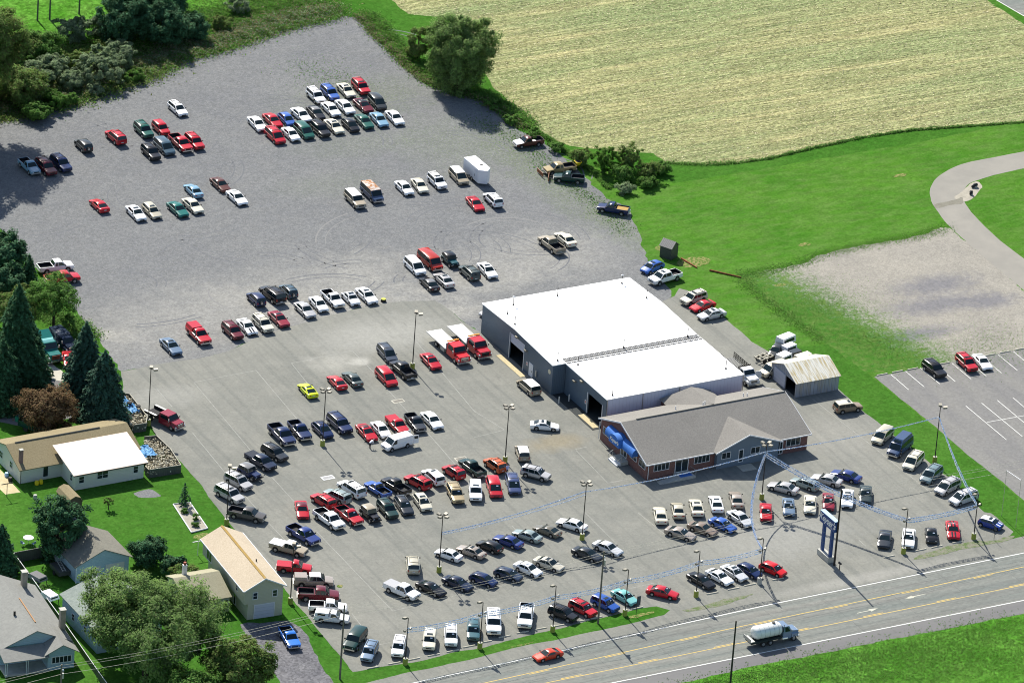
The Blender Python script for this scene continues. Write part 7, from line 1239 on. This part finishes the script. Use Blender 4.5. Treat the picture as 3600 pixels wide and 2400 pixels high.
    if 'doors' in ops:
        for sg,a in ((1,.25),(-1,.15)):
            mb=MB(); x0=-L/2; dd=.9*math.cos(a*.5); mb.prism([(x0,sg*(w-.06),.5),(x0-.88,sg*(w+.1),.5),(x0-.88,sg*(w+.15),.5),(x0,sg*(w-.01),.5)],[(x0+.04,sg*(w-.14),1.85),(x0-.84,sg*(w+.02),1.85),(x0-.84,sg*(w+.07),1.85),(x0+.04,sg*(w-.09),1.85)]); d=mb.build('rear_door',paint('white'),r)
            mb=MB(); 
            mb.prism([(x0-.15,sg*(w-.05)-.0,1.3),(x0-.75,sg*(w+.05),1.3),(x0-.75,sg*(w+.14),1.3),(x0-.15,sg*(w+.05),1.3)],[(x0-.12,sg*(w-.1),1.72),(x0-.72,sg*(w+.0),1.72),(x0-.72,sg*(w+.1),1.72),(x0-.12,sg*(w-.0),1.72)]); mb.build('door_window','car_glass',d)
        mb=MB(); mb.box(-L/2-.01,-L/2+.02,-w*.8,w*.8,.55,1.85); mb.build('cargo_opening','bed_black',r)
    if 'rusty' in ops:
        s=MATS.get('rusty_roof')
        if not s: q=NT('rusty_roof',.8,.2); n=q.noise(2.2,6,.7); q.col(q.mix(q.ramp(n,.42,.55),(.5,.48,.45),(.30,.12,.03))); s=q.m
        over(b,3,s)
    if 'highroof' in ops:
        mb=MB(); yt=w*.84; mb.prism([(1.35,-yt,H-.12),(-2.35,-yt,H-.12),(-2.35,yt,H-.12),(1.35,yt,H-.12)],[(.75,-yt*.85,H+.38),(-2.2,-yt*.88,H+.42),(-2.2,yt*.88,H+.42),(.75,yt*.85,H+.38)]); o=mb.build('raised_roof',P,r)
        mb=MB(); mb.prism([(1.27,-yt*.7,H+.02),(1.27,yt*.7,H+.02),(.92,yt*.62,H+.27),(.92,-yt*.62,H+.27)],[(1.31,-yt*.7,H+.04),(1.31,yt*.7,H+.04),(.96,yt*.62,H+.29),(.96,-yt*.62,H+.29)]); mb.build('roof_window','car_glass',o)
    return r
PAINTLOW=dict(lowtan='champagne',lowgrey='grey',lowsilver='silver')
PR=dict(roofgrey='grey',roofblack='black',roofsunlit='white',toptan='tan',rooftan='cream',roofdark='maroon')  # the white entry paints sun glare on tan vehicles into their roof colour
def group_of(x,y):
    if y>45 and -32<x<12: return None
    return None
for (t,col,ops,x,y,rz,s,lab) in CARS:
    if t=='jeep' and 'toptan' not in ops: ops+=(',' if ops else '')+('roofblack' if col!='navy' else 'roofgrey')
    if 'driving on the road' in lab: g=None
    elif x>45: g='cars parked in the neighbouring lot'
    elif y<-79: g='cars displayed along the roadside edge of the lot'
    elif y>15: g='cars stored on the gravel lot'
    elif x<-67 and y<-35: g='pickups in the left hand column of the lot'
    else: g='cars for sale on the paved lot'
    if t=='minivan' and 'workshop wall' in lab: g=None
    car(t,col,ops,x,y,rz,s,lab,g)
# ------------------------------------------------------------ vegetation
def leafmat(name,c1,c2,tr=.5):
    s=NT(name,.85,.15); g=s.n('ShaderNodeNewGeometry'); k=s.mix(g.outputs['Random Per Island'],c1,c2); n=s.noise(.45,3); k=s.mix(s.ramp(n,.35,.65,0,.25),k,tuple(x*.7 for x in c1)); s.col(k)
    t=s.n('ShaderNodeBsdfTranslucent'); s.l(k,t.inputs[0]); m=s.n('ShaderNodeMixShader'); m.inputs[0].default_value=tr; out=s.t.nodes['Material Output']; s.l(s.b.outputs[0],m.inputs[1]); s.l(t.outputs[0],m.inputs[2]); s.l(m.outputs[0],out.inputs[0]); return s.m
leafmat('leaf_green',(0.160,0.351,0.069),(.085,.125,.035)); leafmat('leaf_willow',(0.222,0.376,0.100),(.125,.155,.07)); leafmat('leaf_spruce',(0.053,0.141,0.090),(.040,.062,.042),.2); leafmat('leaf_dark',(0.067,0.186,0.085),(.03,.055,.02),.25)
leafmat('leaf_brown',(0.208,0.157,0.074),(.16,.085,.05)); leafmat('leaf_olive',(0.303,0.422,0.212),(.14,.165,.11)); leafmat('leaf_bright',(0.085,0.203,0.025),(.11,.19,.04)); leafmat('leaf_mixed',(0.177,0.323,0.071),(.13,.12,.05)); leafmat('weed_leaf',(0.109,0.293,0.038),(.12,.17,.05)); leafmat('weed_dry',(0.225,0.196,0.085),(.22,.21,.14)); leafmat('straw_leaf',(.34,.29,.13),(.80,.72,.48),.1)
flat('bark',(.07,.055,.04),.95,0,.1,0,.4); flat('bark_grey',(.16,.15,.13),.95,0,.1,0,.3)
def leafmesh(name,P,N,size,mat,elong=1.6):
    """P centres, N facing directions, one quad each"""
    n=len(P); rnd=rng.normal(size=(n,3)); a=np.cross(N,rnd); a/=np.linalg.norm(a,axis=1)[:,None]+1e-9; b=np.cross(N,a); b/=np.linalg.norm(b,axis=1)[:,None]+1e-9
    s=size*(.6+.8*rng.random((n,1))); a=a*s*elong*.5; b=b*s*.5
    V=np.stack([P-a,P-b*.9,P+a,P+b*.9],1).reshape(-1,3).astype(np.float32)
    me=bpy.data.meshes.new(name); me.vertices.add(4*n); me.vertices.foreach_set('co',V.ravel()); me.loops.add(4*n); me.loops.foreach_set('vertex_index',np.arange(4*n,dtype=np.int32)); me.polygons.add(n); me.polygons.foreach_set('loop_start',np.arange(0,4*n,4,dtype=np.int32)); me.update(calc_edges=True); me.materials.append(MATS[mat]); return me
def sph(n): v=rng.normal(size=(n,3)); return v/np.linalg.norm(v,axis=1)[:,None]
def crown_clumps(cen,rad,nc,cr,lpc,size,mat,shell=.55,flat_=.8,seed=0,low=-.6):
    """clumps of leaves scattered through an uneven ellipsoid"""
    u=sph(nc*3); u=u[u[:,2]>low][:nc]; nc=len(u); rr=shell+(1-shell)*rng.random((nc,1))**.6
    bumpy=1+.18*np.sin(u[:,:1]*5+seed)+.14*np.cos(u[:,1:2]*7+seed*2)+.1*np.sin(u[:,2:]*6)
    C=np.array(cen)+u*rr*bumpy*np.array(rad); k=cr*(.6+.8*rng.random((nc,1)))
    P=(C[:,None,:]+sph(nc*lpc).reshape(nc,lpc,3)*(rng.random((nc,lpc,1))**.5)*k[:,None,:]*np.array([1,1,flat_])).reshape(-1,3)
    N=P-np.repeat(C,lpc,0)+np.repeat(u,lpc,0)*.5*cr+rng.normal(size=P.shape)*.35*cr; N/=np.linalg.norm(N,axis=1)[:,None]+1e-9; P[:,2]=np.maximum(P[:,2],.05)
    N=N+np.array([0,.25,.55]); N/=np.linalg.norm(N,axis=1)[:,None]+1e-9
    return C,leafmesh('crown',P,N,size,mat)
def trunk(r,h,rb,C,cen,nb=12,mat='bark',lean=(0,0)):
    mb=MB(); top=Vector((lean[0],lean[1],h)); mb.path([(0,0,-.1),(lean[0]*.3,lean[1]*.3,h*.35),tuple(top)],rb,9) if 0 else None
    mb.tube((0,0,-.1),(lean[0]*.3,lean[1]*.3,h*.5),rb*1.15,rb*.8,9); mb.tube((lean[0]*.3,lean[1]*.3,h*.5),tuple(top),rb*.8,rb*.35,9)
    for i in range(min(nb,len(C))):
        c=Vector(C[i]); s_=Vector((lean[0]*.4,lean[1]*.4,h*random.uniform(.3,.85))); m=(s_+c)/2+Vector((0,0,-.2)); mb.tube(s_,m,rb*.38,rb*.24,6); mb.tube(m,c,rb*.24,rb*.07,6)
    mb.build('trunk',mat,r)
def tree(x,y,h,rad,mat,lab,name='broadleaf_tree',base=.25,nc=90,cr=None,lpc=90,size=.3,trk=None,grp=None,shell=.5,cat='tree',bark='bark',low=-.6,sx=1):
    size*=.78; lpc=int(lpc*1.45); nc=int(nc*1.15)
    if base<.12: low=-1.0
    r=root(name,(x,y,0),lab,cat,grp); ch=h*(1-base)/2; cr=(cr or rad*.26)*.82; nc=int(nc*1.25); lpc=int(lpc*.85); cen=(0,0,h*base+ch); C,me=crown_clumps(cen,(rad*.88*sx,rad*.88,ch*.9),nc,cr or rad*.26,lpc,size,mat,shell,.8,x*.1,low); o=put('crown',me,r); trunk(r,h*.7,trk or max(.07,h*.022),C,cen,14,bark); return r
def spruce(x,y,h,rad,lab,mat='leaf_spruce',grp=None,nl=None,name='spruce_tree',dens=1.0,size=.26):
    r=root(name,(x,y,0),lab,'tree',grp); nl=nl or int(h*2.6); P=[];N=[]; mb=MB(); mb.tube((0,0,-.1),(0,0,h*.97),h*.022,.02,8)
    for i in range(nl):
        t=i/(nl-1); z=h*(.05+.93*t); R_=rad*(1-t)**.62*(.82+.3*random.random())+.12; nbr=max(5,int(R_*6.5))
        for j in range(nbr):
            a=6.283*(j+random.random()*.8)/nbr; L=R_*random.uniform(.75,1.12); m=max(8,int(L*26*dens)); q=rng.random(m)**.7; dx,dy=math.cos(a),math.sin(a); droop=.28*L
            w=.28*L*(.35+.65*np.sin(np.pi*np.clip(q,0.05,1)))
            px=q*L*dx+rng.normal(size=m)*w*.35*-dy; py=q*L*dy+rng.normal(size=m)*w*.35*dx; pz=z-q*q*droop+rng.normal(size=m)*.10
            P.append(np.stack([px,py,pz],1)); nn=np.stack([np.full(m,dx*.5),np.full(m,dy*.5),np.full(m,.9)],1)+rng.normal(size=(m,3))*.45; N.append(nn)
            if i%3==0 and j%2==0: mb.tube((0,0,z),(L*dx*.9,L*dy*.9,z-droop*.8),.035,.01,4)
    P=np.concatenate(P);N=np.concatenate(N); N/=np.linalg.norm(N,axis=1)[:,None]; P[:,2]=np.maximum(P[:,2],.05); put('crown',leafmesh('crown',P,N,size,mat,1.9),r); mb.build('trunk','bark',r); return r
G1='spruces beside the brown roofed house'
spruce(-69.4,-1.4,11.4,4.1,'broad blue green spruce nearest the firewood pen',grp=G1); spruce(-69.4,5.2,13.0,3.9,'tall spruce directly behind the one nearest the firewood pen',grp=G1); spruce(-77.2,12.2,17.5,4.4,'very tall dark spruce at the left edge of the view',grp=G1,mat='leaf_dark'); spruce(-73.6,14.6,9.5,3.1,'dark spruce between the tallest one and the teal truck',grp=G1,mat='leaf_dark'); spruce(-81.5,8.0,11,4,'dark spruce at the left edge in front of the tallest one',grp=G1,mat='leaf_dark')
spruce(-61.3,42.3,5.6,1.9,'small dark evergreen beside the white extended cab pickup',mat='leaf_dark'); spruce(-69.85,-29.9,3.4,.95,'tiny spruce at the end of the garden bed',mat='leaf_dark',size=.16)
tree(-93.9,-38.4,10.8,4.0,'leaf_dark','dark ragged evergreen behind the blue garage','ragged_evergreen',nc=150,cr=.95,lpc=80,size=.28,base=.03,shell=.45); spruce(-102.8,-38.8,7.6,2.6,'dark evergreen at the left edge beside the board fence',mat='leaf_dark')
tree(-78.4,-1.3,6.6,4.3,'leaf_brown','round tree with reddish brown leaves behind the brown roofed house',nc=130,lpc=110,size=.26,base=.08,shell=.6)
tree(-63.3,28.9,9.0,4.2,'leaf_green','thin leafy tree between the gravel lot and the teal truck',nc=95,cr=.85,lpc=60,size=.24,base=.18,shell=.3)
tree(-62.0,26.2,3.2,1.2,'leaf_green','small sapling at the right of the thin leafy tree',nc=26,cr=.35,lpc=40,size=.18,base=.2)
tree(-62.6,47.8,7.2,3.6,'leaf_dark','dark bushy tree at the left edge above the white extended cab pickup',nc=90,lpc=110,size=.3,base=.05)
tree(-66.3,39.5,6.2,3.2,'leaf_dark','dark bushy tree at the left edge behind the small evergreen',nc=80,lpc=110,size=.3,base=.05); tree(-68.4,31.0,6.5,3.4,'leaf_mixed','bushy mixed green tree left of the thin leafy tree',nc=80,lpc=90,size=.28,base=.05)
tree(-96.6,-72.8,14.6,10.6,'leaf_willow','huge spreading grey green tree filling the lower left',nc=430,cr=1.5,lpc=120,size=.27,base=.15,shell=.35,trk=.38,bark='bark')
tree(-88.0,-83.0,9.5,5.2,'leaf_mixed','dark tree with rusty leaves at the bottom beside the driveway',nc=150,cr=1.1,lpc=110,size=.3,base=.06); tree(-96.5,-86.5,8.0,5.0,'leaf_green','dark green tree at the bottom edge beneath the huge one',nc=120,cr=1.1,lpc=90,size=.32,base=.1)
GS='rounded evergreen shrubs behind the tan garage house'
tree(-82.6,-44.6,4.6,2.9,'leaf_dark','largest rounded shrub left of the white clothesline post','rounded_shrub',.04,70,.8,100,.24,grp=GS,cat='shrub'); tree(-80.9,-48.6,3.4,1.9,'leaf_dark','middle rounded dark shrub above the wing roof','rounded_shrub',.04,45,.6,90,.22,grp=GS,cat='shrub'); tree(-80.6,-52.6,3.9,2.1,'leaf_mixed','rusty green shrub nearest the wing roof','rounded_shrub',.04,50,.6,90,.22,grp=GS,cat='shrub')
tree(-80.6,-27.2,2.0,.7,'leaf_mixed','tiny weeping tree alone on the lawn below the white house',nc=16,cr=.28,lpc=30,size=.15,base=.35)
for i,(x,y,s_) in enumerate(((-70.9,-32.2,.55),(-70.3,-34.6,.7),(-71.2,-36.4,.5))): tree(x,y,s_*1.5,s_,'weed_leaf',('top','middle','lowest')[i]+' bush planted in the white framed garden bed','garden_bush',.05,14,.25,40,.14,grp='bushes in the garden bed',cat='shrub')
tree(-99.9,-46.6,1.6,1.0,'leaf_green','green vine bush growing between the two truck caps','garden_bush',.05,22,.35,50,.16,cat='shrub')
# far edge of the lot
GT='trees beyond the far left corner of the gravel lot'
tree(-44.8,98.2,25,8.2,'leaf_mixed','tall broad tree at the upper left edge whose shadow falls on the gravel',nc=330,cr=1.5,lpc=110,size=.32,base=.2,shell=.3,grp=GT,trk=.4)
tree(-54.5,90.5,23.0,7.6,'leaf_mixed','tree left of the broad upper left one, mostly cut by the edge',nc=170,cr=1.5,lpc=90,size=.36,base=.25,shell=.35,grp=GT,trk=.35)
tree(-60,79.5,17,6.8,'leaf_mixed','tree just left of the view whose shadow reaches the light blue pickup',nc=170,cr=1.5,lpc=90,size=.36,base=.25,shell=.35,grp=GT,trk=.35)
tree(-34.0,104.5,6.6,4.2,'leaf_mixed','low bushy tree right of the tall upper left tree',nc=90,lpc=100,size=.3,base=.04,grp=GT); tree(-38.5,112,9,5.0,'leaf_mixed','bushy tree behind the low one at the upper left',nc=110,lpc=90,size=.32,base=.04,grp=GT); tree(-29.5,101.5,3.2,2.3,'weed_leaf','small green bush at the gravel edge in the upper left','bush',.03,40,.6,90,.26,grp=GT,cat='shrub')
for x,y,h,rd,l in ((-45,108,10,5.5,'bushy tree hiding the ground behind the tall upper left tree'),(-38,120,11,5.5,'tall bushy tree above the silvery shrubs in the upper left'),(-30,118,7,4.2,'round bushy tree between the tall ones and the silvery shrubs'),(-24,119,5.5,3.6,'small round tree below the bare trunks'),(-34,98.5,3.0,2.6,'low green bush near the tree shadow on the gravel'),(-50,102,8,5,'bushy tree at the left edge of the upper thicket')): tree(x,y,h,rd,'leaf_mixed' if h>6 else 'leaf_green',l,nc=int(24*rd),lpc=80,size=.3,base=.04,grp=GT)
GO='silvery shrubs along the far edge of the gravel lot'
for x,y,h,rd,l in ((-18.4,107.6,5.4,4.6,'largest silvery shrub beside the far gravel edge'),(-23.9,107.2,3.4,2.4,'small silvery shrub at the left of the largest one'),(-24.6,112.6,4.2,3.0,'silvery green shrub behind the small one'),(-14.0,112.5,4.6,3.6,'silvery shrub at the upper right of the largest one'),(-9.4,125.4,3.4,2.8,'silvery shrub under the dark evergreens'),(-15.6,124.6,4.0,3.3,'grey green shrub below the bare trunks'),(-28.8,109.5,4.8,3.2,'grey green shrub farthest left of the silvery group')):
    tree(x,y,h,rd,'leaf_olive',l,'silvery_shrub',.03,int(26*rd),.55,95,.24,grp=GO,cat='shrub',shell=.55)
GE='dark evergreens at the top of the view'
for x,y,h,rd,l in ((-7.6,121.0,9.5,4.4,'left one of the dark evergreens at the top'),(-2.2,118.4,8.4,4.2,'right one of the dark evergreens at the top'),(-3.6,125.5,11,4.8,'tallest dark evergreen at the top, behind two others'),(3.6,118.6,4.6,2.8,'low dark bush right of the top evergreens'),(3.0,127,9.0,4.2,'dark evergreen farthest right at the top edge')):
    tree(x,y,h,rd,'leaf_dark',l,'dark_evergreen',.03,int(30*rd),1.0,100,.3,grp=GE)
for x,y,l in ((-17.5,134.1,'thin bare trunk farthest left in the top meadow'),(-15.4,133.8,'forked bare trunk in the top meadow'),(-9.8,134.2,'single bare trunk right of the forked one')):
    r=root('bare_trunk_tree',(x,y,0),l,'tree','bare trunks in the top meadow'); C,me=crown_clumps((0,0,11),(2.4,2.4,2.2),30,1.0,60,.3,'leaf_mixed'); put('crown',me,r); trunk(r,11,.14,C,(0,0,11),8,'bark_grey')
tree(35.6,84.8,14.6,6.0,'leaf_willow','big willowy tree at the edge of the corn field',nc=300,cr=1.1,lpc=120,size=.24,base=.02,shell=.4); tree(37.2,90.5,9,3.6,'leaf_green','lower willowy tree behind the big one at the field edge',nc=90,cr=.9,lpc=100,size=.24,base=.04); tree(35.4,98.6,6.2,2.5,'leaf_mixed','dark shrub left of the big willowy tree','bush',.03,50,.7,90,.24,cat='shrub')
GH='shrubs at the corner of the corn field'
for x,y,h,rd,m,l in ((40.6,52.0,3.4,1.9,'leaf_mixed','leftmost shrub of the corner thicket beside the corn field'),(43.0,48.6,4.8,2.5,'leaf_bright','bright green shrub of the corner thicket'),(46.6,47.6,5.0,2.6,'leaf_mixed','thin branchy shrub of the corner thicket'),(44.3,44.6,3.0,2.3,'leaf_green','low green shrub in the middle of the corner thicket'),(48.6,44.0,3.2,2.2,'leaf_mixed','reddish shrub at the right of the corner thicket'),(47.2,41.2,1.8,1.8,'leaf_green','small green shrub at the lawn side of the corner thicket'),(42.6,40.6,1.7,1.5,'leaf_olive','pale weedy shrub at the tip of the corner thicket'),(51.6,45.2,2.2,1.8,'leaf_green','rightmost low shrub of the corner thicket')):
    tree(x,y,h,rd,m,l,'field_shrub',.04,int(24*rd),.5,60,.2,grp=GH,cat='shrub',shell=.3)
for i,(x,y,s_) in enumerate(((38.0,76.5,1.3),(37.8,70.5,1.1),(38.5,64,1.2),(39.6,58.5,1.0))): tree(x,y,s_*1.5,s_*1.3,'leaf_green',('first','second','third','fourth')[i]+' low bush down the field edge below the willowy tree','field_shrub',.04,20,.4,60,.2,grp='low bushes down the field edge',cat='shrub')
# strips of weeds, one mass each
def weeds(name,lines,n,mat,hmax,size,lab,spread=.8,lift=True):
    P=[];Nn=[]
    for l in lines:
        seg=[math.dist(a[:2],b[:2]) for a,b in zip(l[:-1],l[1:])]; tot=sum(seg)
        for (a,b),s_ in zip(zip(l[:-1],l[1:]),seg):
            m=int(n*s_/tot/len(lines)); t=rng.random(m)[:,None]; wd=(a[2] if len(a)>2 else spread); p=np.array(a[:2])*(1-t)+np.array(b[:2])*t+rng.normal(size=(m,2))*wd
            hh=hmax*(.35+.65*np.abs(np.sin(p[:,0]*.9)*np.cos(p[:,1]*.7)+.3*np.sin(p[:,0]*2.3+p[:,1])))
            P.append(np.column_stack([p,rng.random(m)**1.5*hh+.03])); q=rng.normal(size=(m,3))*.6+np.array([0,0,.7]); Nn.append(q)
    P=np.concatenate(P);Nn=np.concatenate(Nn); Nn/=np.linalg.norm(Nn,axis=1)[:,None]; o=bpy.data.objects.new(name,leafmesh(name,P,Nn,size,mat,2.0)); COL.objects.link(o); tag(o,lab,'weeds',None,'stuff'); return o
GL=PL['gravel_lot']; top_=[p for p in GL[GL.index(min(GL,key=lambda p:abs(p[0]+39.2)+abs(p[1]-101.2))):]]; far=[(x,y+.3,1.5) for x,y in [(-48,104)]+top_]
rtp=[p for p in GL[:20]]; rt=[(x+.3,y,1.0) for x,y in rtp[:14]]; rt2=[(x,y,.4) for x,y in rtp[13:20]]
weeds('weed_strip',[[(a-.3,b+1.7,c) for a,b,c in far]],46000,'weed_leaf',.7,.17,'green weeds along the far edge of the gravel lot'); weeds('dry_weeds',[[(a-.5,b+2.8,c*1.3) for a,b,c in far]],16000,'weed_dry',1.1,.18,'pale dry weeds mixed into the far gravel edge')
weeds('weed_strip',[[(a+1.5,b,c) for a,b,c in rt]],30000,'weed_leaf',.8,.18,'green weeds between the gravel lot and the corn field'); weeds('dry_weeds',[[(a+.4,b,c*.6) for a,b,c in rt]],8000,'weed_dry',.8,.16,'brown weeds at the right edge of the gravel lot')
weeds('weed_strip',[[(a+1.8,b,c*.7) for a,b,c in rt2]],9000,'weed_leaf',.5,.15,'weeds by the old pickups at the field corner')
CF=PL['corn_field']; weeds('hedge_grass',[[(x,y-.2,.35 if x<66 else .16) for x,y in CF[14:24]]],7000,'leaf_green',.4,.15,'rough grass line where the lawn meets the corn field')
weeds('ditch_growth',[[(4,137,1.2),(12,136.5,1.0),(20,136.3,1.0),(30,137,1.2),(38,139,1)]],16000,'weed_dry',1.0,.22,'brown growth along the ditch at the top of the view'); weeds('meadow_weeds',[[(-6,128,3),(8,124,3),(20,126,3),(30,126,2.5)]],26000,'weed_leaf',.6,.2,'rough green growth behind the far edge of the gravel lot')
weeds('thicket_growth',[[(-48,103,1.5),(-38,101,1.6),(-28,104,1.8),(-20,104.5,1.5),(-8,109,1.5)],[(-40,106,3),(-28,110,3),(-16,111,3),(-4,113,2.5)],[(-30,116,3),(-16,119,3),(-8,117,3)]],34000,'leaf_mixed',.9,.2,'tangled green growth between the shrubs and the far gravel edge')
weeds('pale_weeds',[[(x-.6,y+2.4,1.6) for x,y,c in far]],15000,'leaf_olive',1.0,.17,'silvery weeds along the far gravel edge')
for i,(x,y,h,rd,m) in enumerate(((-31.5,105.5,3.2,2.4,'leaf_olive'),(-21,103.8,1.8,1.5,'leaf_olive'),(-13,106.5,2.2,1.9,'weed_leaf'),(-27,101.8,2.0,1.7,'weed_leaf'),(-19.5,113.5,3.6,2.6,'leaf_mixed'),(-11,116.5,3.0,2.4,'leaf_olive'),(-30,114,4.2,3.0,'leaf_green'),(-42,104,4.4,3.2,'leaf_mixed'),(10,121,2.2,2.2,'leaf_mixed'),(16,126,2.6,2.4,'leaf_olive'))):
    tree(x,y,h,rd,m,('pale bush in front of the low bushy tree','tiny pale bush at the gravel edge before the largest silvery shrub','green bush right of the largest silvery shrub at the gravel edge','low green bush at the gravel edge left of the silvery shrubs','green bush tucked behind the largest silvery shrub','pale bush below the dark evergreens','green bush below the tall bushy upper left tree','mixed bush at the foot of the tall upper left tree','low bush in the rough strip right of the evergreens','pale bush in the rough strip near the ditch')[i],'thicket_bush',.03,int(22*rd),.42,70,.22,grp='low bushes of the upper left thicket',cat='shrub')
weeds('lot_weeds',[[(34,73,1.6),(37,60,1.4),(34.5,52,1.0),(36.5,40,1.2),(35.5,28,1.2)]],2600,'weed_leaf',.1,.13,'scattered weeds at the right side of the gravel lot'); weeds('lot_weeds',[[(16,103,3),(20,92,3)]],900,'weed_leaf',.1,.12,'few weeds in the far corner of the gravel lot')
weeds('bank_weeds',[[(-64,46,1.4),(-63.5,38,1.2),(-60.8,30,1.0),(-59.5,24,.6)]],16000,'leaf_green',.8,.18,'green growth under the trees at the left gravel edge')
weeds('patch_weeds',[[(46,-8,3.4),(52,-6,4),(58,-4,3)],[(47,-16,2.4),(54,-20,3),(52,-27,2)],[(62,-28.3,4),(74,-27,4)]],9000,'weed_leaf',.05,.085,'weeds sprinkled over the gravel patch')
weeds('verge_tufts',[[(-32,-104.5,1.5),(-10,-104.5,1.8),(10,-105.5,2.2),(26,-105.5,2)]],12000,'weed_leaf',.12,.12,'grass tufts on the bank across the road'); weeds('verge_tufts',[[(-16,-110,3.5),(10,-112,4),(24,-114,4)]],14000,'weed_leaf',.13,.13,'rough grass at the lower right corner')
GP=PL['gravel_patch']; weeds('patch_weeds',[[(x,y,.9) for x,y in GP[:13]]],9000,'weed_leaf',.05,.1,'weeds creeping over the upper rim of the gravel patch')
# corn straw lying on the field
n=42000; X=rng.uniform(40,150,n); Y=rng.uniform(40,142,n); 
def inpoly(X,Y,p):
    c=np.zeros(len(X),bool)
    for (x0,y0),(x1,y1) in zip(p,p[1:]+p[:1]): c^=((y0>Y)!=(y1>Y))&(X<(x1-x0)*(Y-y0)/(y1-y0+1e-9)+x0)
    return c
m=inpoly(X,Y,PL['corn_field']); X,Y=X[m],Y[m]; Y=np.round(Y/.76)*.76*(.75)+Y*.25; P=np.column_stack([X,Y,.03+.12*rng.random(len(X))]); N=rng.normal(size=P.shape)*.45+np.array([0,0,1]); N/=np.linalg.norm(N,axis=1)[:,None]
o=bpy.data.objects.new('corn_straw',leafmesh('corn_straw',P,N,.12,'straw_leaf',2.6)); COL.objects.link(o); tag(o,'pale broken corn straw scattered over the harvested field','straw',None,'stuff')
